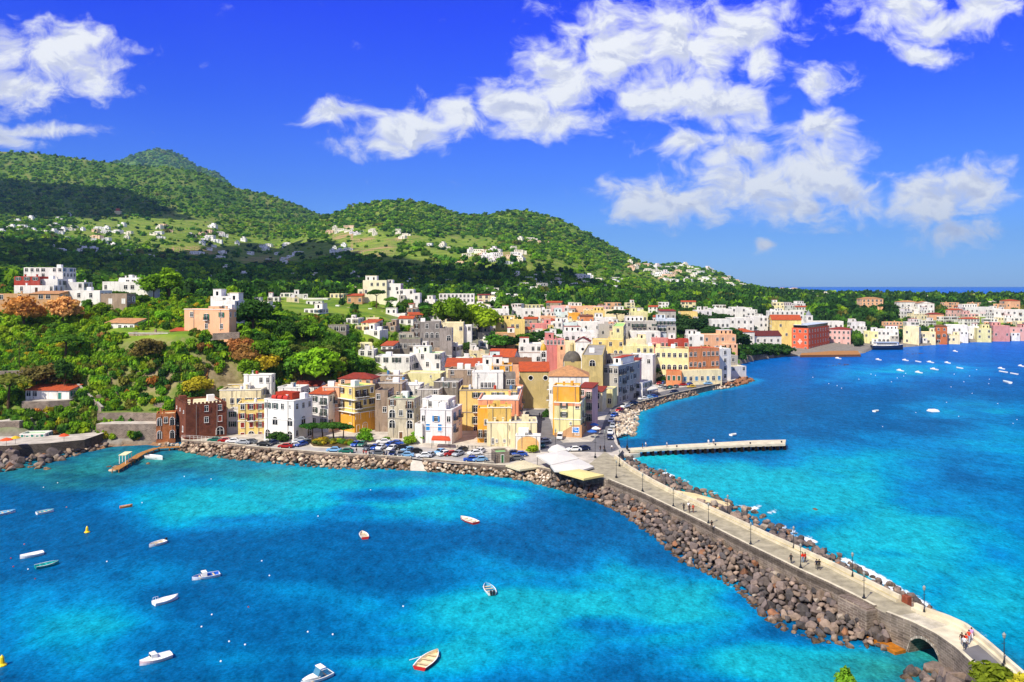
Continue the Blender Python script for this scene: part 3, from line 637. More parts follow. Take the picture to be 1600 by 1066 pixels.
# ------------------------------------------------------------------ quay, causeway, roads
QZ = 2.2
def edge(pts, z): return [P2(sea(px, py, z)) for px, py in pts]
QE1 = [(283, 690), (340, 694), (400, 701), (460, 706), (520, 711), (580, 714), (642, 718)]
QE2 = [(660, 719), (700, 723), (760, 728), (842, 733), (900, 743), (945, 751)]
QER = [(962, 716), (973, 703), (965, 692), (961, 677), (961, 650), (970, 641), (998, 629.5), (1028, 622), (1063, 613.5), (1084, 609), (1107, 604), (1137, 598), (1150, 594)]
PAVE = plain('worn_paving', '#b9b0a2', .9, .15, .28, .35); ASPH = plain('asphalt', '#6e6c6e', .9, .15, .2, .3); CONC = plain('pale_concrete', '#cfc4a8', .9, .15, .2, .5)
STONE = brickmat('stone_block_wall', '#6a5f54', '#857869', '#94867a', .8, .36, .035); STONE2 = brickmat('rough_stone_wall', '#6e5f54', '#8d7d70', '#9a8c7c', .8, .38, .05)
COBBLE = brickmat('stone_setts', '#b5ac98', '#c6bda8', '#a0977f', .55, .5, .03)
quay = MB(); qp = edge(QE1, QZ)+[P2(sea(646, 716, QZ)), P2(sea(658, 717, QZ))]+edge(QE2, QZ)+[(27, 199)]+edge(QER, QZ)+[pol(1150, 436), pol(1050, 398), pol(960, 362), pol(900, 330), pol(850, 330), pol(740, 292), pol(600, 276), pol(400, 264), pol(283, 258)]
quay.prism(qp, -2, QZ, 0, 1)
tag(quay.obj('quay', [STONE, PAVE]), kind='structure')
# pale coping along the water side of the quay, one low wall per stretch
def lowwall(name, line, z0, h, wd, mats, label, cat='wall', group=None, side=1, bat=0):
    """a wall that follows a line in plan; thickness grows to the left of the line"""
    b = MB(); L = [Vector((x, y, 0)) for x, y in line]; nrm = []
    for i in range(len(L)):
        d = (L[min(i+1, len(L)-1)]-L[max(i-1, 0)]).normalized(); nrm.append(Vector((-d.y, d.x, 0))*side)
    zz = z0 if hasattr(z0, '__len__') else [z0]*len(L); hh = h if hasattr(h, '__len__') else [h]*len(L)
    A = [(p.x, p.y) for p in L]; B = [(p.x+q.x*wd, p.y+q.y*wd) for p, q in zip(L, nrm)]; last = len(L)-1
    for i in range(last):
        a0, a1, b0, b1 = A[i], A[i+1], B[i], B[i+1]; t0, t1 = zz[i]+hh[i], zz[i+1]+hh[i+1]
        b.poly([(*a0, zz[i]), (*a1, zz[i+1]), (*a1, t1), (*a0, t0)]); b.poly([(*b1, zz[i+1]), (*b0, zz[i]), (*b0, t0), (*b1, t1)])
        b.poly([(*a0, t0), (*a1, t1), (*b1, t1), (*b0, t0)], 1 if len(mats) > 1 else 0)
    b.poly([(*B[0], zz[0]), (*A[0], zz[0]), (*A[0], zz[0]+hh[0]), (*B[0], zz[0]+hh[0])]); b.poly([(*A[last], zz[last]), (*B[last], zz[last]), (*B[last], zz[last]+hh[last]), (*A[last], zz[last]+hh[last])])
    bm = bmesh.new(); me = b.mesh(name, mats); bm.from_mesh(me); bmesh.ops.remove_doubles(bm, verts=bm.verts, dist=.001); bmesh.ops.recalc_face_normals(bm, faces=bm.faces); bm.to_mesh(me); bm.free()
    return tag(link(bpy.data.objects.new(name, me)), label, cat, group)
lowwall('sea_wall', edge(QE1, QZ), QZ-1.2, 1.75, .7, [STONE2, CONC], 'long low sea wall with pale coping below the car park, left of the slipway gap', 'sea wall')
lowwall('sea_wall', edge(QE2[:-1], QZ), QZ-1.2, 1.7, .7, [STONE2, CONC], 'low sea wall with pale coping below the stone kiosk and the marquee, right of the slipway gap', 'sea wall')
lowwall('sea_wall', edge(QER[4:], QZ), QZ-.6, .95, .4, [STONE2, CONC], 'low wall beside the curving shore road on the far side of the town', 'sea wall', side=1)
b = MB(); a0 = sea(643, 718, QZ); a1 = sea(659, 720, QZ); c0 = sea(640, 736, 0); c1 = sea(668, 737, 0)
b.poly([(a0.x, a0.y-.5, QZ+.01), (c0.x, c0.y, -.4), (c1.x, c1.y, -.4), (a1.x, a1.y-.5, QZ+.01)]); tag(b.obj('slipway', PAVE), kind='structure')
def sheet(name, pts, z, mat):
    b = MB(); b.poly([(x, y, z) for x, y in pts]); me = b.mesh(name, mat)
    if me.polygons[0].normal.z < 0: me.flip_normals()
    return tag(link(bpy.data.objects.new(name, me)), kind='structure')
sheet('road', edge([(846, 706), (905, 706), (955, 707), (968, 702), (960, 691), (957, 676), (957, 650), (968, 640), (997, 628), (1027, 620.5), (1062, 612), (1083, 607.5), (1106, 602.5), (1138, 597), (1136, 593.5), (1105, 598), (1062, 606), (1025, 614), (990, 624), (958, 636), (946, 652), (938, 676), (925, 690), (880, 692), (866, 680), (856, 640), (822, 640), (826, 660), (842, 690)], QZ+.006), QZ+.006, ASPH)
sheet('parking_bay', edge([(560, 712), (640, 716), (700, 724), (755, 727), (752, 712), (700, 703), (640, 697), (560, 697), (530, 700), (430, 697), (330, 692), (340, 695), (400, 700), (470, 706)], QZ+.006), QZ+.006, plain('car_park_asphalt', '#a7a29b', .9, .15, .2, .3))
# causeway: deck, parapet wall on the town-bay side, stepped bench wall on the open-sea side
def sea4(px, py): v = sea(px, py, DZ); return (v.x, v.y)
CL_ = [(900, 741), (945, 748), (1004, 772), (1066, 802), (1108, 822), (1173, 855), (1200, 868), (1251, 893), (1295, 913), (1340, 935), (1384, 959)]
CR_ = [(945, 706), (962, 716), (985, 734), (1026, 758), (1066, 778), (1108, 797), (1173, 827), (1200, 840), (1251, 863), (1300, 886), (1350, 911), (1432, 952)]
BL_ = [(1384, 959), (1425, 976), (1462, 995), (1492, 1016), (1515, 1037), (1535, 1059), (1560, 1088), (1590, 1124)]; BR_ = [(1432, 952), (1450, 961), (1480, 972), (1510, 986), (1550, 1018), (1597, 1058), (1640, 1100)]
def res(L, k):
    L = np.array(L, float); d = np.concatenate([[0], np.cumsum(np.hypot(*np.diff(L, axis=0).T))]); t = np.linspace(0, d[-1], k); return [tuple(p) for p in np.stack([np.interp(t, d, L[:, 0]), np.interp(t, d, L[:, 1])], 1)]
cwl = res([sea4(*p) for p in CL_], 40); cwr = res([sea4(*p) for p in CR_], 40)
b = MB()
for i in range(39):
    a0, a1, r0, r1 = cwl[i], cwl[i+1], cwr[i], cwr[i+1]
    b.poly([(*a0, DZ), (*a1, DZ), (*r1, DZ), (*r0, DZ)], 1)
    b.poly([(*a1, DZ), (*a0, DZ), (*a0, -2), (*a1, -2)], 0); b.poly([(*r0, DZ), (*r1, DZ), (*r1, -2), (*r0, -2)], 0)
b.poly([(*cwl[39], DZ), (*cwl[39], -2), (*cwr[39], -2), (*cwr[39], DZ)], 0)
tag(b.obj('causeway', [STONE, COBBLE]), kind='structure')
lowwall('parapet_wall', [p for p in cwl[4:39]], DZ-.9, 1.16, .5, [STONE, CONC], 'long low stone parapet with pale coping along the boulder side of the causeway', 'wall', side=1)
bl = lowwall('bench_wall', [p for p in cwr[3:39]], DZ, .95, .45, [CONC, CONC], 'long stepped pale bench wall along the open-sea side of the causeway', 'wall', side=-1)
seat = []
for i in range(3, 39):
    p = Vector(cwr[i]); q = Vector(cwl[i]); dd = (q-p).normalized(); seat.append((p.x+dd.x*.45, p.y+dd.y*.45))
s_ = lowwall('bench_step', seat, DZ, .42, .5, [CONC, plain('bench_top', '#b5a883', .9, .15, .2, .5)], None, None, side=-1)
for k in ('category', 'label'):
    if k in s_: del s_[k]
s_.parent = bl
# bridge over the channel with its arch
bL = res([sea4(*p) for p in BL_], 37); bR = res([sea4(*p) for p in BR_], 37)
def bz(i): return DZ+.15*math.sin(math.pi*min(i/26, 1))
root = empty('stone_bridge', (*bL[0], 0), 0, 'grey stone bridge with a round arch at the near end of the causeway', 'bridge')
def par(o): o.parent = root; o.matrix_parent_inverse = Matrix.Translation(-Vector(root.location)); return o
_ap = [CX+p[0]/p[1]*F for p in bL]; arch0 = min(i for i in range(37) if _ap[i] > 1414); arch1 = max(i for i in range(37) if _ap[i] < 1474)
def archz(i):
    t = (i-arch0)/(arch1-arch0)
    return -2 if t <= 0 or t >= 1 else -.6+3.45*math.sqrt(max(0, 1-(2*t-1)**2))
b = MB(); N = 36
for i in range(N):
    a0, a1, r0, r1 = bL[i], bL[i+1], bR[i], bR[i+1]; z0, z1 = bz(i), bz(i+1); y0, y1 = archz(i), archz(i+1)
    b.poly([(*a1, z1), (*a0, z0), (*a0, y0), (*a1, y1)], 0); b.poly([(*r0, z0), (*r1, z1), (*r1, y1), (*r0, y0)], 0)
    if arch0 <= i < arch1: b.poly([(*a1, y1), (*a0, y0), (*r0, y0), (*r1, y1)], 2)
for i in (arch0, arch1): b.poly([(*bL[i], -2), (*bR[i], -2), (*bR[i], -.6), (*bL[i], -.6)], 2)
par(b.obj('bridge_body', [STONE, COBBLE, STONE2]))
b = MB()
for i in range(N):
    mi = 0 if _ap[i] < 1440 else (1 if _ap[i] < 1495 else 2)
    b.poly([(*bL[i], bz(i)+.004), (*bL[i+1], bz(i+1)+.004), (*bR[i+1], bz(i+1)+.004), (*bR[i], bz(i)+.004)], mi)
par(b.obj('deck', [COBBLE, CONC, ASPH]))
b = MB()       # voussoir ring
for i in range(arch0, arch1):
    y0, y1 = archz(i), archz(i+1); y0 = max(y0, -.6); y1 = max(y1, -.6)
    o = Vector((-.12, -.04, 0)); A, B_ = Vector((*bL[i], 0))+o, Vector((*bL[i+1], 0))+o
    b.poly([(B_.x, B_.y, y1+.38), (A.x, A.y, y0+.38), (A.x, A.y, y0), (B_.x, B_.y, y1)], 0)
    b.poly([(A.x+.2, A.y+.06, y0+.38), (A.x, A.y, y0+.5), (B_.x, B_.y, y1+.38), (B_.x+.2, B_.y+.06, y1+.38)], 0)
par(b.obj('arch_ring', brickmat('arch_stones', '#857a6d', '#a09484', '#c0b5a3', .5, 2, .05)))
pl = lowwall('parapet', bL, [bz(i) for i in range(37)], .3, .5, [STONE, CONC], None, None, side=1); par(pl)
pr = lowwall('parapet', bR, [bz(i) for i in range(37)], .95, .45, [CONC, CONC], None, None, side=-1); par(pr)
st = [(Vector(bR[i])+(Vector(bL[i])-Vector(bR[i])).normalized()*.45) for i in range(37)]
ps = lowwall('bench_step', [tuple(p) for p in st], [bz(i) for i in range(37)], .42, .5, [CONC, CONC], None, None, side=-1); par(ps)
# buttress pier at the start of the bridge, and the pale ledge at its foot
p = Vector((*cwl[38], 0)); q = Vector((*cwl[30], 0)); d_ = (p-q).normalized(); nrm = Vector((d_.y, -d_.x, 0)); nrm = nrm if nrm.x < 0 else -nrm
b = MB()
def quadbox(b, o, u, v, l, wd, z0, z1, mi=0):
    P = [o, o+u*l, o+u*l+v*wd, o+v*wd]; b.prism([(k.x, k.y) for k in P], z0, z1, mi)
quadbox(b, p-d_*5.2, d_, nrm, 5.6, 1.7, -2, DZ-.2); quadbox(b, p-d_*.9, d_, nrm, 1.5, 1.9, -2.0, DZ-.1); quadbox(b, p-d_*5.2, d_, nrm, 5.4, 1.5, DZ-.2, DZ+.05)
bm_o = b.obj('buttress', STONE2); tag(bm_o, 'square dark stone buttress standing out of the causeway wall beside the arch', 'buttress')
b = MB(); quadbox(b, p+d_*.8+nrm*.2, d_, nrm, 5.0, 1.9, -1, .45); tag(b.obj('rock_ledge', plain('weedy_orange_stone', '#a8671a', .9, .2, .35, 1.0)), 'orange weed-stained ledge at the foot of the bridge by the arch', 'ledge')
b = MB()
for k in (0,): quadbox(b, Vector((*cwr[38], 0))+d_*.1, d_, -nrm, 1.0, .8, DZ-.5, DZ+1.0)
tag(b.obj('wall_pier', plain('red_stone', '#8a4a35', .9, .1, .25)), 'short reddish stone pier ending the bench wall above the bridge', 'wall end')
# slipway wedge of pale concrete on the open side
b = MB(); W = [sea(1042, 764, 2.6), sea(1086, 771, 2.4), sea(1140, 786, .6), sea(1142, 792, .5), sea(1122, 795, .6), sea(1075, 783, 2.3)]
for k in W: k.z += 0
top = [(v.x, v.y, v.z) for v in W]; bot = [(v.x, v.y, -1.5) for v in W]
b.poly(top[::-1] if False else top)
for i in range(6): j = (i+1) % 6; b.poly([top[i], top[j], bot[j], bot[i]])
me = b.mesh('concrete_ramp', plain('cream_concrete', '#dcc795', .9, .15, .15, .5)); bm = bmesh.new(); bm.from_mesh(me); bmesh.ops.recalc_face_normals(bm, faces=bm.faces); bm.to_mesh(me); bm.free()
tag(link(bpy.data.objects.new('concrete_ramp', me)), 'cream concrete ramp sloping into the surf beside the causeway', 'ramp')
# rock bands
lw = [P2(sea(*q)) for q in LWL]; inner = [P2(sea(862, 743, 2.0))]+[(Vector(sea4(*q))+Vector((-.3, -.1))).to_tuple() for q in CL_]
q2i = edge([(664, 723), (700, 727), (760, 732), (842, 737), (862, 743)], 1.7)
slope('rubble_slope', [(x-.3, y-.3) for x, y in lw[4:]], inner, -1.0, 1.3, '#3b332d'); slope('rubble_slope', lw[:5], q2i, -1.0, 1.2, '#4a3a2a')
rockband(lw[4:], inner, 720, .5, 1.25, 2.2, 'dark', 'left')
rockband(lw[4:], inner, 180, .45, .8, 2.7, 'dark', 'left')
rockband(lw[:5], q2i, 150, .5, 1.0, 1.9, 'tan', 'quay'); rockband(lw[:5], q2i, 70, .4, .7, 2.2, 'pale', 'quay')
q1o = [P2(sea(*q)) for q in SHL[9:15]]; q1i = edge(QE1, QZ)
slope('rubble_slope', [(x, y-.5) for x, y in q1o], q1i, -1.0, 1.3, '#4a3a2a')
rockband(q1o, q1i, 260, .5, 1.15, 2.0, 'tan', 'quay'); rockband(q1o, q1i, 120, .4, .7, 2.4, 'tan', 'quay')
ro = [P2(sea(*q)) for q in RWL]; ri = [(Vector(p)+Vector((.3, .1))) for p in cwr[2:]]+[Vector(p)+Vector((.3, .1)) for p in bR[1:20]]; ri = [tuple(v) for v in ri]
slope('rubble_slope', ro[:-1], ri, -1.0, 1.2, '#3b332d')
rockband(ro[:-1], ri, 420, .6, 1.25, 2.7, 'dark', 'right'); rockband(ro[:-1], ri, 240, .4, .75, 2.9, 'dark', 'right')
so_ = [P2(sea(*q)) for q in SHR[3:15]]; si = edge([(963, 677), (963, 664), (963, 652), (966, 645), (972, 641), (986, 635), (999, 630), (1029, 623), (1064, 614.5), (1085, 610), (1107, 605), (1137, 599), (1150, 596)], 1.6)
slope('rubble_slope', so_, si, -1.0, 1.3, '#5a4a3a')
rockband([P2(sea(*q)) for q in [(968, 683), (992, 682), (996, 662), (999, 645), (1013, 640)]], edge([(963, 678), (963, 672), (963, 656), (966, 645), (974, 641)], 1.6), 190, .6, 1.35, 2.1, 'pale', 'road')
rockband([P2(sea(*q)) for q in SHR[7:11]], edge([(975, 640), (999, 630), (1029, 623), (1064, 614.5), (1085, 610)], 1.6), 210, .5, 1.2, 2.0, 'mix', 'road')
rockband([P2(sea(*q)) for q in SHR[11:14]], edge([(1107, 605), (1122, 602), (1137, 599)], 1.6), 90, .55, 1.25, 2.0, 'pale', 'road')
rockband([P2(sea(*q)) for q in [(1140, 606), (1166, 600), (1181, 594), (1160, 588)]], edge([(1134, 600), (1147, 597), (1157, 591), (1150, 586)], 2), 60, 1.0, 2.2, 1.8, 'red', 'road')
wl = [P2(sea(*q)) for q in SHL[1:7]]; wi = edge([(-100, 720), (0, 722), (55, 716), (100, 708), (135, 700), (172, 696)], .5)
rockband(wl, wi, 120, .6, 1.5, 1.2, 'mix', 'cove')
rockband([P2(sea(*q)) for q in [(-5, 738), (20, 735), (40, 728)]], edge([(-5, 716), (15, 712), (30, 716)], 1), 30, 1.2, 2.4, 2.5, 'dark', 'cove')
rockband([P2(sea(*q)) for q in [(60, 728), (80, 722), (98, 720)]], edge([(62, 716), (80, 710), (95, 712)], 1), 24, 1.0, 2.0, 2.2, 'dark', 'cove')
rockband([P2(sea(*q)) for q in SHL[8:11]], edge([(240, 694), (262, 693), (290, 694)], .8), 40, .4, .9, 1.0, 'pale', 'cove')
rockband([P2(sea(*q)) for q in [(1416, 1064), (1424, 1052), (1450, 1046), (1475, 1046)]], [P2(sea(*q)) for q in [(1440, 1130), (1480, 1120), (1510, 1100), (1530, 1080)]], 60, .8, 1.7, 2.2, 'dark', 'islet')
rocks_px = lambda L, s, c, z: [ROCKLIST.append(((*P2(sea(px, py)), z), sz, (0.1, .1, px), c, 'reef')) for px, py, sz in L]
rocks_px([(x, 570+math.sin(x)*1.3, 2.2) for x in range(1296, 1330, 3)]+[(x, 552.5+math.sin(x*2)*1, 2.2) for x in range(1418, 1446, 3)], 2, (.025, .022, .02), -1.25)
rocks_px([(60, 732, 1.6), (48, 730, 1.2), (72, 733, 1.3), (182, 731, 1.4), (170, 729, .9), (232, 725, 1.0), (1274, 796, .8), (1170, 795, 1.0), (1110, 768, 1.0)], 1, (.30, .2, .12), -.3)
order = sorted(range(len(ROCKLIST)), key=lambda i: -ROCKLIST[i][1]/ROCKLIST[i][0][1])
ZN = {'left': ('dark volcanic boulder heaped against the causeway wall on the bay side', 'boulders on the bay side of the causeway'), 'right': ('dark boulder on the open-sea side of the causeway', 'boulders on the open-sea side of the causeway'), 'quay': ('tan boulder below the quay sea wall', 'boulders below the quay sea wall'), 'road': ('pale boulder below the far shore road', 'boulders below the shore road'), 'cove': ('dark rock at the foot of the left cove wall', 'rocks in the left cove'), 'islet': ('big dark boulder below the near side of the bridge arch', 'boulders below the near side of the bridge'), 'reef': ('low rock awash in the open water', 'rocks awash')}
SV, SF, SCc = [], [], []; off = 0
for kk, i in enumerate(order):
    loc, s, rot, c, zone = ROCKLIST[i]; k = i % 10
    if kk < 300:
        o = link(bpy.data.objects.new('boulder', BLD[k])); o.location = loc; o.rotation_euler = rot; o.scale = (s, s, s); o.color = (*c, 1); tag(o, ZN[zone][0], 'boulder', ZN[zone][1])
    else:
        V, Fa = BV[k]; M = np.array((Matrix.Rotation(rot[2], 3, 'Z') @ Matrix.Rotation(rot[0], 3, 'X'))); SV.append((V*s) @ M.T+np.array(loc)); SF.append(Fa+off); SCc.append(np.tile(c, (len(V), 1))); off += len(V)
tag(link(bpy.data.objects.new('boulders', np_mesh('boulders', np.vstack(SV), np.vstack(SF), ROCKS, {'col': np.vstack(SCc)}))), 'smaller boulders heaped along the quay, causeway and shore road', 'boulders', None, 'stuff')
# ------------------------------------------------------------------ buildings
WC = {'white': '#e9e4da', 'lav': '#e2ddd8', 'cream': '#eddcae', 'pale': '#efe0a2', 'yellow': '#e8ca7a', 'gold': '#e8a63a', 'ochre': '#d9b25c', 'olive': '#c2ad72', 'salmon': '#ef9a70', 'peach': '#eeb48a', 'pink': '#e6b4aa', 'rose': '#d9867e', 'red': '#b0402f', 'orange': '#d88a58', 'grey': '#b5aea2', 'dgrey': '#857c72', 'stone': '#a8927a', 'brown': '#8a4f36', 'turq': '#d3e0da', 'blue': '#c6cfd8', 'lemon': '#e6dc9e', 'tan': '#c89a6c'}
ROOFC = {'white': '#dcd8d0', 'grey': '#9a958c', 'green': '#7fae72', 'red': '#a8442e', 'cream': '#d8cba4', 'dark': '#55504a', 'lgreen': '#a3d07a', 'brown': '#7c5a44', 'blue': '#aebfd0'}
TILES = {'t_orange': '#c9582a', 't_red': '#9c3a26', 't_brown': '#8a5a3a', 't_pale': '#d49a66', 't_dark': '#6e2a24'}
wcache = {}
def window_mesh(st, sh, w, h, near):
    key = (st, sh, round(w, 1), round(h, 1), near)
    if key in wcache: return wcache[key]
    b = MB(); p = .13 if near else .08; fw = .1
    if st in 'A':
        r = w/2; n_ = 9; zs = h-r
        arc = [(math.cos(math.pi*k/n_)*r, zs+math.sin(math.pi*k/n_)*r) for k in range(n_+1)]
        b.poly([(r, -.03, 0)]+[(x, -.03, z) for x, z in arc]+[(-r, -.03, 0)][0:1], 1) if False else b.poly([(-r, -.03, 0), (r, -.03, 0)]+[(x, -.03, z) for x, z in arc], 1)
        o = [(x*(1+fw*1.4/r), zs+(z-zs)*(1+fw*1.4/r)) for x, z in arc]
        for k in range(n_):
            b.poly([(arc[k+1][0], -p, arc[k+1][1]), (arc[k][0], -p, arc[k][1]), (o[k][0], -p, o[k][1]), (o[k+1][0], -p, o[k+1][1])][::-1])
            b.poly([(arc[k][0], 0, arc[k][1]), (arc[k+1][0], 0, arc[k+1][1]), (arc[k+1][0], -p, arc[k+1][1]), (arc[k][0], -p, arc[k][1])])
            b.poly([(o[k+1][0], 0, o[k+1][1]), (o[k][0], 0, o[k][1]), (o[k][0], -p, o[k][1]), (o[k+1][0], -p, o[k+1][1])])
        for s in (-1, 1): b.box(min(s*r, s*(r+fw*1.4)), max(s*r, s*(r+fw*1.4)), -p, 0, 0, zs)
        b.box(-.05, .05, -.07, -.02, 0, h-.05); b.box(-r, r, -.07, -.02, zs-.04, zs+.04)
    elif st == 'o':
        n_ = 14; r = w/2
        ri = [(math.cos(2*math.pi*k/n_)*r, h/2+math.sin(2*math.pi*k/n_)*r) for k in range(n_)]; ro_ = [(x*1.22, h/2+(z-h/2)*1.22) for x, z in ri]
        b.poly([(x, -.03, z) for x, z in ri], 1)
        for k in range(n_): j = (k+1) % n_; b.poly([(ri[k][0], -p, ri[k][1]), (ro_[k][0], -p, ro_[k][1]), (ro_[j][0], -p, ro_[j][1]), (ri[j][0], -p, ri[j][1])]); b.poly([(ro_[k][0], 0, ro_[k][1]), (ro_[j][0], 0, ro_[j][1]), (ro_[j][0], -p, ro_[j][1]), (ro_[k][0], -p, ro_[k][1])])
    else:
        b.poly([(-w/2, -.03, 0), (w/2, -.03, 0), (w/2, -.03, h), (-w/2, -.03, h)], 2 if st in 'cd' else 1)
        b.box(-w/2-fw, -w/2, -p, 0, 0, h); b.box(w/2, w/2+fw, -p, 0, 0, h); b.box(-w/2-fw, w/2+fw, -p-.01, 0, h, h+fw)
        if st not in 'df': b.box(-w/2-fw-.04, w/2+fw+.04, -p-.09, 0, -.12, 0)
        if st not in 'cd': b.box(-.04, .04, -.06, -.02, 0, h); b.box(-w/2, w/2, -.055, -.02, h*.68, h*.68+.06)
        else:
            b.box(-.015, .015, -.045, -.025, 0, h, 3)
        if not near and st in 'sf':
            for s in (-1, 1): x0 = s*(w/2+fw*.5); x1 = s*(w/2+fw*.5+w*.46); b.box(min(x0, x1), max(x0, x1), -p-.06, -p-.015, .0, h, 2)
    wcache[key] = b.mesh('window', [WHITE, GLASS, plain('shutter_paint', sh, .6, .3, .12), DARK]); return wcache[key]
scache = {}
def shutter_mesh(sh, w, h):
    key = (sh, round(w, 1), round(h, 1))
    if key not in scache:
        b = MB(); b.box(-w/2, w/2, -.05, 0, 0, h)
        for k in range(int(h/.16)): b.box(-w/2+.06, w/2-.06, -.065, -.05, .06+k*.16, .14+k*.16)
        scache[key] = b.mesh('shutter', plain('shutter_paint', sh, .6, .3, .12))
    return scache[key]
bcache = {}
def balcony_mesh(w, col):
    key = (round(w, 1), col)
    if key not in bcache:
        b = MB(); b.box(-w/2, w/2, -1.0, 0, -.16, 0, 0)
        for x in np.arange(-w/2, w/2+.01, .22): b.box(x-.02, x+.02, -.98, -.94, 0, .95, 1)
        b.box(-w/2, w/2, -1.0, -.93, .93, 1.0, 1)
        for s in (-1, 1):
            b.box(s*w/2-.03, s*w/2+.03, -.95, 0, .93, 1.0, 1)
            for y in (-.7, -.45, -.2): b.box(s*w/2-.02, s*w/2+.02, y-.02, y+.02, 0, .95, 1)
        bcache[key] = b.mesh('balcony', [GREYS if col == 'g' else WHITE, IRON])
    return bcache[key]
brn = random.Random(77)
SHUT = ['#2d4a3c', '#3a5a48', '#4a3526', '#6b4a2f', '#2f4d63', '#5c6560', '#7c7668']
def putwin(root, st, x, y, z, rot, sh, near, w, h, balc, wide):
    pw = bpy.data.objects.new('door' if st == 'd' else 'window', window_mesh(st, sh, w, h, near)); link(pw, root); pw.location = (x, y, z); pw.rotation_euler = (0, 0, rot)
    if near and st in 'sf':
        for s in (-1, 1):
            so_ = link(bpy.data.objects.new('shutter', shutter_mesh(sh, w*.46, h)), pw); so_.location = (s*(w/2+.07+w*.23), -.15, 0)
    if st == 'f':
        o = link(bpy.data.objects.new('balcony', balcony_mesh(wide, balc)), root); o.location = (x, y, z-.02); o.rotation_euler = (0, 0, rot)
def face_windows(root, rows, L, H, place, fl, sh, near, z0, balc):
    nr = len(rows)
    for i, row in enumerate(rows[::-1]):
        n_ = len(row); st_ = L/max(n_, 1)
        for j, c in enumerate(row):
            if c in '. ': continue
            x = (j+.5)*st_; hw = min(1.0, st_*.5); zz = z0+i*fl
            w, h = (hw*1.12, min(1.7, fl*.56)) if near else (min(1.45, st_*.55), min(2.0, fl*.62))
            up = fl*(.3 if near else .22)
            if c in 'df': h = min(2.2, fl*.72); up = .05 if c == 'd' else .12
            if c == 'A': w = min(2.2, st_*.66); h = min(2.5, fl*.8); up = fl*.08
            if c == 'o': w = min(2.0, st_*.6); h = w
            if c == 'p': w, h, c = .55, .8, 'w'; up = fl*.45
            if c == 'W': w = min(1.9, st_*.7); c = 'w'
            X, Y_, r = place(x); putwin(root, c, X, Y_, zz+up, r, sh, near, w, h, balc, min(2.4, st_*.85))
BUILT = []
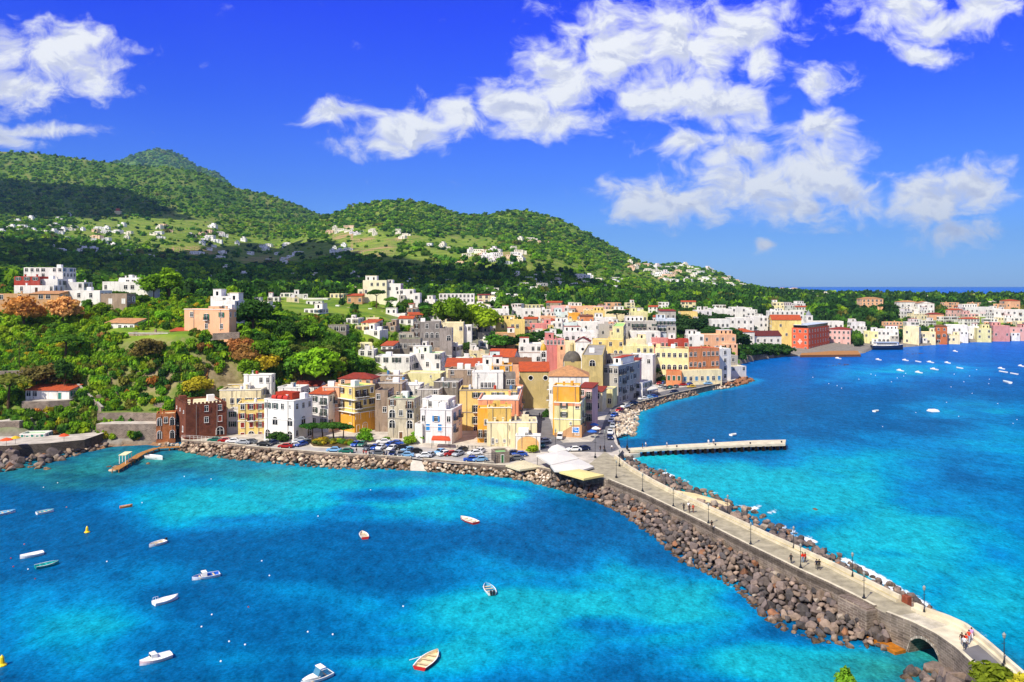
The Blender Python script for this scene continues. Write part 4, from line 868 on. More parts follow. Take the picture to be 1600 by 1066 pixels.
def B(label, cat, x0, x1, side, ytop, ybase, Y, a, col, rows='', **o):
    a = R(a); ca, sa = math.cos(a), math.sin(a); u0, u1 = (x0-CX)/F, (x1-CX)/F
    if a >= 0: P0 = Vector((u0*Y, Y, 0)); W = (u1*P0.y-P0.x)/(ca-u1*sa)
    else: P1 = Vector((u1*Y, Y, 0)); W = (P1.x-u0*P1.y)/(ca-u0*sa); P0 = P1-Vector((W*ca, W*sa, 0))
    D = o.get('D', max(6, min(W*.9, 14)))
    if isinstance(side, tuple):
        u2 = (side[1]-CX)/F; q = P0 if side[0] == 'L' else P0+Vector((W*ca, W*sa, 0)); den = (-sa-u2*ca)
        if abs(den) > 1e-4:
            d_ = (u2*q.y-q.x)/den
            if 2 < d_ < 60: D = d_
    zt = CH-(ytop-HZ)/F*Y
    cor = [P0, P0+Vector((W*ca, W*sa, 0)), P0+Vector((W*ca-D*sa, W*sa+D*ca, 0)), P0+Vector((-D*sa, D*ca, 0))]
    zs = [max(gz(c.x, c.y), QZ if 225 < Y < 262 and x0 > 280 else -9) for c in cor]
    zb = CH-(ybase-HZ)/F*Y if ybase else min(min(zs), zt-3.2)
    zfoot = min(zb, min(zs))-.6
    H = zt-zb; near = Y < 300; rn = random.Random(hash((x0, x1, ytop)) & 0xffff)
    root = empty(o.get('name', cat.replace(' ', '_')), (P0.x, P0.y, zb), a, label, cat, o.get('group'))
    wm = o.get('mat') or wallmat(WC.get(col, col), o.get('wear', .34)); roof = o.get('roof', 'white'); parap = .55 if near else .4
    b = MB(); f0 = zfoot-zb; flat = roof in ROOFC or roof.startswith('#')
    t = .3 if W > 3 else .2
    if flat:
        b.box(0, W, 0, D, f0, H, 0, top=False, bottom=False)
        b.poly([(0, 0, H), (W, 0, H), (W-t, t, H), (t, t, H)]); b.poly([(W, 0, H), (W, D, H), (W-t, D-t, H), (W-t, t, H)]); b.poly([(W, D, H), (0, D, H), (t, D-t, H), (W-t, D-t, H)]); b.poly([(0, D, H), (0, 0, H), (t, t, H), (t, D-t, H)])
        for (p, q) in (((t, t), (W-t, t)), ((W-t, t), (W-t, D-t)), ((W-t, D-t), (t, D-t)), ((t, D-t), (t, t))): b.poly([(*q, H-parap), (*p, H-parap), (*p, H), (*q, H)])
        b.obj('wall', wm, root)
        r = MB(); r.poly([(t, t, H-parap), (W-t, t, H-parap), (W-t, D-t, H-parap), (t, D-t, H-parap)]); r.obj('roof', plain('roof_finish', ROOFC.get(roof, roof), .9, .15, .22, .3), root)
    else:
        rh = o.get('rh', 2.0); ov = .35; kind = o.get('rk', 'hip'); tm = tilemat(TILES[roof]); r = MB()
        b.box(0, W, 0, D, f0, H, 0, top=False, bottom=False)
        e = [(-ov, -ov, H), (W+ov, -ov, H), (W+ov, D+ov, H), (-ov, D+ov, H)]
        if kind == 'hip':
            k = min(W, D)/2
            if W >= D: A_, B_ = (k, D/2, H+rh), (W-k, D/2, H+rh); fs = [(e[0], e[1], B_, A_), (e[1], e[2], B_), (e[2], e[3], A_, B_), (e[3], e[0], A_)]
            else: A_, B_ = (W/2, k, H+rh), (W/2, D-k, H+rh); fs = [(e[0], e[1], A_), (e[1], e[2], B_, A_), (e[2], e[3], B_), (e[3], e[0], A_, B_)]
        elif kind == 'gx':      # ridge parallel to the front
            A_, B_ = (-ov, D/2, H+rh), (W+ov, D/2, H+rh); fs = [(e[0], e[1], B_, A_), (e[2], e[3], A_, B_)]
            b.poly([(W, 0, H), (W, D, H), (W, D/2, H+rh-.15)]); b.poly([(0, D, H), (0, 0, H), (0, D/2, H+rh-.15)])
        elif kind == 'gy':
            A_, B_ = (W/2, -ov, H+rh), (W/2, D+ov, H+rh); fs = [(e[1], e[2], B_, A_), (e[3], e[0], A_, B_)]
            b.poly([(0, 0, H), (W, 0, H), (W/2, 0, H+rh-.15)]); b.poly([(W, D, H), (0, D, H), (W/2, D, H+rh-.15)])
        else:                   # lean-to falling to the front
            fs = [(e[0], e[1], (W+ov, D+ov, H+rh), (-ov, D+ov, H+rh))]; b.poly([(W, 0, H), (W, D, H), (W, D, H+rh-.1)]); b.poly([(0, D, H), (0, 0, H), (0, D, H+rh-.1)]); b.poly([(W, D, H), (0, D, H), (0, D, H+rh-.1), (W, D, H+rh-.1)])
        b.obj('wall', wm, root)
        for f in fs:
            r.poly(f); r.poly([(p[0], p[1], p[2]-.18) for p in f[::-1]])
        for i in range(4): p, q = e[i], e[(i+1) % 4]; r.poly([(p[0], p[1], p[2]-.18), (q[0], q[1], q[2]-.18), q, p])
        r.obj('roof', tm, root)
    if near and flat and o.get('cornice', True) and W > 4:
        c = MB(); 
        for zc in ([H-.28]+([H*.5] if H > 9 else [])): c.box(-.14, W+.14, -.14, 0, zc, zc+.2); c.box(W, W+.14, 0, D, zc, zc+.2); c.box(-.14, 0, 0, D, zc, zc+.2)
        c.obj('cornice', GREYS if o.get('trim') == 'g' else WHITE, root)
    sh = o.get('sh') or rn.choice(SHUT); balc = rn.choice('gw')
    nf = max(1, round(H/3.3)); fl = H/nf
    def auto(L):
        nc = max(1, round(L/(2.9 if near else 3.4))); return [''.join(rn.choice('wwwssfp' if near else 'wwsw') if rn.random() > .14 else '.' for _ in range(nc)) for _ in range(nf)]
    if rows != '-':
        rw = rows.split('/') if rows else auto(W); face_windows(root, rw, W, H, lambda x: (x, 0, 0), H/len(rw) if rows else fl, sh, near, 0, balc)
    sr = o.get('srows')
    if sr != '-':
        for sd in (('R', 'L') if not isinstance(side, tuple) else (side[0],)):
            if not isinstance(side, tuple) and not sr:
                vis = (x0+x1)/2 < CX
                if (sd == 'R') != vis: continue
            rw = sr.split('/') if sr else auto(D)
            face_windows(root, rw, D, H, (lambda x: (W, x, R(90))) if sd == 'R' else (lambda x: (0, D-x, R(-90))), H/len(rw) if sr else fl, sh, near, 0, balc)
    if near and W > 5:
        for x in (rn.uniform(.1, .3)*W, rn.uniform(.7, .95)*W):
            m_ = MB(); m_.box(x-.05, x+.05, -.22, -.12, max(0, H*.05), H-.3); m_.obj('drainpipe', plain('pipe_grey', '#8a8680', .6, .3, .15), root)
    if flat and o.get('clutter', True) and W > 6 and 296 < Y < 900 and x0 > 240 and not 1105 < x0 < 1200 and cat in ('house', 'apartment house', 'villa'):
        if rn.random() < .62:
            w_, d_ = W*rn.uniform(.32, .6), D*rn.uniform(.45, .7); x = rn.choice([0.35, W-w_-.35]); y = D-d_-.35; m_ = MB(); hh_ = rn.uniform(2.2, 3.0)
            m_.box(x, x+w_, y, y+d_, H-parap, H+hh_, 0); m_.box(x-.12, x+w_+.12, y-.12, y+d_+.12, H+hh_, H+hh_+.18, 2)
            for k in range(max(1, int(w_/2.4))): xx = x+(k+.5)*w_/max(1, int(w_/2.4)); m_.box(xx-.5, xx+.5, y-.05, y, H+.3, H+1.9, 1)
            m_.obj('upper_floor', [wm if rn.random() < .6 else wallmat(WC['white'], .3), GLASS, plain('roof_finish', rn.choice(['#dcd8d0', '#b8b2a6', '#a8442e', '#d8cba4']), .9, .15, .2, .3)], root)
        if rn.random() < .5 and H > 5:
            w_ = W*rn.uniform(.3, .55); x = rn.choice([0, W-w_]); hh_ = H*rn.uniform(.4, .62); m_ = MB(); m_.box(x, x+w_, -2.6, 0, f0, hh_, 0); m_.box(x+.2, x+w_-.2, -2.4, -.05, hh_, hh_+.03, 2)
            for k in range(max(1, int(w_/2.6))): xx = x+(k+.5)*w_/max(1, int(w_/2.6)); m_.box(xx-.5, xx+.5, -2.66, -2.6, hh_-2.2, hh_-.7, 1)
            m_.obj('annex', [wm if rn.random() < .5 else wallmat(WC[rn.choice(['white', 'cream', 'peach', 'grey'])], .35), GLASS, plain('roof_finish', rn.choice(['#c9c2b6', '#b8b2a6', '#b8684a']), .9, .15, .2, .3)], root)
    if flat and o.get('clutter', True) and W > 5:
        for k in range(rn.randrange(2, 5) if Y < 300 else rn.randrange(1, 4) if Y < 480 else rn.randrange(0, 3)):
            x, y = rn.uniform(.8, W-1.2), rn.uniform(D*.2, D*.8); q = rn.random(); m_ = MB()
            if q < .45: m_.box(x-.3, x+.3, y-.3, y+.3, H-parap, H+.9); m_.box(x-.42, x+.42, y-.42, y+.42, H+.9, H+1.05); m_.obj('chimney', wm, root)
            elif q < .7: m_.box(x-.9, min(x+1.2, W-.4), y-.9, y+1, H-parap, H+1.5); m_.obj('roof_room', WHITE if rn.random() < .6 else wm, root)
            elif q < .85 and near: m_.tube((x, y, H-parap), (x, y, H+.8), .5, .5, 10); m_.lathe((x, y, H+.8), [(.5, 0), (.2, .15), (.01, .2)], 10); m_.obj('water_tank', plain('tank_paint', rn.choice(['#4f7fae', '#d8d8d8', '#b8452f']), .5, .4, .1), root)
            elif Y < 420: m_.tube((x, y, H-parap), (x, y, H+2.2), .04, .03, 4); m_.box(x-.6, x+.6, y-.02, y+.02, H+2.0, H+2.04); m_.box(x-.4, x+.4, y-.02, y+.02, H+1.7, H+1.74); m_.obj('antenna', IRON, root)
    BUILT.append((x0, x1, Y, root, W, D, H)); root['_dims'] = 0; del root['_dims']
    return root, W, D, H
BRICK = brickmat('brown_brick', '#6e3a2a', '#7d4630', '#6a4a3c', .5, .2, .02); BRICK2 = brickmat('orange_brick', '#a8643a', '#b87444', '#8a5a40', .5, .2, .02); RUIN = wallmat('#9a8571', .8)
# --- front row on the quay
rt, W, D, H = B('square brown brick palazzo with crenellated top at the left end of the quay', 'palazzo', 290, 354, ('L', 274), 633, 686, 245, 33, 'brown', '.ss/.rc/..A', mat=BRICK, srows='ppp/ww', roof='cream', sh='#8a3a24', trim='g', cornice=False)
b = MB()
for k in range(int(W/1.15)): b.box(k*1.15+.2, k*1.15+.85, -.02, .35, H, H+.55)
for k in range(int(D/1.15)): b.box(-.02, .35, k*1.15+.6, k*1.15+1.2, H, H+.55)
b.obj('battlements', [BRICK], rt)
B('roofless orange brick shell joined to the left of the brown palazzo', 'ruin', 244, 274, None, 647, 688, 250, 20, 'brown', 'AwA/A.A', mat=BRICK2, D=6, roof='cream', cornice=False)
B('yellow terraced house with green shutters right of the brown palazzo', 'house', 372, 413, ('L', 361), 630, 687, 254, 12, 'yellow', 'wss/sfs/ccs/dAd', sh='#8e2f22', roof='cream', wear=.3)
B('narrow white side house squeezed between the brown palazzo and the yellow house', 'house', 355, 372, None, 641, 687, 256, 6, 'lav', 's/s/.', roof='grey', D=7)
B('cream upper storey with grey weathered roof above the yellow terraced house', 'house', 343, 408, None, 609, 640, 264, 5, 'cream', 'wwsss', roof='grey', wear=.5, D=9)
B('small cream hut with brown roof above the brown palazzo', 'house', 352, 382, None, 600, 620, 276, 5, 'yellow', 'w.w', roof='brown', D=6)
B('tiny yellow brick tower room above the brown palazzo', 'house', 321, 334, None, 602, 622, 272, 5, 'peach', 'w', roof='cream', D=4)
B('tall white cube house rising behind the cream upper storey', 'house', 381, 424, ('R', 430), 585, 622, 272, -5, 'white', '..ww/.w.w', roof='white')
rt, W, D, H = B('white corner house with rows of arched windows facing the car park', 'house', 413, 459, ('R', 488), 626, 689, 243, -24, 'white', 'sswp/.A.A/A..A', srows='www/.A./w.A', roof='white', sh='#5c6b66', wear=.1, cornice=True)
b = MB()
for k in range(3): b.tube((1.5+k*2.2, 2.2, H+.2), (3.2+k*2.2, 2.2, H+.2), .75, .75, 10)
b.obj('water_tank', plain('red_tank', '#b5301f', .5, .4, .15), rt)
b = MB(); b.box(1, 7.5, 4, 8, H-.5, H+1.6); b.obj('roof_room', plain('roof_room_red', '#a4391f', .7, .2, .2), rt)
B('grey-white house with iron balconies behind the white corner house', 'house', 484, 513, None, 616, 668, 258, -16, 'lav', 'sf/sf/ws', roof='t_orange', rk='shed', rh=1.5, D=9, sh='#35493f')
B('low white house with pergola roof above the white corner house', 'house', 434, 470, None, 605, 625, 270, -8, 'white', 'www', roof='white', D=7)
B('low house with red tiled roof tucked against the leafy slope', 'house', 462, 500, None, 603, 618, 280, -8, 'white', 'wAw', roof='t_red', rk='gx', rh=1.5, D=6)
B('orange plastered wing at the left side of the big yellow house', 'house', 504, 530, None, 604, 672, 262, 0, 'peach', 'p../..p/p../..p', roof='cream', D=10)
rt, W, D, H = B('big yellow corner house with green roof and orange lower floors', 'house', 529, 554, ('R', 586), 604, 676, 257, -42, 'yellow', 'sw/fw/pp/.w', srows='ffw/fws/A.A/dA.', roof='green', wear=.2, sh='#4a3526')
b = MB(); b.box(-.06, W+.06, -.06, 0, -1, H*.42); b.box(W, W+.06, 0, D, -1, H*.42); b.obj('painted_base', wallmat(WC['gold'], .2), rt)
for zz in (.42, .70):
    b = MB(); b.box(-.9, W+.9, -.9, 0, H*zz, H*zz+.15, 0); b.box(W, W+.9, 0, D, H*zz, H*zz+.15, 0)
    for k in range(int(D/.3)): b.box(W+.84, W+.88, k*.3, k*.3+.04, H*zz+.15, H*zz+1.1, 1)
    b.box(W+.83, W+.89, 0, D, H*zz+1.08, H*zz+1.14, 1); b.obj('balcony', [WHITE, IRON], rt)
B('salmon penthouse with red roof on top of the big yellow corner house', 'penthouse', 529, 582, None, 592, 607, 268, -8, 'peach', 'w.ww', roof='t_red', rk='hip', rh=1.6, D=8)
B('crumbling dark stone wall house between the yellow corner house and the arched grey house', 'ruin', 586, 606, None, 610, 670, 259, -4, 'stone', 'w./.w/..', mat=RUIN, roof='dark', D=9, cornice=False)
B('weathered brown flat-topped house behind the crumbling stone wall', 'house', 583, 628, None, 598, 630, 270, -4, 'stone', 'w..w', wear=.8, roof='grey', D=8)
B('white vaulted rooftop house above the arched grey house', 'house', 596, 630, None, 597, 613, 282, -4, 'white', '..A.', roof='white', D=8)
B('old grey arched house with mossy green roof at the back of the car park', 'house', 606, 647, ('R', 657), 623, 687, 247, -10, '#cbbfa4', 's.f/AwA/A.A/.d.', wear=1, roof='green', srows='w.w/.w./...', trim='g')
rt, W, D, H = B('white house with bright blue shutters and red awning on the quay', 'house', 657, 706, ('R', 722), 640, 696, 239, -12, 'lav', 'w.s.w/.....', roof='white', srows='ff/fw/..', sh='#2f86c4', wear=.25)
for xx in (.24, .62): putwin(rt, 'c', W*xx, 0, 4.2, 0, '#2f86c4', True, 1.2, 2.0, 'w', 2)
B('white glazed penthouse set back on the house with the blue shutters', 'penthouse', 660, 700, ('R', 712), 624, 642, 244, -12, 'white', '.W.WW', roof='white', sh='#9c3a2c', clutter=False)
B('low white annexe left of the house with the blue shutters', 'house', 648, 660, None, 662, 694, 240, -12, 'white', '.', roof='grey', D=6)
B('long tall yellow building with orange cornice behind the salmon house', 'apartment house', 718, 808, None, 609, 680, 261, 0, 'yellow', '..ss.ss.s/..ff.f.s./..fs.f.../..w..w...', roof='dark', D=11, sh='#3e4a40', trim='g')
B('white penthouse block standing on the long yellow building', 'penthouse', 738, 786, None, 581, 610, 267, 0, 'white', '.p....../..WWWW..', roof='white', D=6)
B('dark grey shed room beside the white penthouse block', 'penthouse', 784, 805, None, 583, 609, 268, 0, 'dgrey', '.WW', roof='dark', D=5, cornice=False)
B('salmon pink flat-roofed house in the middle of the quay front', 'house', 747, 810, ('R', 817), 624, 700, 247, -3, 'salmon', '..pp.pp./......../........', roof='white', srows='ff/fs/..', D=9)
B('golden yellow balcony wing at the left of the ochre block', 'house', 746, 764, None, 638, 699, 241, 0, 'gold', '../.w/ff/.w', roof='cream', D=6)
B('blank ochre upper block in front of the salmon house', 'house', 762, 799, None, 636, 700, 238, 0, 'ochre', '-', roof='cream', D=6)
B('pale cream lower block with small windows under the ochre block', 'house', 761, 797, None, 659, 700, 235.5, 0, 'cream', '....../.wp.p.', roof='white', D=4, wear=.4)
B('plain cream cube house right of the pale lower block', 'house', 797, 839, None, 659, 702, 233.5, 0, 'cream', '-', roof='grey', D=9)
rt, W, D, H = B('white front wall with one huge blind arch beside the plaza', 'house', 806, 844, None, 680, 703, 230, -4, 'white', '-', roof='white', D=3, clutter=False)
b = MB(); arc = [(W*.5+math.cos(math.pi*k/14)*3.1, 1.9+math.sin(math.pi*k/14)*1.9) for k in range(15)]; b.poly([(W*.5-3.1, -.05, -.3), (W*.5+3.1, -.05, -.3)]+[(x, -.05, z) for x, z in arc]); b.obj('blind_arch', plain('tan_plaster', '#e0b070', .9, .1, .12), rt)
b = MB(); b.box(W*.1, W*.52, -.02, 2.6, H-.3, H+1.7); b.obj('gable_wall', wallmat(WC['white'], .1), rt)
putwin(rt, 'w', W*.44, -.03, H-.1, 0, '#333333', True, .7, .8, 'w', 1)
rt, W, D, H = B('tall pale yellow house with a blue sign at its foot facing the plaza', 'apartment house', 866, 907, ('R', 921), 629, 684, 249, -12, 'lemon', '.s.w/.s../..p./...w', srows='As/ff/ff/.w', roof='cream', sh='#3a4238')
b = MB(); b.box(-.04, W+.05, -.05, 0, H-1.2, H-.2); b.obj('orange_band', wallmat(WC['orange'], .15), rt)
b = MB(); b.poly([(W*.0, -.06, -.5), (W+.4, -.06, -.5), (W+.4, -.06, 4.0), (W*.72, -.06, 3.8), (W*.3, -.06, 1.6), (0, -.06, 1.2)]); b.poly([(W+.4, -.06, -.5), (W+.4, D, -.5), (W+.4, D, 2.4), (W+.4, -.06, 4.0)]); b.obj('painted_base', wallmat(WC['tan'], .4), rt)
sg = MB(); sx, sz = W*.82, 1.4
for k in (0,): sg.box(sx-1.15, sx+1.15, -.16, -.08, sz, sz+1.9, 0); sg.box(sx-.95, sx+.95, -.18, -.161, sz+.2, sz+1.7, 1); sg.box(sx-.75, sx+.35, -.19, -.181, sz+1.2, sz+1.35, 0); sg.box(sx-.3, sx+.7, -.19, -.181, sz+.75, sz+.9, 0)
so2 = sg.obj('sign', [WHITE, plain('sign_blue', '#2f7fd0', .5, .3, .1)]); so2.matrix_world = rt.matrix_basis.copy(); so2.location = rt.location; so2.rotation_euler = rt.rotation_euler; tag(so2, 'blue and white sign panel on the orange base of the pale yellow house', 'sign')
B('golden yellow penthouse with white terrace edge on the tall pale yellow house', 'penthouse', 864, 905, None, 603, 632, 252, -10, 'gold', '.../...', roof='white', D=7)
B('pink house with red awnings right behind the tall pale yellow house', 'house', 905, 925, None, 606, 676, 262, -20, 'pink', 'wf/wf/sf/w.', roof='t_red', rk='shed', rh=.8, D=8)
B('white temple-fronted house with tan tiled hip roof behind the golden penthouse', 'house', 858, 920, None, 588, 640, 283, -4, 'white', '......./.w.w.w.', roof='t_pale', rk='hip', rh=3.2, D=13)
# --- church quarter
B('olive church nave wall with round windows under an orange roof', 'church', 812, 858, None, 580, 634, 308, 0, 'olive', '.o.o/..../....', roof='t_orange', rk='gx', rh=3.0, D=14, wear=.35)
B('long building with flat bright orange tiled roof left of the church', 'house', 696, 754, None, 573, 590, 315, 0, 'cream', '.w.w', roof='t_orange', rk='shed', rh=2.4, D=12)
B('white box room on the long bright orange roof', 'house', 712, 739, None, 559, 572, 327, 0, 'white', '-', roof='white', D=4)
B('white gabled house with orange roof behind the long orange building', 'house', 764, 803, None, 558, 578, 345, -14, 'white', '.w.', roof='t_orange', rk='gx', rh=3.2, D=9)
B('cream vaulted house with brown roof left of the church', 'house', 796, 830, None, 567, 600, 325, 0, 'peach', '..w.', roof='t_brown', rk='gx', rh=1.8, D=10)
def dome(b, c, r, h, n_=20, mi=0): b.lathe(c, [(r, 0), (r*.97, h*.22), (r*.86, h*.5), (r*.66, h*.75), (r*.38, h*.93), (.02, h)], n_, mi)
rt, W, D, H = B('church drum with a big dark grey dome and lantern', 'church', 882, 908, None, 565, 600, 332, 0, 'olive', '..', roof='grey', D=7.5, clutter=False)
b = MB(); dome(b, (W/2, D/2, H-.3), W*.56, 4.6); b.obj('dome', plain('dome_lead', '#5b564e', .8, .2, .3, .8), rt, True)
b = MB(); b.tube((W/2, D/2, H+4.0), (W/2, D/2, H+6.4), .9, .8, 10); dome(b, (W/2, D/2, H+6.4), .95, 1.1, 10); b.tube((W/2, D/2, H+7.4), (W/2, D/2, H+8.6), .06, .03, 4); b.obj('lantern', wallmat(WC['olive'], .5), rt)
B('square ochre bell tower with an arched opening behind the temple front', 'bell tower', 909, 942, ('R', 947), 555, 612, 318, -8, 'olive', 'A/./.', srows='A/./.', roof='grey', wear=.45)
rt, W, D, H = B('small white bell turret with a golden cupola', 'bell turret', 845, 854, None, 548, 570, 350, 0, 'white', 'A/w', srows='A/w', roof='white', D=2.6, clutter=False)
b = MB(); dome(b, (W/2, D/2, H), 1.45, 3.0, 12); b.tube((W/2, D/2, H+2.9), (W/2, D/2, H+4), .06, .03, 4); b.obj('cupola', plain('gold_tiles', '#c99a2e', .5, .4, .2), rt, True)
B('pink-red house with a row of white-framed windows near the dome', 'house', 853, 882, None, 530, 552, 372, 4, 'rose', 'wwwww/.....', roof='blue', D=8)
B('white sloping house row with dark loggia above the shore road', 'house', 943, 966, ('R', 1000), 572, 632, 320, -29, 'grey', 'WWW/..w/.w./...', srows='ffsf.w/wfsws./sfwfw./wsw.fw', roof='blue', wear=.35)
B('bluish white stepped house at the far end of the sloping row', 'house', 990, 1004, ('R', 1018), 598, 622, 337, -29, 'lav', 'w/w', srows='wsws/w.ww', roof='white')
B('small pale house with red roof below the ochre bell tower', 'house', 926, 941, None, 612, 642, 300, -20, 'cream', 'w/w', roof='t_red', rk='shed', rh=1.2, D=7)
B('narrow pale yellow house beside the white sloping row', 'house', 938, 957, None, 608, 634, 309, -20, 'lemon', 'w./.w', roof='grey', D=8)
B('pink terraced house behind the white sloping row', 'house', 966, 994, None, 565, 600, 345, -26, 'pink', 'www/w.w', roof='t_red', rk='shed', rh=1, D=8)
# --- palace at the far bend of the shore road
B('long cream palazzo with tall windows above the shore road', 'palazzo', 1024, 1076, None, 545, 597, 386, -12, 'pale', 'wwwwww/AAAAAA/.w.w.d', roof='grey', D=12, wear=.3, sh='#4a4f4a')
B('orange and brick palazzo with ragged top at the sea bend', 'palazzo', 1076, 1124, None, 545, 592, 386, 22, 'orange', 'ww.wwww/wwAw.ww/..www..', roof='red', D=11, wear=.7)
B('cream ground-floor shops with blue doors under the orange palazzo', 'shop', 1066, 1128, None, 579, 600, 379, 12, 'cream', 'cwcwcwc', sh='#4f86a8', roof='cream', D=4, clutter=False)
B('tall white end house right of the orange palazzo', 'house', 1124, 1142, None, 545, 594, 398, 22, 'white', 'w/w/w/w', roof='white', D=9)
B('low whitewashed sea houses at the rocky point', 'house', 1142, 1166, None, 573, 590, 412, 20, 'lav', 'w.w/...', roof='cream', D=8, wear=.4)
B('stepped grey-pink house above the rocky point', 'house', 1138, 1153, None, 556, 580, 420, 20, 'grey', 'w/w', roof='grey', D=8)
B('orange-red garage block beside the cream palazzo', 'garage', 1041, 1065, None, 580, 595, 376, -10, 'orange', 'ddd', roof='red', D=6, clutter=False)
B('yellow arcaded house below the square lookout tower', 'house', 926, 974, None, 531, 556, 420, -6, 'yellow', '.w.w.w/..A.AA', roof='cream', D=10)
rt, W, D, H = B('square pale yellow lookout tower house above the arcaded house', 'tower house', 957, 974, ('R', 978), 510, 545, 440, -10, 'lemon', 'w/./w', roof='lgreen', D=7, clutter=False)
B('long pale yellow house behind the cream palazzo', 'house', 974, 1022, None, 541, 566, 412, -8, 'lemon', '..www/.w.w.', roof='cream', D=10)
B('cream house with white parapet above the long pale yellow house', 'house', 978, 1010, None, 530, 548, 440, -8, 'cream', 'w.w', roof='white', D=9)
B('red and blue painted house in the roofs behind the palazzo', 'house', 1044, 1076, None, 530, 545, 440, -8, 'red', '.w.w', roof='red', D=8)
B('grey brick house left of the red and blue house', 'house', 1018, 1046, None, 529, 545, 446, -8, 'rose', 'w.ww', roof='grey', D=8)
B('white house with small windows right of the red and blue house', 'house', 1075, 1100, None, 523, 545, 470, 0, 'white', 'w.w/w..', roof='white', D=9)
# --- far middle
B('long cream house with two rows of windows by the dark park', 'house', 1100, 1150, None, 523, 548, 500, 6, 'peach', 'w.ww.w/..wwww', roof='cream', D=12)
B('white palazzo wing with orange roof beside the dark red roof', 'palazzo', 1150, 1179, None, 519, 548, 566, 6, 'white', 'www/www', roof='t_orange', rk='hip', rh=2.4, D=12)
B('white palazzo with a long dark red roof facing the beach', 'palazzo', 1179, 1221, None, 525, 549, 570, 6, 'white', 'wwww/....', roof='t_dark', rk='gx', rh=3.4, D=12)
B('yellow church hall with orange gabled roof and white side', 'church', 1206, 1252, None, 500, 528, 600, -8, 'yellow', '.w.../..w..', roof='t_orange', rk='gx', rh=3.6, D=14)
B('long white house above the dark park trees', 'house', 1112, 1140, None, 499, 514, 560, 0, 'white', 'wwww', roof='white', D=10)
B('tall white block with blue windows above the dark park', 'apartment house', 1140, 1178, None, 497, 518, 600, 0, 'white', 'wwww/wwww', roof='white', D=12, sh='#4a7ab0')
B('white stepped house high behind the park', 'house', 1113, 1143, None, 483, 498, 650, 0, 'white', 'w.ww', roof='white', D=12)
B('white upper house with corner tower high behind the park', 'house', 1143, 1166, None, 480, 497, 660, 0, 'white', 'w.w/w.w', roof='white', D=10)
B('small white house right of the corner tower house', 'house', 1166, 1180, None, 484, 496, 660, 0, 'white', 'ww', roof='white', D=9)
B('white hotel block above the yellow church hall', 'hotel', 1204, 1256, None, 486, 499, 680, 0, 'white', 'wwwwwww/wwwwwww', roof='white', D=12)
B('white annexe with lower terrace left of the hotel block', 'house', 1172, 1200, None, 494, 512, 610, 0, 'white', 'w.ww/w.ww', roof='white', D=12)
B('grey balcony block left of the dark park', 'apartment house', 979, 1026, None, 502, 522, 490, 0, 'grey', 'wfff.f/..f.ff', roof='white', D=12)
B('blue-grey apartment block with balconies beside the dark park', 'apartment house', 1026, 1056, None, 498, 518, 496, -6, 'blue', 'fffff/fffff', roof='white', D=12)
B('white low house below the grey balcony block', 'house', 985, 1032, None, 518, 529, 470, 0, 'white', '.w..w.', roof='white', D=8)
B('pale green house with a small round pavilion on its roof', 'house', 986, 1012, None, 487, 504, 560, 0, 'lemon', 'w.w', roof='lgreen', D=10)
B('grey white house with red roof edge on the far skyline of the town', 'house', 1032, 1056, None, 486, 500, 570, 0, 'grey', 'www', roof='t_red', rk='shed', rh=1, D=10)
B('yellow house partly hidden by a palm behind the blue-grey block', 'house', 1064, 1090, None, 487, 502, 590, 0, 'yellow', 'w.w', roof='red', D=10)
B('pale pink house right of the yellow house with the palm', 'house', 1088, 1112, None, 485, 501, 600, 0, 'lav', 'ww/w.', roof='cream', D=10)
# --- right shore
rt, W, D, H = B('orange red hotel with white emblem and many rows of windows at the beach', 'hotel', 1237, 1263, ('R', 1296), 513, 549, 590, -38, 'orange', 'www/w.w/w.w/w.w', srows='wwwwwwww/wwwwwwww/wwwwwwww/AAAAAAAA', roof='white', sh='#3a3f48', mat=wallmat('#dc6440', .12))
b = MB(); b.box(1, W-1, 1, D-1, H-.4, H+2.0); b.obj('glass_pavilion', [GLASS], rt); b = MB(); b.box(.7, W-.7, .7, D-.7, H+2.0, H+2.25); b.obj('pavilion_roof', [plain('pale_metal', '#c9d3d8', .4, .4, .05)], rt)
b = MB(); b.box(W*.48, W*.52, -.1, -.03, 5.0, 9.0); b.box(W*.36, W*.64, -.1, -.03, 6.85, 7.15); [b.tube((W*.5+1.25*math.cos(k*.628), -.07, 7+1.25*math.sin(k*.628)), (W*.5+1.25*math.cos(k*.628+.628), -.07, 7+1.25*math.sin(k*.628+.628)), .13, .13, 5) for k in range(10)]; b.obj('emblem', WHITE, rt)
rt, W, D, H = B('long pink hotel with white trim right of the orange hotel', 'hotel', 1294, 1329, ('R', 1350), 515, 541, 635, -28, 'pink', 'wwwww/wwwww/w.w.w', srows='wwwww/wwwww/ww.ww', roof='t_red', rk='hip', rh=1.6)
B('small white annexe behind the pink hotel roof', 'house', 1330, 1352, None, 503, 516, 680, 0, 'lav', 'www', roof='brown', D=8)
B('lemon yellow house with white stair right of the pink hotel', 'house', 1350, 1372, None, 518, 540, 640, -20, 'lemon', 'w.w/.w.', roof='white', D=9)
B('white arcaded house above the moored ferry', 'house', 1371, 1404, None, 515, 536, 655, -20, 'white', 'www.w/AAA.A', roof='white', D=10, sh='#6a8ab0')
B('tall cream apartment house right of the ferry', 'apartment house', 1411, 1436, ('R', 1456), 511, 538, 650, -34, 'cream', 'w./w.', srows='wwww/wwww/wwww', roof='cream')
B('cream wing with outside stairs right of the cream apartment house', 'house', 1440, 1462, None, 519, 538, 660, -20, 'cream', 'w.w/.w.', roof='cream', D=9)
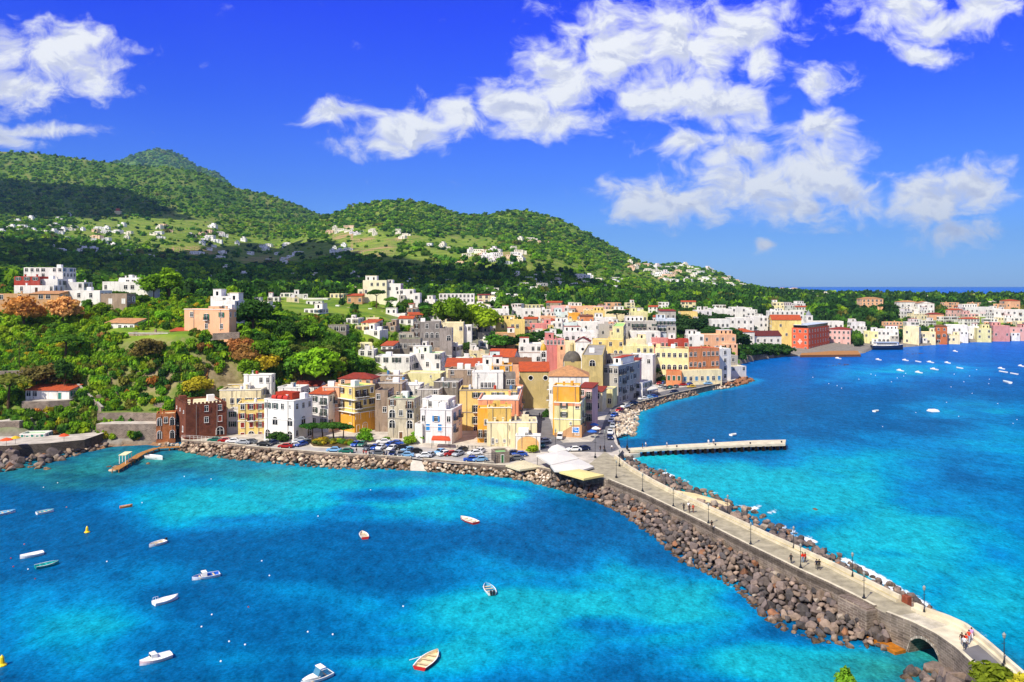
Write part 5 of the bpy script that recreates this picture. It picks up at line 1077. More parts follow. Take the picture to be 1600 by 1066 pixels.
B('terracotta orange house with arched balconies on the right beach', 'house', 1462, 1480, None, 510, 536, 665, -20, 'orange', 'ww/fA/A.', roof='t_brown', rk='hip', rh=1.5, D=9, mat=wallmat('#c06a3c', .25))
B('white stepped house right of the terracotta house', 'house', 1478, 1512, None, 508, 532, 685, -20, 'white', '.ww./w.w.', roof='white', D=12)
B('low cream house below the white stepped house', 'house', 1480, 1500, None, 524, 535, 668, -20, 'cream', 'ww.', roof='cream', D=7)
B('white house left of the mustard yellow house on the right beach', 'house', 1513, 1530, None, 510, 528, 700, -15, 'white', 'w.', roof='white', D=9)
B('mustard yellow house with brown side wall on the right beach', 'house', 1527, 1549, ('R', 1552), 513, 530, 690, -15, 'lemon', 'w.w/w.w', roof='cream')
B('dusty pink house with two small windows near the right edge', 'house', 1552, 1578, None, 509, 529, 700, -12, 'pink', 'w.w', roof='cream', D=12, mat=wallmat('#cf9088', .25))
B('long pale pink house at the right edge of the beach', 'house', 1578, 1625, None, 512, 528, 705, -12, 'peach', 'ww.w/....', roof='brown', D=12, mat=wallmat('#dca79a', .2))
B('white balcony block high on the right above the pink houses', 'apartment house', 1553, 1608, None, 484, 509, 790, 0, 'white', 'wfWWff/wfWWff/ww..ww', roof='white', D=14)
B('wide white terrace house left of the high balcony block', 'house', 1508, 1552, None, 480, 499, 830, 0, 'lav', 'www..w/......', roof='white', D=14)
B('pink and white villa above the dark trees on the right', 'villa', 1452, 1475, None, 491, 504, 800, 0, 'peach', 'w.w', roof='t_red', rk='hip', rh=1.4, D=9)
B('white arched villa group above the ferry trees', 'villa', 1406, 1434, None, 472, 489, 860, 0, 'white', 'wAw/wAA', roof='t_pale', rk='hip', rh=1.6, D=12)
B('white villa with gabled front beside the arched villa group', 'villa', 1434, 1460, None, 474, 490, 850, -8, 'white', 'www/A.A', roof='t_pale', rk='gy', rh=2.2, D=12)
B('pink and cream grand hall among the trees behind the right shore', 'hall', 1347, 1380, None, 467, 477, 900, 0, 'peach', 'AAAAA/wwwww', roof='t_pale', rk='hip', rh=1.8, D=14)
B('orange topped cream villa near the right skyline', 'villa', 1572, 1594, None, 470, 481, 880, 0, 'peach', 'w.w', roof='t_orange', rk='hip', rh=1.5, D=12)
B('long white school-like building behind the orange hotel', 'school', 1270, 1318, None, 502, 514, 690, 0, 'white', 'wwwwww', roof='white', D=10)
rt, W, D, H = B('white bell tower with a pointed grey cupola behind the orange hotel', 'bell tower', 1260, 1270, None, 493, 515, 660, 0, 'white', 'A/./.', roof='white', D=5, clutter=False)
b = MB(); b.lathe((W/2, D/2, H), [(2.3, 0), (2.2, 1.0), (1.3, 2.4), (.5, 3.6), (.05, 5.0)], 10); b.obj('cupola', plain('slate', '#8d8f98', .7, .2, .15), rt, True)
# --- upper left plateau
B('peach two-storey villa with green balcony door on the terrace edge', 'villa', 288, 358, ('R', 369), 483, 519, 290, -14, 'peach', '.w..f..s./....w..w.', srows='w.w/...', roof='cream', sh='#2f6a50', wear=.12)
B('white block house standing behind the peach villa', 'house', 331, 367, None, 470, 490, 312, -8, 'white', '..w.w', roof='white', D=8)
B('small white upper house on the block behind the peach villa', 'house', 329, 363, None, 463, 476, 322, -8, 'white', '..w.', roof='white', D=6)
B('white cottage with pale tiled porch roof left of the peach villa', 'cottage', 165, 210, ('R', 228), 505, 520, 306, -18, 'white', 'A.wAw', roof='t_pale', rk='shed', rh=1.6)
B('low stone cottage with red doors on the terrace wall', 'cottage', 201, 262, None, 520, 536, 292, -4, 'stone', '.c.c.d', sh='#b04a2a', roof='brown', D=7, wear=.6)
B('orange tiled shed beside the low stone cottage', 'shed', 266, 292, None, 517, 531, 294, -4, 'tan', 'A.', roof='t_orange', rk='shed', rh=.9, D=5)
B('low house with orange roof and white wall in the left cove', 'house', 40, 108, None, 610, 624, 264, -4, 'white', 'WW...d.', sh='#2f7a6a', roof='t_orange', rk='shed', rh=1.2, D=7)
B('white and green beach cabin on the left cove terrace', 'cabin', 31, 70, None, 678, 689, 243, 6, 'white', 'cdcdc', sh='#2f8a7a', roof='green', D=5, clutter=False)
B('white two-storey villa with a palm in front on the far left plateau', 'villa', 37, 98, None, 418, 434, 392, 0, 'white', 'wwwW.ww/...w...', roof='white', D=12, sh='#4f86b0')
B('dark red house with white window frames on the far left plateau', 'house', 22, 62, None, 432, 447, 376, 0, 'red', 'sss/...', roof='red', D=9)
B('long white low house below the dark red house', 'house', 22, 84, None, 446, 457, 364, 0, 'white', '.w..d..w', roof='white', D=8)
B('brown rendered low house at the far left edge', 'house', -12, 45, None, 459, 470, 352, 0, 'tan', '.w..w.', roof='cream', D=8)
B('cream low house with pale tiled roof below the long white house', 'house', 47, 92, None, 459, 469, 350, 0, 'tan', '.WW.', roof='t_pale', rk='shed', rh=1.2, D=8)
B('white house with three chimneys above the rust-coloured trees', 'house', 100, 156, None, 454, 468, 356, -6, 'white', '..w.w.', roof='white', D=9)
B('wide white terraced house with blue glass on the left plateau', 'house', 160, 233, None, 440, 455, 402, -6, 'white', 'w..WW.W', roof='white', D=10)
B('white upper floor with awning on the wide terraced house', 'house', 186, 222, None, 434, 446, 408, -6, 'white', '.WW.', roof='white', D=6)
B('small brown stone house with two white doors on the left plateau', 'house', 157, 198, None, 459, 475, 345, 0, 'stone', '.d.d', sh='#e8e4da', roof='brown', D=8, wear=.6)
B('small white house right of the dark red house', 'house', 66, 90, None, 436, 448, 378, 0, 'white', '..', roof='white', D=8)
B('white house half hidden by shrubs right of the dark red house', 'house', 96, 131, None, 441, 452, 385, 0, 'lav', 'w.w', roof='white', D=8)
# --- upper middle
B('tall cream castle-like villa with stepped left side', 'villa', 567, 604, None, 438, 472, 500, 0, '#ece2bc', '.www/w..w/....', roof='cream', D=14, wear=.1)
B('cream lower step at the left of the castle-like villa', 'villa', 559, 568, None, 452, 474, 500, 0, '#ece2bc', 'w/.', roof='cream', D=12, wear=.1)
B('white middle block joined to the castle-like villa', 'villa', 603, 626, None, 443, 470, 502, 0, 'white', 'ww/..', roof='white', D=12, wear=.1)
B('white low right block with red roof edge beside the castle-like villa', 'villa', 624, 646, None, 452, 470, 500, 0, 'white', 'w.w/...', roof='red', D=12, wear=.1)
B('white end terrace of the castle-like villa', 'villa', 645, 656, None, 458, 470, 498, 0, 'white', 'w', roof='white', D=10, wear=.1)
B('orange house below the castle-like villa', 'house', 542, 566, None, 462, 474, 490, 0, 'tan', 'w.w', roof='t_orange', rk='shed', rh=1.2, D=8)
B('tall ruined grey stone house with green shutters', 'ruin', 647, 687, None, 503, 542, 374, 0, 'dgrey', 's.w.w/s.AAA/...d.', mat=wallmat('#8f8780', .7), roof='grey', D=10)
B('right wing of the grey stone house with ragged top', 'ruin', 687, 706, None, 513, 543, 373, 0, 'dgrey', '../.A/..', mat=wallmat('#a0958c', .7), roof='grey', D=9)
B('dark timbered house with pale green roof below the grey stone ruin', 'house', 623, 657, None, 529, 548, 352, 0, 'dgrey', 'wWwWw', roof='lgreen', D=7)
B('white cottage with domed roof right of the grey stone ruin', 'cottage', 692, 724, None, 504, 520, 402, 0, 'cream', 'w..w', roof='white', D=9)
B('small white hut right of the domed cottage', 'hut', 722, 737, None, 508, 519, 404, 0, 'white', '.w', roof='white', D=7)
B('long white house with bright green roof above the town roofs', 'house', 640, 688, ('R', 696), 552, 576, 330, -10, 'white', 'w.w..s/.d.w.d', roof='lgreen', sh='#4a4f55')
B('white house with orange awning left of the green roof', 'house', 586, 640, None, 557, 582, 322, -6, 'white', 's.s.ss.w/........', roof='white', D=10, sh='#37463c')
B('long white hotel with many arches in the trees', 'hotel', 686, 741, None, 459, 473, 600, 0, 'white', 'wwwwwwwww/wwwwwwwww', roof='white', D=10)
B('small pale balcony block right of the long white hotel', 'apartment house', 746, 765, None, 461, 474, 605, 0, 'cream', 'WW/WW', roof='t_red', rk='shed', rh=.6, D=9)
B('white house with flat stepped roof right of the lime green trees', 'house', 746, 766, None, 477, 492, 520, 0, 'white', 'ww/w.', roof='white', D=9)
B('white long house with small dark windows right of the lime green trees', 'house', 766, 795, None, 483, 498, 510, 0, 'white', 'wwww', roof='white', D=9)
B('yellow house with white chimneys among the central trees', 'house', 774, 820, None, 500, 516, 450, 0, 'yellow', '.w.ww.', roof='cream', D=9)
B('low brown-roofed house below the yellow house with white chimneys', 'house', 774, 805, None, 520, 532, 425, 0, 'tan', '.w.', roof='cream', D=7)
B('cream bungalow with red shutters on the plateau', 'bungalow', 503, 543, None, 481, 491, 452, 0, 'cream', 'wwcc', roof='cream', D=8, sh='#8e3a2a')
B('white arcade house on the plateau left of the cream bungalow', 'house', 441, 502, None, 477, 486, 462, 0, 'white', '.wAAAAA', roof='white', D=8)
B('white long house with flat roof behind the arcade house', 'house', 473, 512, None, 466, 477, 505, 0, 'white', '.w.w', roof='white', D=8)
B('low white house behind the shrubs right of the peach villa', 'house', 394, 421, None, 472, 478, 450, 0, 'white', '..w', roof='white', D=7)
B('glazed pavilion with pale green roof on the plateau edge', 'pavilion', 510, 541, None, 508, 520, 345, 0, 'dgrey', 'WWW', roof='lgreen', D=6)
B('small white house with red awning on the wooded plateau', 'house', 601, 633, None, 490, 502, 452, 0, 'white', 'w.w', roof='white', D=8)
B('white low house left of the one with the red awning', 'house', 562, 598, None, 486, 496, 458, 0, 'cream', '.w.d', roof='cream', D=8)
# --- roofs filling the middle of the old town
B('pale yellow blank-walled house among the old town roofs', 'house', 629, 688, ('R', 697), 584, 606, 300, -8, 'lemon', '....p./......', roof='cream', wear=.4)
B('white flat house left of the pale yellow blank wall', 'house', 586, 630, None, 586, 602, 296, -6, 'stone', '.w.', roof='grey', D=8, wear=.7)
B('white small house with dark door in front of the pale yellow blank wall', 'house', 629, 656, None, 601, 622, 276, -6, 'white', '.dw', roof='white', D=7)
B('grey plastered old house above the blue shutter house', 'house', 652, 686, None, 608, 632, 268, -6, 'grey', '..w/...', roof='grey', wear=.7, D=8)
B('grey old house with flat roof beside the long yellow building', 'house', 678, 716, None, 596, 622, 274, -6, 'dgrey', '.sw/w..', roof='grey', wear=.7, D=9)
B('dark stone house under the long orange roof', 'house', 700, 740, None, 577, 602, 292, -4, 'stone', 'w.w/...', roof='dark', wear=.8, D=9)
B('cluster house with yellow front between the orange roof and the penthouse', 'house', 768, 800, None, 570, 598, 298, 0, 'gold', 'Ww/..', roof='brown', D=8)
B('glass roofed terrace house right of the long orange roof', 'house', 742, 770, None, 571, 590, 304, 0, 'white', 'WWW', roof='blue', D=8)
B('white house with flat pale roof left of the church quarter', 'house', 754, 782, None, 561, 578, 322, 0, 'turq', '..', roof='blue', D=8)
B('low white house between the gabled house and the bell turret', 'house', 806, 846, None, 552, 568, 350, 0, 'white', '.w.w', roof='brown', D=9)
B('long white house above the pink-red house', 'house', 811, 846, None, 537, 551, 395, 0, 'white', 'w.ww', roof='white', D=9)
B('long cream roofed house above the pink-red house', 'house', 846, 900, None, 534, 547, 405, 0, 'cream', '..w..', roof='cream', D=9)
B('white house with steep red gable above the dome', 'house', 899, 922, None, 534, 552, 400, -8, 'white', '.o.', roof='t_red', rk='gy', rh=2.2, D=9)
B('grey white arched house behind the arcaded house', 'house', 881, 930, None, 518, 534, 450, 0, 'lav', 'AwAwA', roof='white', D=9)
B('brick and white town house left of the turquoise house', 'house', 828, 862, None, 506, 522, 512, 0, 'rose', 'w.w/www', roof='white', D=9)
B('tall white narrow house left of the turquoise house', 'house', 861, 879, None, 503, 522, 510, 0, 'white', 'ww/ww', roof='white', D=9)
B('pale turquoise house with red roof edge in the upper town', 'house', 878, 902, None, 504, 518, 515, 0, 'turq', 'www', roof='red', D=9)
B('white wide house right of the turquoise house', 'house', 902, 938, None, 503, 517, 520, 0, 'white', '.w.w', roof='white', D=9)
B('terracotta house in the upper town', 'house', 906, 927, None, 494, 506, 560, 0, 'orange', 'w.w', roof='t_brown', rk='shed', rh=.8, D=9)
B('golden house left of the terracotta house in the upper town', 'house', 888, 907, None, 489, 502, 575, 0, 'gold', 'w.w', roof='cream', D=9)
B('yellow house on the upper rim of the town', 'house', 912, 945, None, 486, 497, 600, 0, 'yellow', 'w.w', roof='cream', D=9)
B('pale pink house on the upper rim of the town', 'house', 861, 882, None, 478, 489, 620, 0, 'pink', 'w.', roof='cream', D=9)
B('long peach house on the upper rim of the town', 'house', 892, 932, None, 478, 488, 630, 0, 'peach', 'w.ww', roof='cream', D=9)
B('pale turquoise low house on the upper rim of the town', 'house', 866, 888, None, 488, 499, 585, 0, 'turq', 'w.w', roof='white', D=8)
B('long white house at the upper left rim of the town', 'house', 800, 845, None, 482, 493, 585, 0, 'white', 'w.ww.', roof='white', D=9)
B('white house with balcony left of the ochre upper house', 'house', 779, 795, None, 484, 500, 560, 0, 'white', 'w/w', roof='white', D=8)
B('ochre upper house beside the white balcony house', 'house', 795, 817, None, 500, 514, 475, 0, 'yellow', '.ww', roof='cream', D=8)
B('grey house with dark windows left of the lookout tower', 'house', 936, 960, None, 507, 524, 470, 0, 'grey', '.w/w.', roof='grey', D=9)
B('white house above the grey house by the lookout tower', 'house', 930, 958, None, 496, 508, 540, 0, 'white', 'w.w', roof='white', D=9)
B('pale cottage on the skyline of the town left of the dark umbrella pines', 'house', 934, 976, None, 484, 494, 640, 0, 'cream', 'w.w.', roof='cream', D=9)
B('white lower house in front of the yellow tower house', 'house', 982, 1020, None, 555, 572, 380, -20, 'lav', 'w.w', roof='white', D=9)
B('grey roof house left of the pink terraced house', 'house', 945, 992, None, 556, 574, 362, -20, 'grey', 'w.ww', roof='brown', D=9, wear=.5)
# --- smaller houses packed between the named ones
fr = random.Random(12)
def pack(n_, x0, x1, y0, y1, where, pal, wr=(13, 26), hr=(8, 13), big=1.0):
    items = []; tries = 0
    while len(items) < n_ and tries < 2500:
        tries += 1; px = fr.uniform(x0, x1); py = fr.uniform(y0, y1)
        p = hit(px, py)
        if p is None or p.y > 1500 or p.z < 1: continue
        w_ = fr.uniform(*wr); h_ = fr.uniform(*hr)
        bad = False
        for a0, a1, Yb, r, W, D, H in BUILT:
            tp = HZ-(r.location.z+H-CH)/Yb*F; bp = HZ-(r.location.z-CH)/Yb*F
            ov = min(px+w_/2, a1)-max(px-w_/2, a0)
            if ov > 3 and Yb > p.y and py-h_ < tp+(bp-tp)*.5 and py > tp: bad = True
            if ov > 0 and abs(Yb-p.y) < max(6, D*.75): bad = True
        if bad: continue
        items.append((px, py, w_, h_, p.y)); c = fr.choice(pal); roof = fr.choice(['white', 'white', 'cream', 'grey', 'red', 't_orange', 'brown', 'white'])
        rt_, W, D, H = B('x', 'house', px-w_/2, px+w_/2, None, py-h_, py+.3, p.y, fr.choice([0, -8, -16, 8, 14]), c, roof=roof, rk=fr.choice(['gx', 'shed', 'hip']), rh=1.3, D=fr.uniform(7, 10), wear=.35)
        rt_['px'] = px; rt_['cn'] = {'lav': 'off-white', 'lemon': 'pale yellow', 'pale': 'pale yellow', 'turq': 'pale turquoise'}.get(c, c); rt_['rf'] = 'tiled' if roof[:2] == 't_' else 'flat-roofed'; items[-1] += (rt_,)
    cnt = {}
    for it in sorted(items, key=lambda q: q[0]):
        r = it[5]; k = (r['cn'], r['rf']); cnt[k] = cnt.get(k, 0)+1; r['label'] = 'small %s %s house %s, %s from the left' % (*k, where, ORD[cnt[k]-1]); r['group'] = 'small houses '+where
        for q in ('px', 'cn', 'rf'): del r[q]
WP = ['white', 'white', 'white', 'white', 'lav', 'lav', 'cream', 'cream', 'lemon', 'yellow', 'pink', 'peach', 'grey', 'stone']
pack(10, 975, 1110, 520, 562, 'behind the cream palazzo', ['white', 'cream', 'lav', 'lemon'], (13, 24), (8, 12))
pack(46, 745, 975, 482, 545, 'packed in the upper town', WP, (13, 26), (8, 13))
pack(10, 985, 1110, 480, 505, 'above the dark park', WP, (13, 24), (8, 12))
pack(14, 1110, 1260, 483, 522, 'around the white hotel block', ['white', 'white', 'cream', 'lav'], (13, 24), (8, 12))
pack(24, 1395, 1600, 484, 514, 'stacked above the right beach', ['white', 'white', 'cream', 'lav', 'peach', 'pink'], (13, 28), (8, 12))
pack(16, 640, 800, 560, 605, 'among the roofs left of the church', ['white', 'stone', 'grey', 'lemon', 'cream', 'lav'], (14, 28), (9, 15))
pack(8, 545, 650, 488, 540, 'among the trees left of the grey ruin', ['white', 'cream', 'stone'], (14, 26), (7, 11))
pack(9, 385, 560, 458, 492, 'on the wooded plateau', ['white', 'white', 'cream'], (13, 28), (5, 8))
pack(18, 820, 960, 545, 592, 'around the church dome', WP, (12, 22), (8, 12))
pack(10, 640, 780, 462, 500, 'below the long arched hotel', ['white', 'white', 'cream', 'yellow'], (13, 26), (6, 9))
pack(9, 110, 330, 432, 470, 'in the gardens of the left plateau', ['white', 'white', 'cream', 'stone'], (14, 30), (5, 8))
pack(14, 560, 770, 505, 560, 'on the rise above the quay houses', ['white', 'white', 'cream', 'stone', 'lemon', 'grey'], (13, 26), (8, 13))
# ------------------------------------------------------------------ what stands where (keep trees off houses)
FOOT = []
bx = np.array([(x0, x1, Y, HZ-(r.location.z+H-CH)/Y*F, HZ-(r.location.z-CH)/Y*F) for x0, x1, Y, r, W, D, H in BUILT])
for x0, x1, Y, r, W, D, H in BUILT:
    a = r.rotation_euler.z; ca, sa = math.cos(a), math.sin(a); FOOT.append([(r.location.x+x*ca-y*sa, r.location.y+x*sa+y*ca) for x, y in ((-1.5, -1.5), (W+1.5, -1.5), (W+1.5, D+1.5), (-1.5, D+1.5))])
def blocked(X, Y, Z, r, h, cut=.55):
    X = np.asarray(X); Y = np.asarray(Y); Z = np.asarray(Z); px = X/Y*F+CX; rp = r/Y*F; top = HZ-(Z+h-CH)/Y*F; bad = np.zeros(X.shape, bool)
    for P in FOOT: bad |= inpoly(X, Y, P)
    for x0, x1, Yb, t, b_ in bx: bad |= (Yb > Y-2) & (px > x0-rp*.7) & (px < x1+rp*.7) & (top < t+(b_-t)*cut) & (HZ-(Z-CH)/Y*F > t)
    return bad
vr = np.random.default_rng(9)
def mass_field(name, n, p0, p1, y0, y1, cols, r0, r1, per, size, label, cat, flat=.8, skip=None, logy=True, lum=3, onland=True, keep=None, cut=.55):
    px = vr.uniform(p0, p1, n); Y = np.exp(vr.uniform(math.log(y0), math.log(y1), n)) if logy else vr.uniform(y0, y1, n); X = (px-CX)/F*Y; Z = G(X, Y); r = vr.uniform(0, 1, n)**1.5*(r1-r0)+r0
    ok = Z > 1.0; ok &= ~blocked(X, Y, Z, r, r*1.6, cut)
    py = HZ-(Z-CH)/Y*F
    if keep is not None: ok &= keep(px, py, X, Y, Z)
    i = np.nonzero(ok)[0]
    cc = []
    for k in i: cc.append(pick(vr, cols(px[k], py[k], Y[k])))
    return mass(name, np.stack([X, Y, Z], 1)[i], cc, r[i], vr, per, size, label, cat, flat, lum=lum)
def vkeep(px, py, X, Y, Z):
    v = ell(px, py, VINE)+(fbm(px/14, py/7, 3, 8)-.5)*.4; t = ell(px, py, TANP); q = vr.uniform(0, 1, len(px)); return ~(((v > .12) & (q < .86)) | ((t > .05) & (q < .97)))
HC = lambda px, py, Y: {'dark': 3, 'mid': 4, 'bright': 2.2, 'lime': .7, 'pine': 1.2, 'olive': .5}
def hillwood(h, n, p0, p1, r0, r1, name, label, per=26):
    px = vr.uniform(p0, p1, n); s = vr.uniform(.0, 1.02, n); Y = h[0]+(h[1]-h[0])*s; X = (px-CX)/F*Y; Z = hill_z(h, px, Y); zz = G(X, Y, False); r = r0*.85+(r1*1.35-r0*.85)*vr.uniform(0, 1, n)**2.2
    py = HZ-(Z-CH)/Y*F; ok = (Z > zz-8) & vkeep(px, py, X, Y, Z) & (py < 462); i = np.nonzero(ok)[0]
    cl = fbm(X[i]/260, Y[i]/300, 3, 31)
    cc = [pick(vr, {'dark': 1+14*max(0, .46-c), 'mid': 4, 'bright': 2.5+10*max(0, c-.5), 'lime': .7+7*max(0, c-.52), 'pine': .4, 'olive': .4}) for c in cl]
    mass(name, np.stack([X, Y, Z], 1)[i], cc, r[i], vr, per, .36, label, 'woodland', .48, lum=2)
hillwood(HILLS[0], 19000, -60, 780, 3.6, 7.5, 'woodland', 'green woods covering the long left hill')
hillwood(HILLS[2], 17500, 380, 1180, 3.0, 6.2, 'woodland', 'green woods covering the rounded double hill in the middle')
hillwood(HILLS[1], 5200, 130, 420, 8, 16, 'woodland', 'woods on the far pointed mountain', 20)
# middle distance
mass_field('wooded_plain', 3800, -60, 1180, 430, 1000, lambda px, py, Y: {'dark': 3, 'pine': 3, 'mid': 2.4, 'bright': .8, 'lime': .25} if px > 250 else {'dark': 2, 'mid': 3, 'bright': 1.5, 'lime': .6, 'pine': 1.5}, 2.6, 5.6, 70, .26, 'dark green trees filling the plain behind the town', 'trees', .85, cut=.85)
mass_field('wooded_plain', 3600, 1050, 1660, 600, 1700, lambda px, py, Y: {'dark': 3.2, 'pine': 3.5, 'mid': 2, 'bright': 1.0, 'lime': .5, 'olive': .3}, 3.0, 7.0, 60, .26, 'dark park woods and gardens behind the right-hand shore', 'trees', .8, cut=.8)
mass_field('undergrowth', 4300, -60, 640, 272, 430, lambda px, py, Y: {'lime': 4.5, 'bright': 3, 'mid': 1.2, 'dark': .3, 'olive': .4, 'yellow': .4} if px < 290 and py > 465 else {'lime': 1.3, 'bright': 2, 'mid': 3, 'dark': 2, 'olive': .6, 'brown': .12, 'yellow': .3}, .7, 2.0, 100, .26, 'bright green scrub and brambles over the left terraces', 'undergrowth', .75, cut=.8)
mass_field('undergrowth', 2300, -40, 640, 250, 300, lambda px, py, Y: {'mid': 3, 'dark': 1.2, 'bright': 2.6, 'lime': 1, 'olive': 1.0, 'brown': .2, 'rust': .06, 'yellow': .25}, .8, 2.1, 110, .24, 'creepers and bushes on the steep slope behind the quay', 'undergrowth', .75, cut=.85)
# ------------------------------------------------------------------ trees one by one
def zone(n, poly, kinds, cols, h0, h1, label, group, cut=.55, mind=2.0):
    xs = [p[0] for p in poly]; ys = [p[1] for p in poly]; done = []; k = 0
    for _ in range(n*12):
        if len(done) >= n: break
        px, py = vr.uniform(min(xs), max(xs)), vr.uniform(min(ys), max(ys))
        if not inpoly(np.array([px]), np.array([py]), poly)[0]: continue
        p = hit(px, py)
        if p is None or p.z < 1: continue
        kind = kinds[vr.integers(len(kinds))]; h = vr.uniform(h0, h1)*(.45 if kind == 'bush' else 1)
        if blocked([p.x], [p.y], [p.z], h*.4, h*.95, cut)[0]: continue
        if any((p.x-q.x)**2+(p.y-q.y)**2 < mind**2 for q in done): continue
        done.append(p); tree(kind, p-Vector((0, 0, .3)), h, tuple(pick(vr, cols)), label, group, vr.uniform(.9, 1.2))
zone(46, [(375, 600), (372, 545), (470, 528), (590, 528), (590, 570), (570, 600), (500, 598), (440, 580), (420, 600)], ['round', 'round', 'tall', 'bush'], {'mid': 3, 'dark': 2.5, 'bright': 2, 'olive': 1, 'lime': .5}, 5, 9, 'leafy green tree on the steep slope behind the quay houses', 'trees on the slope behind the quay', .6)
zone(20, [(0, 545), (0, 490), (150, 480), (290, 478), (285, 510), (160, 505), (120, 560), (30, 580)], ['round', 'bush', 'bush'], {'bright': 3, 'lime': 2.5, 'mid': 2, 'dark': .8}, 4, 7, 'bright green tree or shrub on the left terraces', 'greenery on the left terraces', .8)
zone(40, [(290, 470), (300, 440), (560, 452), (560, 520), (480, 530), (375, 520), (375, 478)], ['round', 'tall', 'round', 'bush', 'pine'], {'mid': 3, 'dark': 3, 'bright': 1.6, 'lime': .6}, 6, 10, 'green tree on the wooded plateau right of the peach villa', 'trees on the wooded plateau', .6)
zone(44, [(520, 520), (560, 470), (640, 466), (760, 470), (780, 530), (745, 560), (705, 545), (640, 500), (560, 545)], ['round', 'tall', 'round', 'pine', 'bush'], {'mid': 3, 'dark': 3.4, 'bright': 1.4, 'lime': .4}, 6, 10, 'dark green tree on the rise around the grey stone ruin', 'trees around the grey stone ruin', .8)
zone(26, [(770, 540), (760, 500), (900, 478), (1000, 480), (1000, 500), (860, 530), (800, 548)], ['round', 'bush', 'round'], {'mid': 2, 'dark': 3.4, 'bright': .8}, 4, 7, 'small dark tree between the upper town houses', 'trees between the upper town houses', .6)
zone(30, [(1040, 530), (1060, 505), (1110, 500), (1150, 515), (1140, 526), (1095, 528)], ['round', 'pine', 'tall'], {'dark': 4, 'pine': 3, 'mid': 1}, 7, 11, 'dark tree in the park above the shore palazzi', 'trees in the dark park', .75)
zone(22, [(1140, 556), (1150, 546), (1225, 549), (1232, 556), (1160, 562)], ['bush', 'round'], {'dark': 4, 'mid': 2}, 4.5, 7, 'dark shrub in the hedge between the white palazzo and the beach', 'hedge shrubs by the beach', .9)
zone(16, [(0, 430), (0, 418), (160, 420), (300, 440), (300, 452), (160, 436)], ['round', 'tall', 'pine'], {'dark': 4, 'mid': 3, 'pine': 2}, 7, 11, 'dark tree among the white houses of the far left plateau', 'trees of the far left plateau', .6)
zone(14, [(1000, 595), (1000, 575), (1035, 570), (1040, 600), (1015, 606)], ['bush', 'round'], {'dark': 4, 'mid': 2}, 3.5, 6, 'dark tree in the garden left of the cream palazzo', 'trees left of the cream palazzo', .7)
zone(26, [(1340, 505), (1250, 500), (1250, 488), (1410, 488), (1510, 500), (1540, 512), (1400, 508)], ['round', 'pine', 'tall'], {'dark': 4, 'pine': 3, 'mid': 1.4}, 8, 13, 'dark tree of the park behind the beach hotels', 'trees behind the beach hotels', .6)
T = tree_px
T('round', 38, 514, 52, (.34, .17, .045), 'big rust-brown tree left of its paler neighbour on the left plateau', wide=1.15)
T('round', 98, 508, 46, (.38, .20, .07), 'paler rust-brown tree above the bright scrub, right of the bigger one', wide=1.15)
T('pine', 102, 566, 44, 'mid', 'wide umbrella pine leaning over the bright scrub of the left terraces', wide=1.5)
T('pine', 12, 640, 56, 'olive', 'olive umbrella pine left of the orange-roofed cove house', wide=1.25)
T('round', 66, 612, 42, (.12, .10, .03), 'brownish tree above the orange-roofed cove house', wide=1.3)
T('tall', 100, 614, 54, 'dark', 'dark slim tree hanging on the cove slope right of the orange-roofed house')
T('round', 232, 566, 38, (.10, .09, .025), 'olive brown umbrella-shaped tree below the pale terrace wall', wide=1.3)
T('round', 495, 605, 62, 'lime', 'large lime green tree on the slope behind the quay houses', wide=1.25)
T('round', 470, 600, 50, 'mid', 'large mid green tree left of the lime green one behind the quay', wide=1.3)
T('round', 410, 590, 36, 'yellow', 'yellowish tree behind the cream upper storey', wide=1.3)
T('round', 310, 622, 34, 'yellow', 'yellow-green bush tree beside the top of the brown palazzo', wide=1.3)
T('round', 374, 562, 34, (.26, .095, .03), 'tree with orange-red foliage below the peach villa', wide=1.2)
T('round', 385, 575, 40, 'brown', 'brownish tree on the slope below the red one', wide=1.3)
T('tall', 265, 470, 52, 'lime', 'tall bright lime tree between the wide terraced house and the peach villa', wide=1.5)
T('round', 240, 468, 40, 'bright', 'bright tree left of the tall lime tree', wide=1.3)
T('tall', 352, 462, 40, 'pine', 'dark tall tree behind the white house over the peach villa', wide=1.2)
T('round', 395, 520, 52, 'dark', 'dark tree just right of the peach villa', wide=1.2)
T('round', 705, 520, 56, 'bright', 'broad bright tree right of the grey stone ruin', wide=1.0)
T('round', 750, 528, 54, 'lime', 'broad lime green tree below the white long house', wide=1.35)
T('pine', 714, 522, 34, 'pine', 'umbrella pine with crooked trunk right of the grey stone ruin', wide=1.35)
T('pine', 588, 482, 30, 'dark', 'dark tree in front of the castle-like villa')
T('pine', 532, 472, 24, 'pine', 'umbrella pine left of the castle-like villa', wide=1.4)
T('pine', 965, 508, 24, 'pine', 'dark umbrella pine left of the pale green pavilion house', wide=1.6)
T('pine', 980, 506, 22, 'pine', 'dark umbrella pine just right of its twin by the lookout tower', wide=1.6)
T('round', 822, 546, 22, 'dark', 'dark rounded tree left of the long white house above the pink-red one', wide=1.6)
T('round', 790, 548, 24, 'dark', 'dark rounded tree above the gabled orange roof', wide=1.6)
T('bush', 860, 538, 16, 'mid', 'green shrub on the rise above the long cream roof', wide=1.8)
for k, px in enumerate((827, 838, 848)): T('round', px, 640+k*3, 16, (.03, .055, .012), 'small clipped tree in the shaded church square, %s from the left' % ORD[k], 'clipped trees in the church square', Y=None)
T('tall', 853, 668, 30, 'dark', 'dark tree along the street left of the tall pale yellow house', wide=.8)
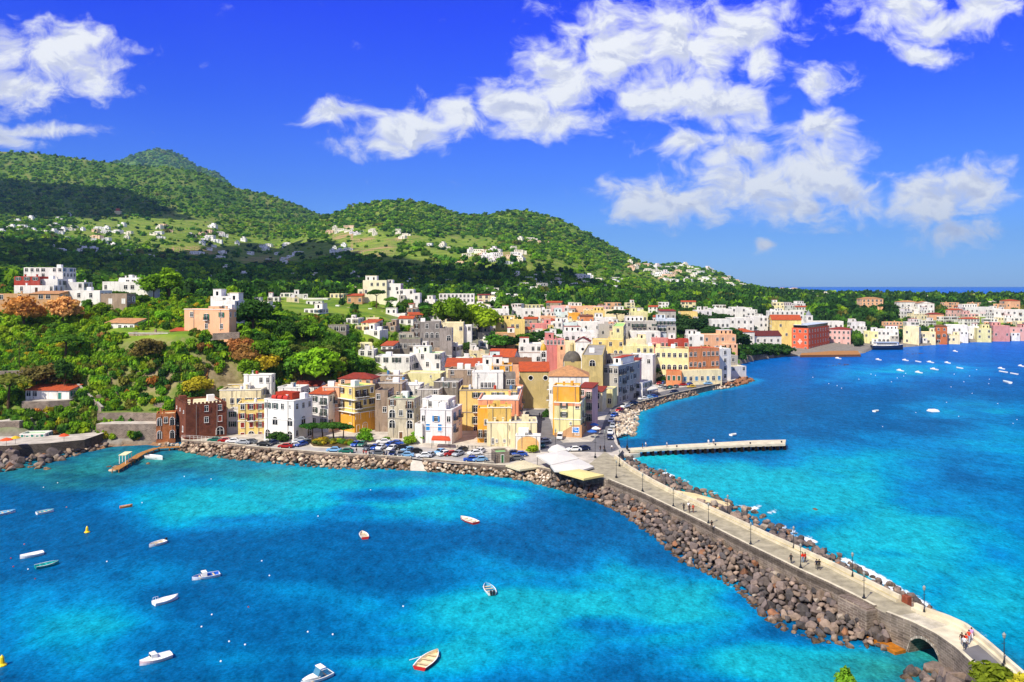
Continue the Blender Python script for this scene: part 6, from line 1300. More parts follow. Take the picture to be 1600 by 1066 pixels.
for k, (px, hh, wd) in enumerate(((488, 28, 1.6), (505, 30, 1.5), (522, 30, 1.6), (536, 26, 1.4))):
    v = sea(px, 690-abs(k-1.5)*1.2, QZ); tree('pine', v, hh/F*v.y*.95, (.03, .085, .012), 'low flat-crowned tree at the back of the car park, %s from the left' % ORD[k], 'flat-crowned trees by the car park', wd)
for k, (px, py, hh) in enumerate(((430, 690, 16), (441, 690, 14), (571, 690, 16), (570, 680, 12), (641, 694, 14), (655, 690, 18), (604, 690, 8))):
    v = sea(px, py, QZ); tree('bush', v, hh/F*v.y, GREEN['bright' if k > 1 else 'dark'], 'green shrub %s' % ('below the arches of the white corner house', 'beside the shrub below the white arches', 'in front of the big yellow house', 'behind the shrub of the big yellow house', 'left of the house with blue shutters', 'against the house with blue shutters', 'before the old grey arched house')[k], None, 1.2)
for k in range(26):
    px = 490+vr.uniform(0, 58); py = 697-vr.uniform(0, 7); v = sea(px, py, QZ+.15); tree('bush', v, vr.uniform(.9, 1.7), pick(vr, {'yellow': 2, 'olive': 2, 'bright': 1, 'mid': 1}), 'low yellow-green plant in the oval bed of the car park', 'plants in the car park bed', 1.1)
v = sea(833, 707, QZ); tree('bush', v, 2.2, GREEN['lime'], 'bright lime bush between the arch wall and the marquee', None, 1.3)
# two shrubs whose tops rise into view from the near slope of the islet
def islet():
    pts = []; N = 40
    V = []; Fq = []
    for j in range(30):
        for i in range(40):
            Y = -20+j*4.0; X = -30+i*4.0; lim = 50-.56*max(Y, 0)-4.5; z = min(lim, 44)-6*np.hypot(max(0, abs(X-35)-45)/14, 0)+1.5*(fbm(np.array([X/9]), np.array([Y/9]), 3, 3)[0]-.5); V.append((X, Y, max(z, -3)))
    for j in range(29):
        for i in range(39): a = j*40+i; Fq.append((a, a+1, a+41, a+40))
    m, n = newmat('scrub_ground'); g = n.add('ShaderNodeNewGeometry').outputs['Position']; b_ = n.noise(g, .5, 4, .6); finish(n, n.mix(n.rng(b_, .4, .6), (.05, .09, .015), (.16, .12, .07)), .95, .1, n.bump(b_, .6, .4))
    tag(link(bpy.data.objects.new('slope_ground', np_mesh('slope_ground', V, Fq, m, None, True))), kind='structure')
islet()
for (px, py, Y, h, c, wd, lb) in ((1321, 1044, 58, 3.4, (.10, .20, .015), .55, 'bright green shrub top poking up at the lower right edge left of the bridge'), (1562, 1040, 57, 4.2, (.12, .18, .015), 1.15, 'wide yellow-green shrub at the lower right corner in front of the bridge'), (1600, 1052, 55, 3.2, (.26, .25, .02), .8, 'yellow flowering shrub in the lower right corner')):
    p = at(px, py, Y); tree('tall', Vector((p.x, Y, p.z-h)), h, c, lb, None, wd*1.5)
# ------------------------------------------------------------------ scattered houses on the hills
hm = random.Random(3)
def farhouse(i):
    g = random.Random(i); b = MB(); w, d, h = g.uniform(8, 14), g.uniform(6, 9), g.uniform(3.5, 6.5)
    def bl(x0, x1, y0, y1, z):
        b.box(x0, x1, y0, y1, -6, z); b.poly([(x0+.3, y0+.3, z+.01), (x1-.3, y0+.3, z+.01), (x1-.3, y1-.3, z+.01), (x0+.3, y1-.3, z+.01)], 1)
        for k in range(int((x1-x0)/2.6)):
            x = x0+1.2+k*2.6
            if g.random() < .8: b.box(x-.55, x+.55, y0-.06, y0, z-2.4, z-.9, 2)
            if z > 5.5 and g.random() < .7: b.box(x-.55, x+.55, y0-.06, y0, z-5.2, z-3.6, 2)
    bl(-w/2, w/2, 0, d, h)
    if g.random() < .7: bl(-w/2+g.uniform(-4, 1), w*.1, -3, 0, h*.55+.4)
    if g.random() < .6: bl(w/2, w/2+g.uniform(3, 6), 1, d, h*.6+.6)
    if g.random() < .4: bl(-w*.2, w*.25, 1, d-1, h+2.6)
    cols = [('#eeeae4', '#d8d2c8'), ('#efe6d2', '#cfc6b4'), ('#ecc9a8', '#c9876a'), ('#ece8e6', '#c46a48'), ('#f0ede8', '#cfc9c0')][i % 5]
    return b.mesh('house', [wallmat(cols[0], .1), plain('far_roof', cols[1], .9, .1, .15, .3), DARK]), ('white', 'cream', 'peach', 'white red-roofed', 'white')[i % 5]
FH = [farhouse(i) for i in range(15)]
ZONES = [((0, 128, 355, 367), 17, 'in the lit row below the shaded left hillside', [0, 4, 1]), ((86, 190, 376, 404), 18, 'on the dark slope above the far left plateau', [0, 4]), ((140, 350, 354, 376), 24, 'among the lit vineyards of the left hill', [0, 1, 2, 3]), ((195, 240, 393, 406), 4, 'low on the dark slope above the lime tree', [0, 4]), ((300, 385, 376, 404), 11, 'on the dark slope above the peach villa', [0, 4]), ((388, 465, 378, 420), 12, 'on the dark slope right of the peach villa', [0, 4]), ((498, 545, 384, 410), 8, 'at the shaded foot of the tan terraces', [0, 4]), ((20, 120, 338, 352), 6, 'high in the shade of the left hill', [0, 4]),
 ((514, 562, 354, 368), 11, 'high on the lit shoulder above the tan terraces', [1, 2, 3]), ((575, 642, 362, 374), 7, 'below the double summit wood edge', [1, 2, 3]), ((664, 706, 384, 396), 4, 'in the middle vineyards', [2, 3, 1]), ((708, 800, 394, 416), 17, 'in the village of the middle slope', [1, 2, 3, 0]), ((800, 850, 376, 412), 8, 'under the right summit', [1, 2, 3]), ((800, 912, 430, 452), 20, 'low in the plain behind the town', [0, 1, 4]), ((914, 962, 436, 456), 10, 'at the foot of the right summit', [0, 1]), ((978, 1012, 409, 422), 7, 'on the right shoulder of the hill', [1, 2]), ((1012, 1112, 415, 442), 30, 'in the hamlet on the last low hill', [1, 2, 3, 0]), ((1092, 1166, 434, 452), 18, 'at the end of the last low hill', [1, 2, 0]), ((636, 705, 436, 450), 8, 'in the dark plain right of the castle-like villa', [0, 4]), ((440, 560, 430, 452), 9, 'in the dark plain left of the castle-like villa', [0, 1, 4]), ((250, 400, 410, 440), 8, 'in the dark plain behind the lime tree', [0, 4]), ((770, 860, 455, 478), 9, 'among the trees above the upper town rim', [0, 1, 4])]
ZR = [((1220, 1250, 447, 455), 5, 'on the low wooded skyline left of the sea horizon', [1, 2]), ((1245, 1345, 456, 470), 10, 'in the woods behind the orange hotel', [0, 1, 2]), ((1380, 1500, 460, 472), 11, 'on the wooded rise above the arched villas', [0, 1, 2]), ((1470, 1600, 463, 482), 16, 'among the gardens at the right skyline', [0, 1, 2]), ((1175, 1235, 468, 482), 7, 'among the pines above the white hotel block', [0, 1])]
FHP = []
for (x0, x1, y0, y1), n_, where, pal in ZONES+ZR:
    pts = []; tries = 0
    while len(pts) < n_ and tries < 400:
        tries += 1; px, py = hm.uniform(x0, x1), hm.uniform(y0, y1)
        if any(abs(px-a) < 5 and abs(py-c) < 2.2 for a, c, _ in pts): continue
        p = hit(px, py)
        if p is None or p.z < 5 or p.y > 5000: continue
        pts.append((px, py, p))
    for px, py, p in sorted(pts, key=lambda q: q[0]):
        i = hm.choice([k for k in range(15) if k % 5 in pal]); sc = hm.uniform(.75, 1.15)*(min(1.5, max(1, p.y/1400))); FHP.append((px, p+Vector((0, 0, .6)), i, sc, hm.uniform(-.5, .5), where))
NIND = 72; near_first = sorted(FHP, key=lambda q: -q[3]/q[1].y); small = near_first[NIND:]; seen = {}
for q in FHP:
    if q in small: continue
    px, p, i, sc, a, where = q; me, cn_ = FH[i]; k = (where, cn_); seen[k] = seen.get(k, 0)+1
    o = link(bpy.data.objects.new('house', me)); o.location = p; o.rotation_euler = (0, 0, a); o.scale = (sc, sc, sc*.95)
    tag(o, 'tiny %s house %s, %s from the left' % (cn_, where, ORD[seen[k]-1]), 'house', 'houses '+where)
bm = bmesh.new(); mats = []
for px, p, i, sc, a, where in small:
    me = FH[i][0].copy(); me.transform(Matrix.LocRotScale(p, Matrix.Rotation(a, 3, 'Z').to_quaternion(), (sc, sc, sc)))
    mp = []
    for m in me.materials:
        if m not in mats: mats.append(m)
        mp.append(mats.index(m))
    for f in me.polygons: f.material_index = mp[f.material_index]
    bm.from_mesh(me); bpy.data.meshes.remove(me)
me = bpy.data.meshes.new('houses'); bm.to_mesh(me); bm.free()
for m in mats: me.materials.append(m)
tag(link(bpy.data.objects.new('houses', me)), 'smallest white houses scattered over the distant hills', 'houses', None, 'stuff')
p = hit(183, 335)
if p:
    b = MB(); b.box(-8, 8, 0, 12, -6, 9); b.box(-4, 4, 1, 9, 9, 16, 1); b.box(-9, 9, -.5, 12, 4.5, 5.2)
    tag(b.obj('house', [wallmat(WC['cream'], .1), wallmat('#b5523c', .1)]), 'red-topped tower house alone on the shaded left hillside', 'house').location = p
# ------------------------------------------------------------------ clouds overhead (out of the picture) whose shade lies on the hills
def cloud(pix, alt, rad, label, lim):
    P = []
    for px, py in pix:
        q = hit(px, py)
        if q is None or q.y > lim: q = at(px, min(py, 440), 900)
        k = (alt-q.z)/SUN.z; P.append((q.x+SUN.x*k, q.y+SUN.y*k))
    xs = [p[0] for p in P]; ys = [p[1] for p in P]; g = np.random.default_rng(4); Vs = []; Fs = []; off = 0; st = rad*.72
    for x in np.arange(min(xs), max(xs), st):
        for y in np.arange(min(ys), max(ys), st):
            x_, y_ = x+g.uniform(-.3, .3)*st, y+g.uniform(-.3, .3)*st
            if not inpoly(np.array([x_]), np.array([y_]), P)[0]: continue
            r = rad*g.uniform(.65, 1.0); v = ICO2[0]*np.array([r, r, r*.62]); v = v*(1+.16*(fbm(v[:, 0]/r*1.7+x_, v[:, 1]/r*1.7+v[:, 2]/r*2, 3, 6)-.5)[:, None]*2)+np.array([x_, y_, alt+g.uniform(-.1, .35)*r]); Vs.append(v); Fs.append(ICO2[1]+off); off += len(v)
    if Vs: tag(link(bpy.data.objects.new('cloud', np_mesh('cloud', np.vstack(Vs), np.vstack(Fs), plain('cloud_white', '#f4f4f6', 1, 0, .03, .01), None, True))), label, 'cloud')
cloud([(-60, 290), (0, 285), (90, 290), (180, 297), (235, 322), (285, 342), (270, 344), (215, 336), (140, 338), (80, 341), (-60, 341)], 1500, 60, 'white heaped cloud overhead shading the left hillside', 4000)
cloud([(-60, 381), (0, 378), (110, 384), (130, 394), (200, 397), (330, 391), (400, 381), (500, 381), (550, 406), (640, 414), (720, 426), (850, 440), (940, 443), (900, 449), (650, 453), (300, 449), (120, 428), (-60, 424)], 1000, 45, 'long white cloud overhead shading the plain behind the town', 2600)

for k, (px, py, hh) in enumerate(((1050, 524, 26), (1060, 520, 30), (1068, 527, 30), (1078, 518, 32), (1086, 527, 30), (1094, 516, 30), (1102, 522, 30), (1110, 516, 28), (1120, 520, 30), (1128, 516, 24), (1134, 522, 24), (1072, 512, 22), (1086, 510, 22), (1142, 518, 20))):
    T('round' if k % 3 else 'pine', px, py, hh, 'dark' if k % 2 else 'pine', 'dark dense tree of the park left of the white apartment block', 'dense park trees', 1.5)
for k in range(13): T('bush', 1142+k*6.6, 553-(k % 2)*2, 13+(k*7) % 5, 'dark', 'dark hedge shrub along the foot of the white palazzo with the red roof', 'hedge at the foot of the white palazzo', 1.5)
for k, (px, py, hh) in enumerate(((1002, 590, 26), (1010, 584, 24), (1018, 590, 24), (1026, 596, 24), (1012, 600, 18), (1034, 602, 16))): T('round', px, py, hh, 'dark', 'dark garden tree between the white sloping row and the cream palazzo', 'garden trees left of the cream palazzo', 1.3)
for k, (px, py, hh) in enumerate(((775, 548, 26), (786, 540, 24), (800, 545, 22), (815, 540, 22), (834, 538, 20), (850, 536, 20), (865, 532, 20), (880, 534, 18))): T('round', px, py, hh, 'dark' if k % 3 else 'mid', 'dark tree in the belt of trees above the church roofs', 'belt of trees above the church roofs', 1.5)
for k in range(12): T('round' if k % 2 else 'bush', 1106+k*6.4, 524+(k % 3), 12+(k*5) % 7, 'dark', 'dark tree in the row below the white apartment block', 'row of trees below the white apartment block', 1.6)
for k in range(15): T('round' if k % 3 else 'bush', 20+k*14.5, 471+(k*5) % 6, 13+(k*7) % 8, 'mid' if k % 2 else 'dark', 'green garden tree in front of the white houses of the far left plateau', 'garden trees of the far left plateau', 1.5)
for k in range(10):
    px = 1106+k*5.2; Y = 532+(k*7) % 9; x = (px-CX)/F*Y; tree('round' if k % 2 else 'pine', Vector((x, Y, gz(x, Y)-.3)), 12.5+(k*5) % 4, GREEN['dark' if k % 3 else 'pine'], 'tall dark tree between the long cream house and the white houses above it', 'tall trees above the long cream house', 1.3)
def palm(px, pyb, hpx, label):
    p = hit(px, pyb); h = hpx/F*p.y; t = empty('palm_tree', p, 0, label, 'tree'); b = MB(); b.tube((0, 0, -1), (.1, 0, h*.82), .22, .16, 7); b.obj('trunk', BARK, t); b = MB(); g = random.Random(px)
    for k in range(26):
        a = k*2.4; L = h*g.uniform(.34, .46); up = g.uniform(.0, .5); c, s = math.cos(a), math.sin(a); pts = [(L*f*c, L*f*s, h*.82+L*(up*f-1.05*f*f)) for f in (0, .25, .5, .75, 1)]; w = L*.13
        for i in range(4): (x0, y0, z0), (x1, y1, z1) = pts[i], pts[i+1]; w0, w1 = w*(1-.2*i), w*(.8-.2*i); b.poly([(x0-s*w0, y0+c*w0, z0-.1), (x0+s*w0, y0-c*w0, z0-.1), (x1+s*w1, y1-c*w1, z1-.1), (x1-s*w1, y1+c*w1, z1-.1)])
    o = b.obj('crown', LEAF, t); o.color = (.05, .10, .015, 1)
palm(78, 434, 17, 'palm tree in front of the white two-storey villa on the far left plateau'); palm(1072, 503, 16, 'palm tree beside the yellow house behind the blue-grey block')
# ------------------------------------------------------------------ air
b = MB(); b.box(-16000, 20500, -60, 19050, -6, 1330)
m = bpy.data.materials.new('air'); m.use_nodes = True; n = NT(m.node_tree)
v = n.add('ShaderNodeVolumePrincipled', ins={'Color': (.40, .74, 1.0), 'Density': HAZE, 'Anisotropy': .2}); n.l.new(v.outputs[0], n.add('ShaderNodeOutputMaterial').inputs['Volume'])
if HAZE: tag(b.obj('haze', m), 'thin blue haze over the whole bay', 'haze', None, 'stuff')
SC.cycles.volume_step_rate = 10
# ------------------------------------------------------------------ terraces and walls of the left cove
def wall_px(pts, h, label, mat=None, wd=.8, mats=None):
    P = [at(*p) for p in pts]; lowwall('stone_wall', [(p.x, p.y) for p in P], [p.z-h for p in P], h, wd, mats or [mat or STONE2, GREYS], label, 'wall')
DSTONE = brickmat('dark_stone_wall', '#3f3831', '#554b42', '#6a5e51', .9, .42, .05)
def terrace(pts, h, depth, label, top=PAVE, mat=None):
    """a retaining wall with its level terrace behind it: one solid"""
    P = [at(*p) for p in pts]; z = sum(p.z for p in P)/len(P); n_ = len(P); b = MB()
    poly = [(p.x, p.y) for p in P]+[(p.x, p.y+depth) for p in reversed(P)]
    b.prism(poly, z-h-1.5, z, 0, 1); t = b.obj('terrace_wall', [mat or STONE2, top]); tag(t, label, 'retaining wall'); return t, z
_, zt1 = terrace([(-60, 694, 230), (10, 692, 230), (80, 693, 234), (132, 690, 239), (152, 683, 246)], 6, 14, 'long dark sea wall carrying the beach terrace of the left cove', PAVE, DSTONE)
terrace([(-40, 661, 247), (30, 657, 249), (42, 655, 252)], 6, 10, 'tall stone retaining wall at the far left behind the beach terrace', PAVE)
terrace([(34, 629, 259), (76, 626, 260), (110, 624, 263)], 4.5, 7, 'grey retaining wall under the orange-roofed cove house', PAVE)
wall_px([(-30, 581, 272), (38, 579, 274)], 4, 'stone garden wall at the far left edge below the bright scrub')
terrace([(150, 665, 250.5), (200, 663, 251), (246, 660, 251)], 5, 5, 'lower stone retaining wall behind the pebble cove', PAVE)
terrace([(152, 648, 256), (200, 645, 257), (246, 642, 256)], 4.5, 4, 'upper stone retaining wall behind the pebble cove', plain('scrub_top', '#6d7a3a', .9, .1, .3))
terrace([(240, 627, 264), (282, 633, 262)], 4, 4, 'short stone wall with an arch left above the brown palazzo', plain('scrub_top', '#6d7a3a', .9, .1, .3))
wall_px([(105, 573, 278), (160, 570, 279), (228, 568, 280)], 4.2, 'long grey terrace wall across the slope below the stone cottage')
wall_px([(152, 556, 284), (210, 557, 284)], 2.6, 'short grey terrace wall with shrubs below the stone cottage')
wall_px([(244, 536, 287), (300, 533, 287), (337, 529, 288)], 3.2, 'pale weathered terrace wall in front of the low stone cottage', wallmat('#b3aa9c', .8))
wall_px([(332, 521, 285), (374, 519, 286)], 2.4, 'stone wall below the right corner of the peach villa')
wall_px([(120, 600, 270), (150, 628, 262), (158, 636, 259)], 3.0, 'sloping stair wall running down the cove slope')
wall_px([(150, 618, 266), (185, 612, 268)], 3.5, 'brown stone wall in the green cove slope', wallmat('#9a8470', .8))
wall_px([(560, 548, 338), (625, 545, 345)], 4.5, 'long dark stone wall below the timbered house', DSTONE)
# the bare brown cliff patch below the peach villa
b = MB(); cz = [at(px, py, Y) for px, py, Y in ((283, 555, 281), (300, 546, 284), (322, 550, 284), (328, 570, 279), (322, 600, 272), (300, 606, 270), (286, 590, 274))]
b.poly([tuple(p) for p in cz]); 
for i in range(7): p, q = cz[i], cz[(i+1) % 7]; b.poly([tuple(q), tuple(p), (p.x, p.y+9, p.z-2), (q.x, q.y+9, q.z-2)])
bm = bmesh.new(); me = b.mesh('cliff', plain('bare_earth_cliff', '#8a6038', .95, .05, .45, .25)); bm.from_mesh(me); bmesh.ops.subdivide_edges(bm, edges=bm.edges[:], cuts=3, use_grid_fill=True); bmesh.ops.triangulate(bm, faces=bm.faces[:])
for v in bm.verts: v.co.z += .0; v.co.y += 1.2*(fbm(np.array([v.co.x/3]), np.array([v.co.z/3]), 3, 2)[0]-.5)
bm.to_mesh(me); bm.free(); tag(link(bpy.data.objects.new('cliff', me)), kind='structure')
# pebble beaches
def strip(name, outer, inner, z0, z1, mat):
    o = res([P2(sea(*p)) for p in outer], 40); i_ = res([P2(sea(*p)) for p in inner], 40); b = MB()
    for k in range(39): b.poly([(*o[k], z0), (*o[k+1], z0), (*i_[k+1], z1), (*i_[k], z1)])
    tag(b.obj(name, mat), kind='structure')
strip('beach', [(138, 708), (175, 700), (230, 697), (264, 701)], [(148, 690), (175, 683), (230, 681), (262, 683)], -.2, 1.7, plain('brown_shingle', '#8f6f52', .95, .1, .3, 1.0))
strip('beach', [(1160, 569), (1180, 564), (1232, 558), (1290, 558), (1350, 553)], [(1160, 555), (1180, 552), (1232, 547), (1290, 547), (1350, 543)], -.2, 1.8, plain('dark_beach_sand', '#8b837a', .95, .1, .2, .5))
strip('beach', [(1395, 545), (1450, 541), (1500, 537), (1560, 534), (1640, 532)], [(1395, 536), (1450, 532), (1500, 528), (1560, 526), (1640, 524)], -.2, 1.8, plain('dark_beach_sand', '#8b837a', .95, .1, .2, .5))
# ------------------------------------------------------------------ wooden jetty with its frame, concrete pier, hotel deck
b = MB(); J = [(282, 698), (245, 700), (222, 708), (200, 722), (180, 734)]; jp = [sea(x, y, .9) for x, y in J]
for i in range(len(jp)-1):
    p, q = jp[i], jp[i+1]; d = (q-p); d.z = 0; L = d.length; d.normalize(); nn = Vector((-d.y, d.x, 0))*1.0
    for k in range(int(L/.5)):
        o_ = p+d*(k*.5); c = [o_+nn, o_-nn, o_-nn+d*.46, o_+nn+d*.46]; b.prism([(v.x, v.y) for v in c], .8+.02*(k % 2), .92+.02*(k % 2))
    for k in range(int(L/3)+1):
        for s in (-.85, .85): o_ = p+d*(k*3)+nn*s; b.tube((o_.x, o_.y, -1.5), (o_.x, o_.y, .85), .12, .12, 6)
jet = b.obj('jetty', [WOOD]); tag(jet, 'narrow crooked wooden jetty in the left cove', 'jetty')
p = sea(196, 722, .9); b = MB(); a_ = math.atan2(jp[4].y-jp[3].y, jp[4].x-jp[3].x)
t = empty('frame_shelter', p, a_, 'white open frame shelter standing on the wooden jetty', 'shelter')
for x in (-2.2, 0, 2.2):
    for y in (-.8, .8): b.box(x-.07, x+.07, y-.07, y+.07, 0, 2.3)
b.obj('frame', WHITE, t); b = MB(); b.box(-2.4, 2.4, -1, 1, 2.3, 2.42); b.obj('roof', plain('pale_canvas', '#e8d9a8', .8, .2, .1), t)
b = MB(); b.tube((0, 0, -.9), (0, 0, .25), 1.5, 1.1, 9); o = b.obj('rock', plain('pale_rock', '#d8b898', .9, .1, .2, 1)); v = sea(177, 735); o.location = v; tag(o, 'round pale rock at the outer end of the wooden jetty', 'rock')
pe = [sea(x, y, 2.0) for x, y in ((985, 704), (1040, 701), (1175, 695), (1227, 693.5), (1228, 687), (1180, 688), (1060, 694.5), (985, 700))]
t = empty('pier', (pe[0].x, pe[0].y, 0), 0, 'long low pale concrete pier reaching into the open bay', 'pier')
def under(root, o): o.parent = root; o.location = -Vector(root.location); return o
b = MB(); b.prism([(v.x, v.y) for v in pe], 1.35, 2.0); under(t, b.obj('deck', CONC))
b = MB()
for k in range(22):
    f = k/21; x = pe[0].x+(pe[3].x-pe[0].x)*f; y = pe[0].y+(pe[3].y-pe[0].y)*f
    b.box(x-.35, x+.35, y+.3, y+1.1, -2, 1.45); b.box(x-.3, x+.3, y+3.4, y+4.2, -2, 1.45)
under(t, b.obj('piles', DARK)); b = MB()
for f in (.3, .55, .78, .99): x = pe[0].x+(pe[3].x-pe[0].x)*f; y = pe[0].y+(pe[3].y-pe[0].y)*f+2; b.tube((x, y, 2), (x, y, 2.5), .2, .25, 8)
under(t, b.obj('bollards', IRON))
lp_ = [sea(x, y, 1.2) for x, y in ((950, 708), (985, 710), (1000, 708), (1000, 703), (985, 700), (950, 700))]
b = MB(); b.prism([(v.x, v.y) for v in lp_], -2, 1.2); tag(b.obj('landing_stage', PAVE), 'grey landing stage at the root of the concrete pier', 'landing stage')
hd = [sea(x, y, 1.6) for x, y in ((1250, 555), (1345, 554), (1340, 548), (1255, 549))]
b = MB(); b.prism([(v.x, v.y) for v in hd], -1, 1.6, 0, 1); tag(b.obj('bathing_deck', [plain('brown_rock_wall', '#6a4a38', .9, .1, .3), WOOD]), 'brown bathing deck on the rocks below the orange hotel', 'deck')
# ------------------------------------------------------------------ lamps
def lamp_mesh():
    b = MB(); b.box(-.2, .2, -.2, .2, -.3, .45); b.tube((0, 0, .55), (0, 0, 3.5), .06, .04, 8); b.lathe((0, 0, .55), [(.16, 0), (.12, .2), (.09, .35)], 8); b.tube((-.35, 0, 2.9), (.35, 0, 2.9), .03, .03, 5); po = b.mesh('post', IRON)
    b = MB(); b.lathe((0, 0, 3.5), [(.07, 0), (.14, .1), (.19, .42), (.22, .46), (.12, .6), (.03, .72)], 8); return po, b.mesh('lantern', plain('frosted_lantern', '#8b8f88', .3, .4, .2))
LPO, LLA = lamp_mesh()
LB = [(963, 747, 'l'), (1004, 769, 'l'), (1052, 793, 'l'), (1107, 820, 'l'), (1173, 853, 'l'), (1251, 890, 'l'), (1350, 938, 'l'), (968, 729, 'r'), (1040, 762, 'r'), (1137, 806, 'r'), (1240, 860, 'r'), (1332, 905, 'r'), (1444, 962, 'r'), (1569, 1043, 'r'), (868, 704, 'q'), (930, 716, 'q'), (945, 706, 'q'), (980, 700, 'q'), (967, 695, 'q')]
cnt = {}
for px, py, s in LB:
    z = DZ if s != 'q' else QZ
    v = sea(px, py, z); cnt[s] = cnt.get(s, 0)+1
    w_ = {'l': 'on the boulder side of the causeway', 'r': 'on the open-sea side of the causeway', 'q': 'on the plaza where the causeway begins'}[s]
    t = empty('street_lamp', v, .3, 'dark iron lantern post %s, %s from the %s' % (w_, ORD[cnt[s]-1], 'town' if s != 'q' else 'left'), 'street lamp', 'lantern posts '+w_)
    if s == 'q': t.scale = (1.2, 1.2, 1.5)
    link(bpy.data.objects.new('post', LPO), t); link(bpy.data.objects.new('lantern', LLA), t)
for px, yt, yb, lb in ((30, 535, 582, 'tall wooden utility pole in the bright scrub at the far left'), (232, 486, 512, 'thin pale mast between the white cottage and the low stone cottage'), (381, 500, 518, 'thin pole right of the peach villa')):
    p = hit(px, yb)
    b = MB(); b.tube((0, 0, -1), (0, 0, (yb-yt)/F*p.y), .14, .09, 6); b.box(-.8, .8, -.06, .06, (yb-yt)/F*p.y-.7, (yb-yt)/F*p.y-.55); o = b.obj('utility_pole', BARK); o.location = p; tag(o, lb, 'pole')
# ------------------------------------------------------------------ marquee, awnings, parasols, kiosk
CANV = plain('white_canvas', '#d2cdc2', .8, .2, .06); YCAN = plain('yellow_canvas', '#dccb86', .8, .2, .1)
def canopy(name, pts, zr, label, mat, legs=True, drop=.6, cat='marquee', zq=QZ):
    P = [sea(px, py, zr) for px, py in pts]; c = sum(P, Vector())/len(P); t = empty(name, (c.x, c.y, zq), 0, label, cat); b = MB(); n_ = len(P); up = Vector((c.x, c.y, zr+drop))
    L = [Vector((p.x-c.x, p.y-c.y, p.z-zq)) for p in P]; u = up-Vector((c.x, c.y, zq)); 
    for i in range(n_):
        p, q = L[i], L[(i+1) % n_]; b.poly([p, q, u]); b.poly([u-Vector((0, 0, .08)), q-Vector((0, 0, .08)), p-Vector((0, 0, .08))]); b.poly([p-Vector((0, 0, .45)), q-Vector((0, 0, .45)), q, p])
    b.obj('canopy', mat, t)
    if legs:
        for p in L: b = MB(); k = p*.95; b.tube((k.x, k.y, 0), (k.x, k.y, p.z-.1), .07, .07, 6); b.obj('pole', IRON, t)
    return t
canopy('marquee', [(838, 711), (882, 703), (905, 716), (862, 726)], 5.0, 'big white canvas marquee roof at the root of the causeway', CANV)
canopy('marquee', [(860, 727), (905, 717), (928, 729), (902, 737), (866, 735)], 4.8, 'second white marquee roof nearer the sea wall, next to the yellow awning', CANV)
canopy('marquee', [(856, 703), (862, 697), (880, 697), (887, 703), (870, 706)], 5.2, 'small rounded white tent roof behind the big marquee', CANV, drop=1.2)
canopy('awning', [(874, 737), (905, 733), (944, 742), (912, 748)], 5.0, 'long pale yellow awning of the waterside restaurant', YCAN, drop=.4, cat='awning')
canopy('awning', [(790, 727), (818, 719), (846, 729), (812, 734)], QZ+.5, 'low pale sand canvas sheet on the terrace beside the kiosk', plain('sand_canvas', '#cfc3a0', .9, .1, .15), False, .3, 'awning')
canopy('awning', [(676, 681), (702, 682), (704, 687), (674, 686)], 5.0, 'red-orange cafe awning in front of the house with blue shutters', plain('red_canvas', '#c8502e', .8, .2, .15), cat='awning')
canopy('awning', [(1006, 603), (1022, 601), (1028, 607), (1012, 610)], 5.4, 'white square canopy over the roadside cafe on the shore road', CANV, cat='awning')
def parasol(px, py, col, label, z=QZ, h=2.6, r=1.6):
    v = sea(px, py, z); t = empty('parasol', v, 0, label, 'parasol'); b = MB(); b.tube((0, 0, 0), (0, 0, h), .04, .04, 6); b.obj('pole', IRON, t); b = MB(); b.lathe((0, 0, h-.7), [(r, 0), (r*.55, .4), (.05, .7)], 8); b.lathe((0, 0, h-.74), [(r*.98, 0), (r*.53, .38), (.05, .66)], 8); b.obj('canopy', plain('canvas', col, .8, .2, .1), t)
parasol(925, 684, '#2f5fae', 'blue parasol on the cafe terrace right of the pale yellow house'); parasol(931, 679, '#e8e4dc', 'white parasol on the cafe terrace right of the pale yellow house'); parasol(928, 673, '#3f6fbe', 'second blue parasol farther up the cafe terrace')
parasol(163, 684, '#d8542a', 'orange-red parasol by the huts of the left cove', 1.4, 3, 2.2); parasol(100, 690, '#d8502a', 'orange parasol on the beach terrace of the left cove', 4.0, 2.4, 1.5); parasol(10, 697, '#e0562a', 'red parasol at the far left of the beach terrace', 4.0, 2.4, 1.8); parasol(24, 694, '#d8b030', 'yellow parasol on the beach terrace', 4.0, 2.4, 1.4)
B('square stone kiosk with green door on the quay', 'kiosk', 774, 796, None, 707, 724, 213, 14, 'dgrey', '.d.', mat=STONE, roof='green', D=5, sh='#2f6a3a', cornice=False, clutter=False)
b = MB(); v0, v1 = sea(757, 725, QZ), sea(774, 726, QZ)
for k in range(9):
    f = k/8; x = v0.x+(v1.x-v0.x)*f; b.box(x-.04, x+.04, v0.y-.04, v0.y+.04, QZ-.1, QZ+3.1)
for z in (.4, 1.0, 1.6, 2.2, 2.8): b.box(v0.x, v1.x, v0.y-.02, v0.y+.02, QZ+z-.03, QZ+z+.03)
tag(b.obj('railing', IRON), 'tall dark metal grille beside the stone kiosk', 'fence')
b = MB(); v = edge(QE1[3:]+[], QZ)
b2 = edge([(283, 688), (320, 690), (352, 692), (380, 695)], QZ)
for (x0, y0), (x1, y1) in zip(b2[:-1], b2[1:]):
    for k in range(6): f = k/6; b.box(x0+(x1-x0)*f-.03, x0+(x1-x0)*f+.03, y0+(y1-y0)*f+.6, y0+(y1-y0)*f+.66, QZ, QZ+1.5)
    for z in (1.0, 1.45): b.tube((x0, y0+.63, QZ+z), (x1, y1+.63, QZ+z), .03, .03, 5)
tag(b.obj('railing', WHITE), 'white tubular railing in front of the brown palazzo', 'railing')
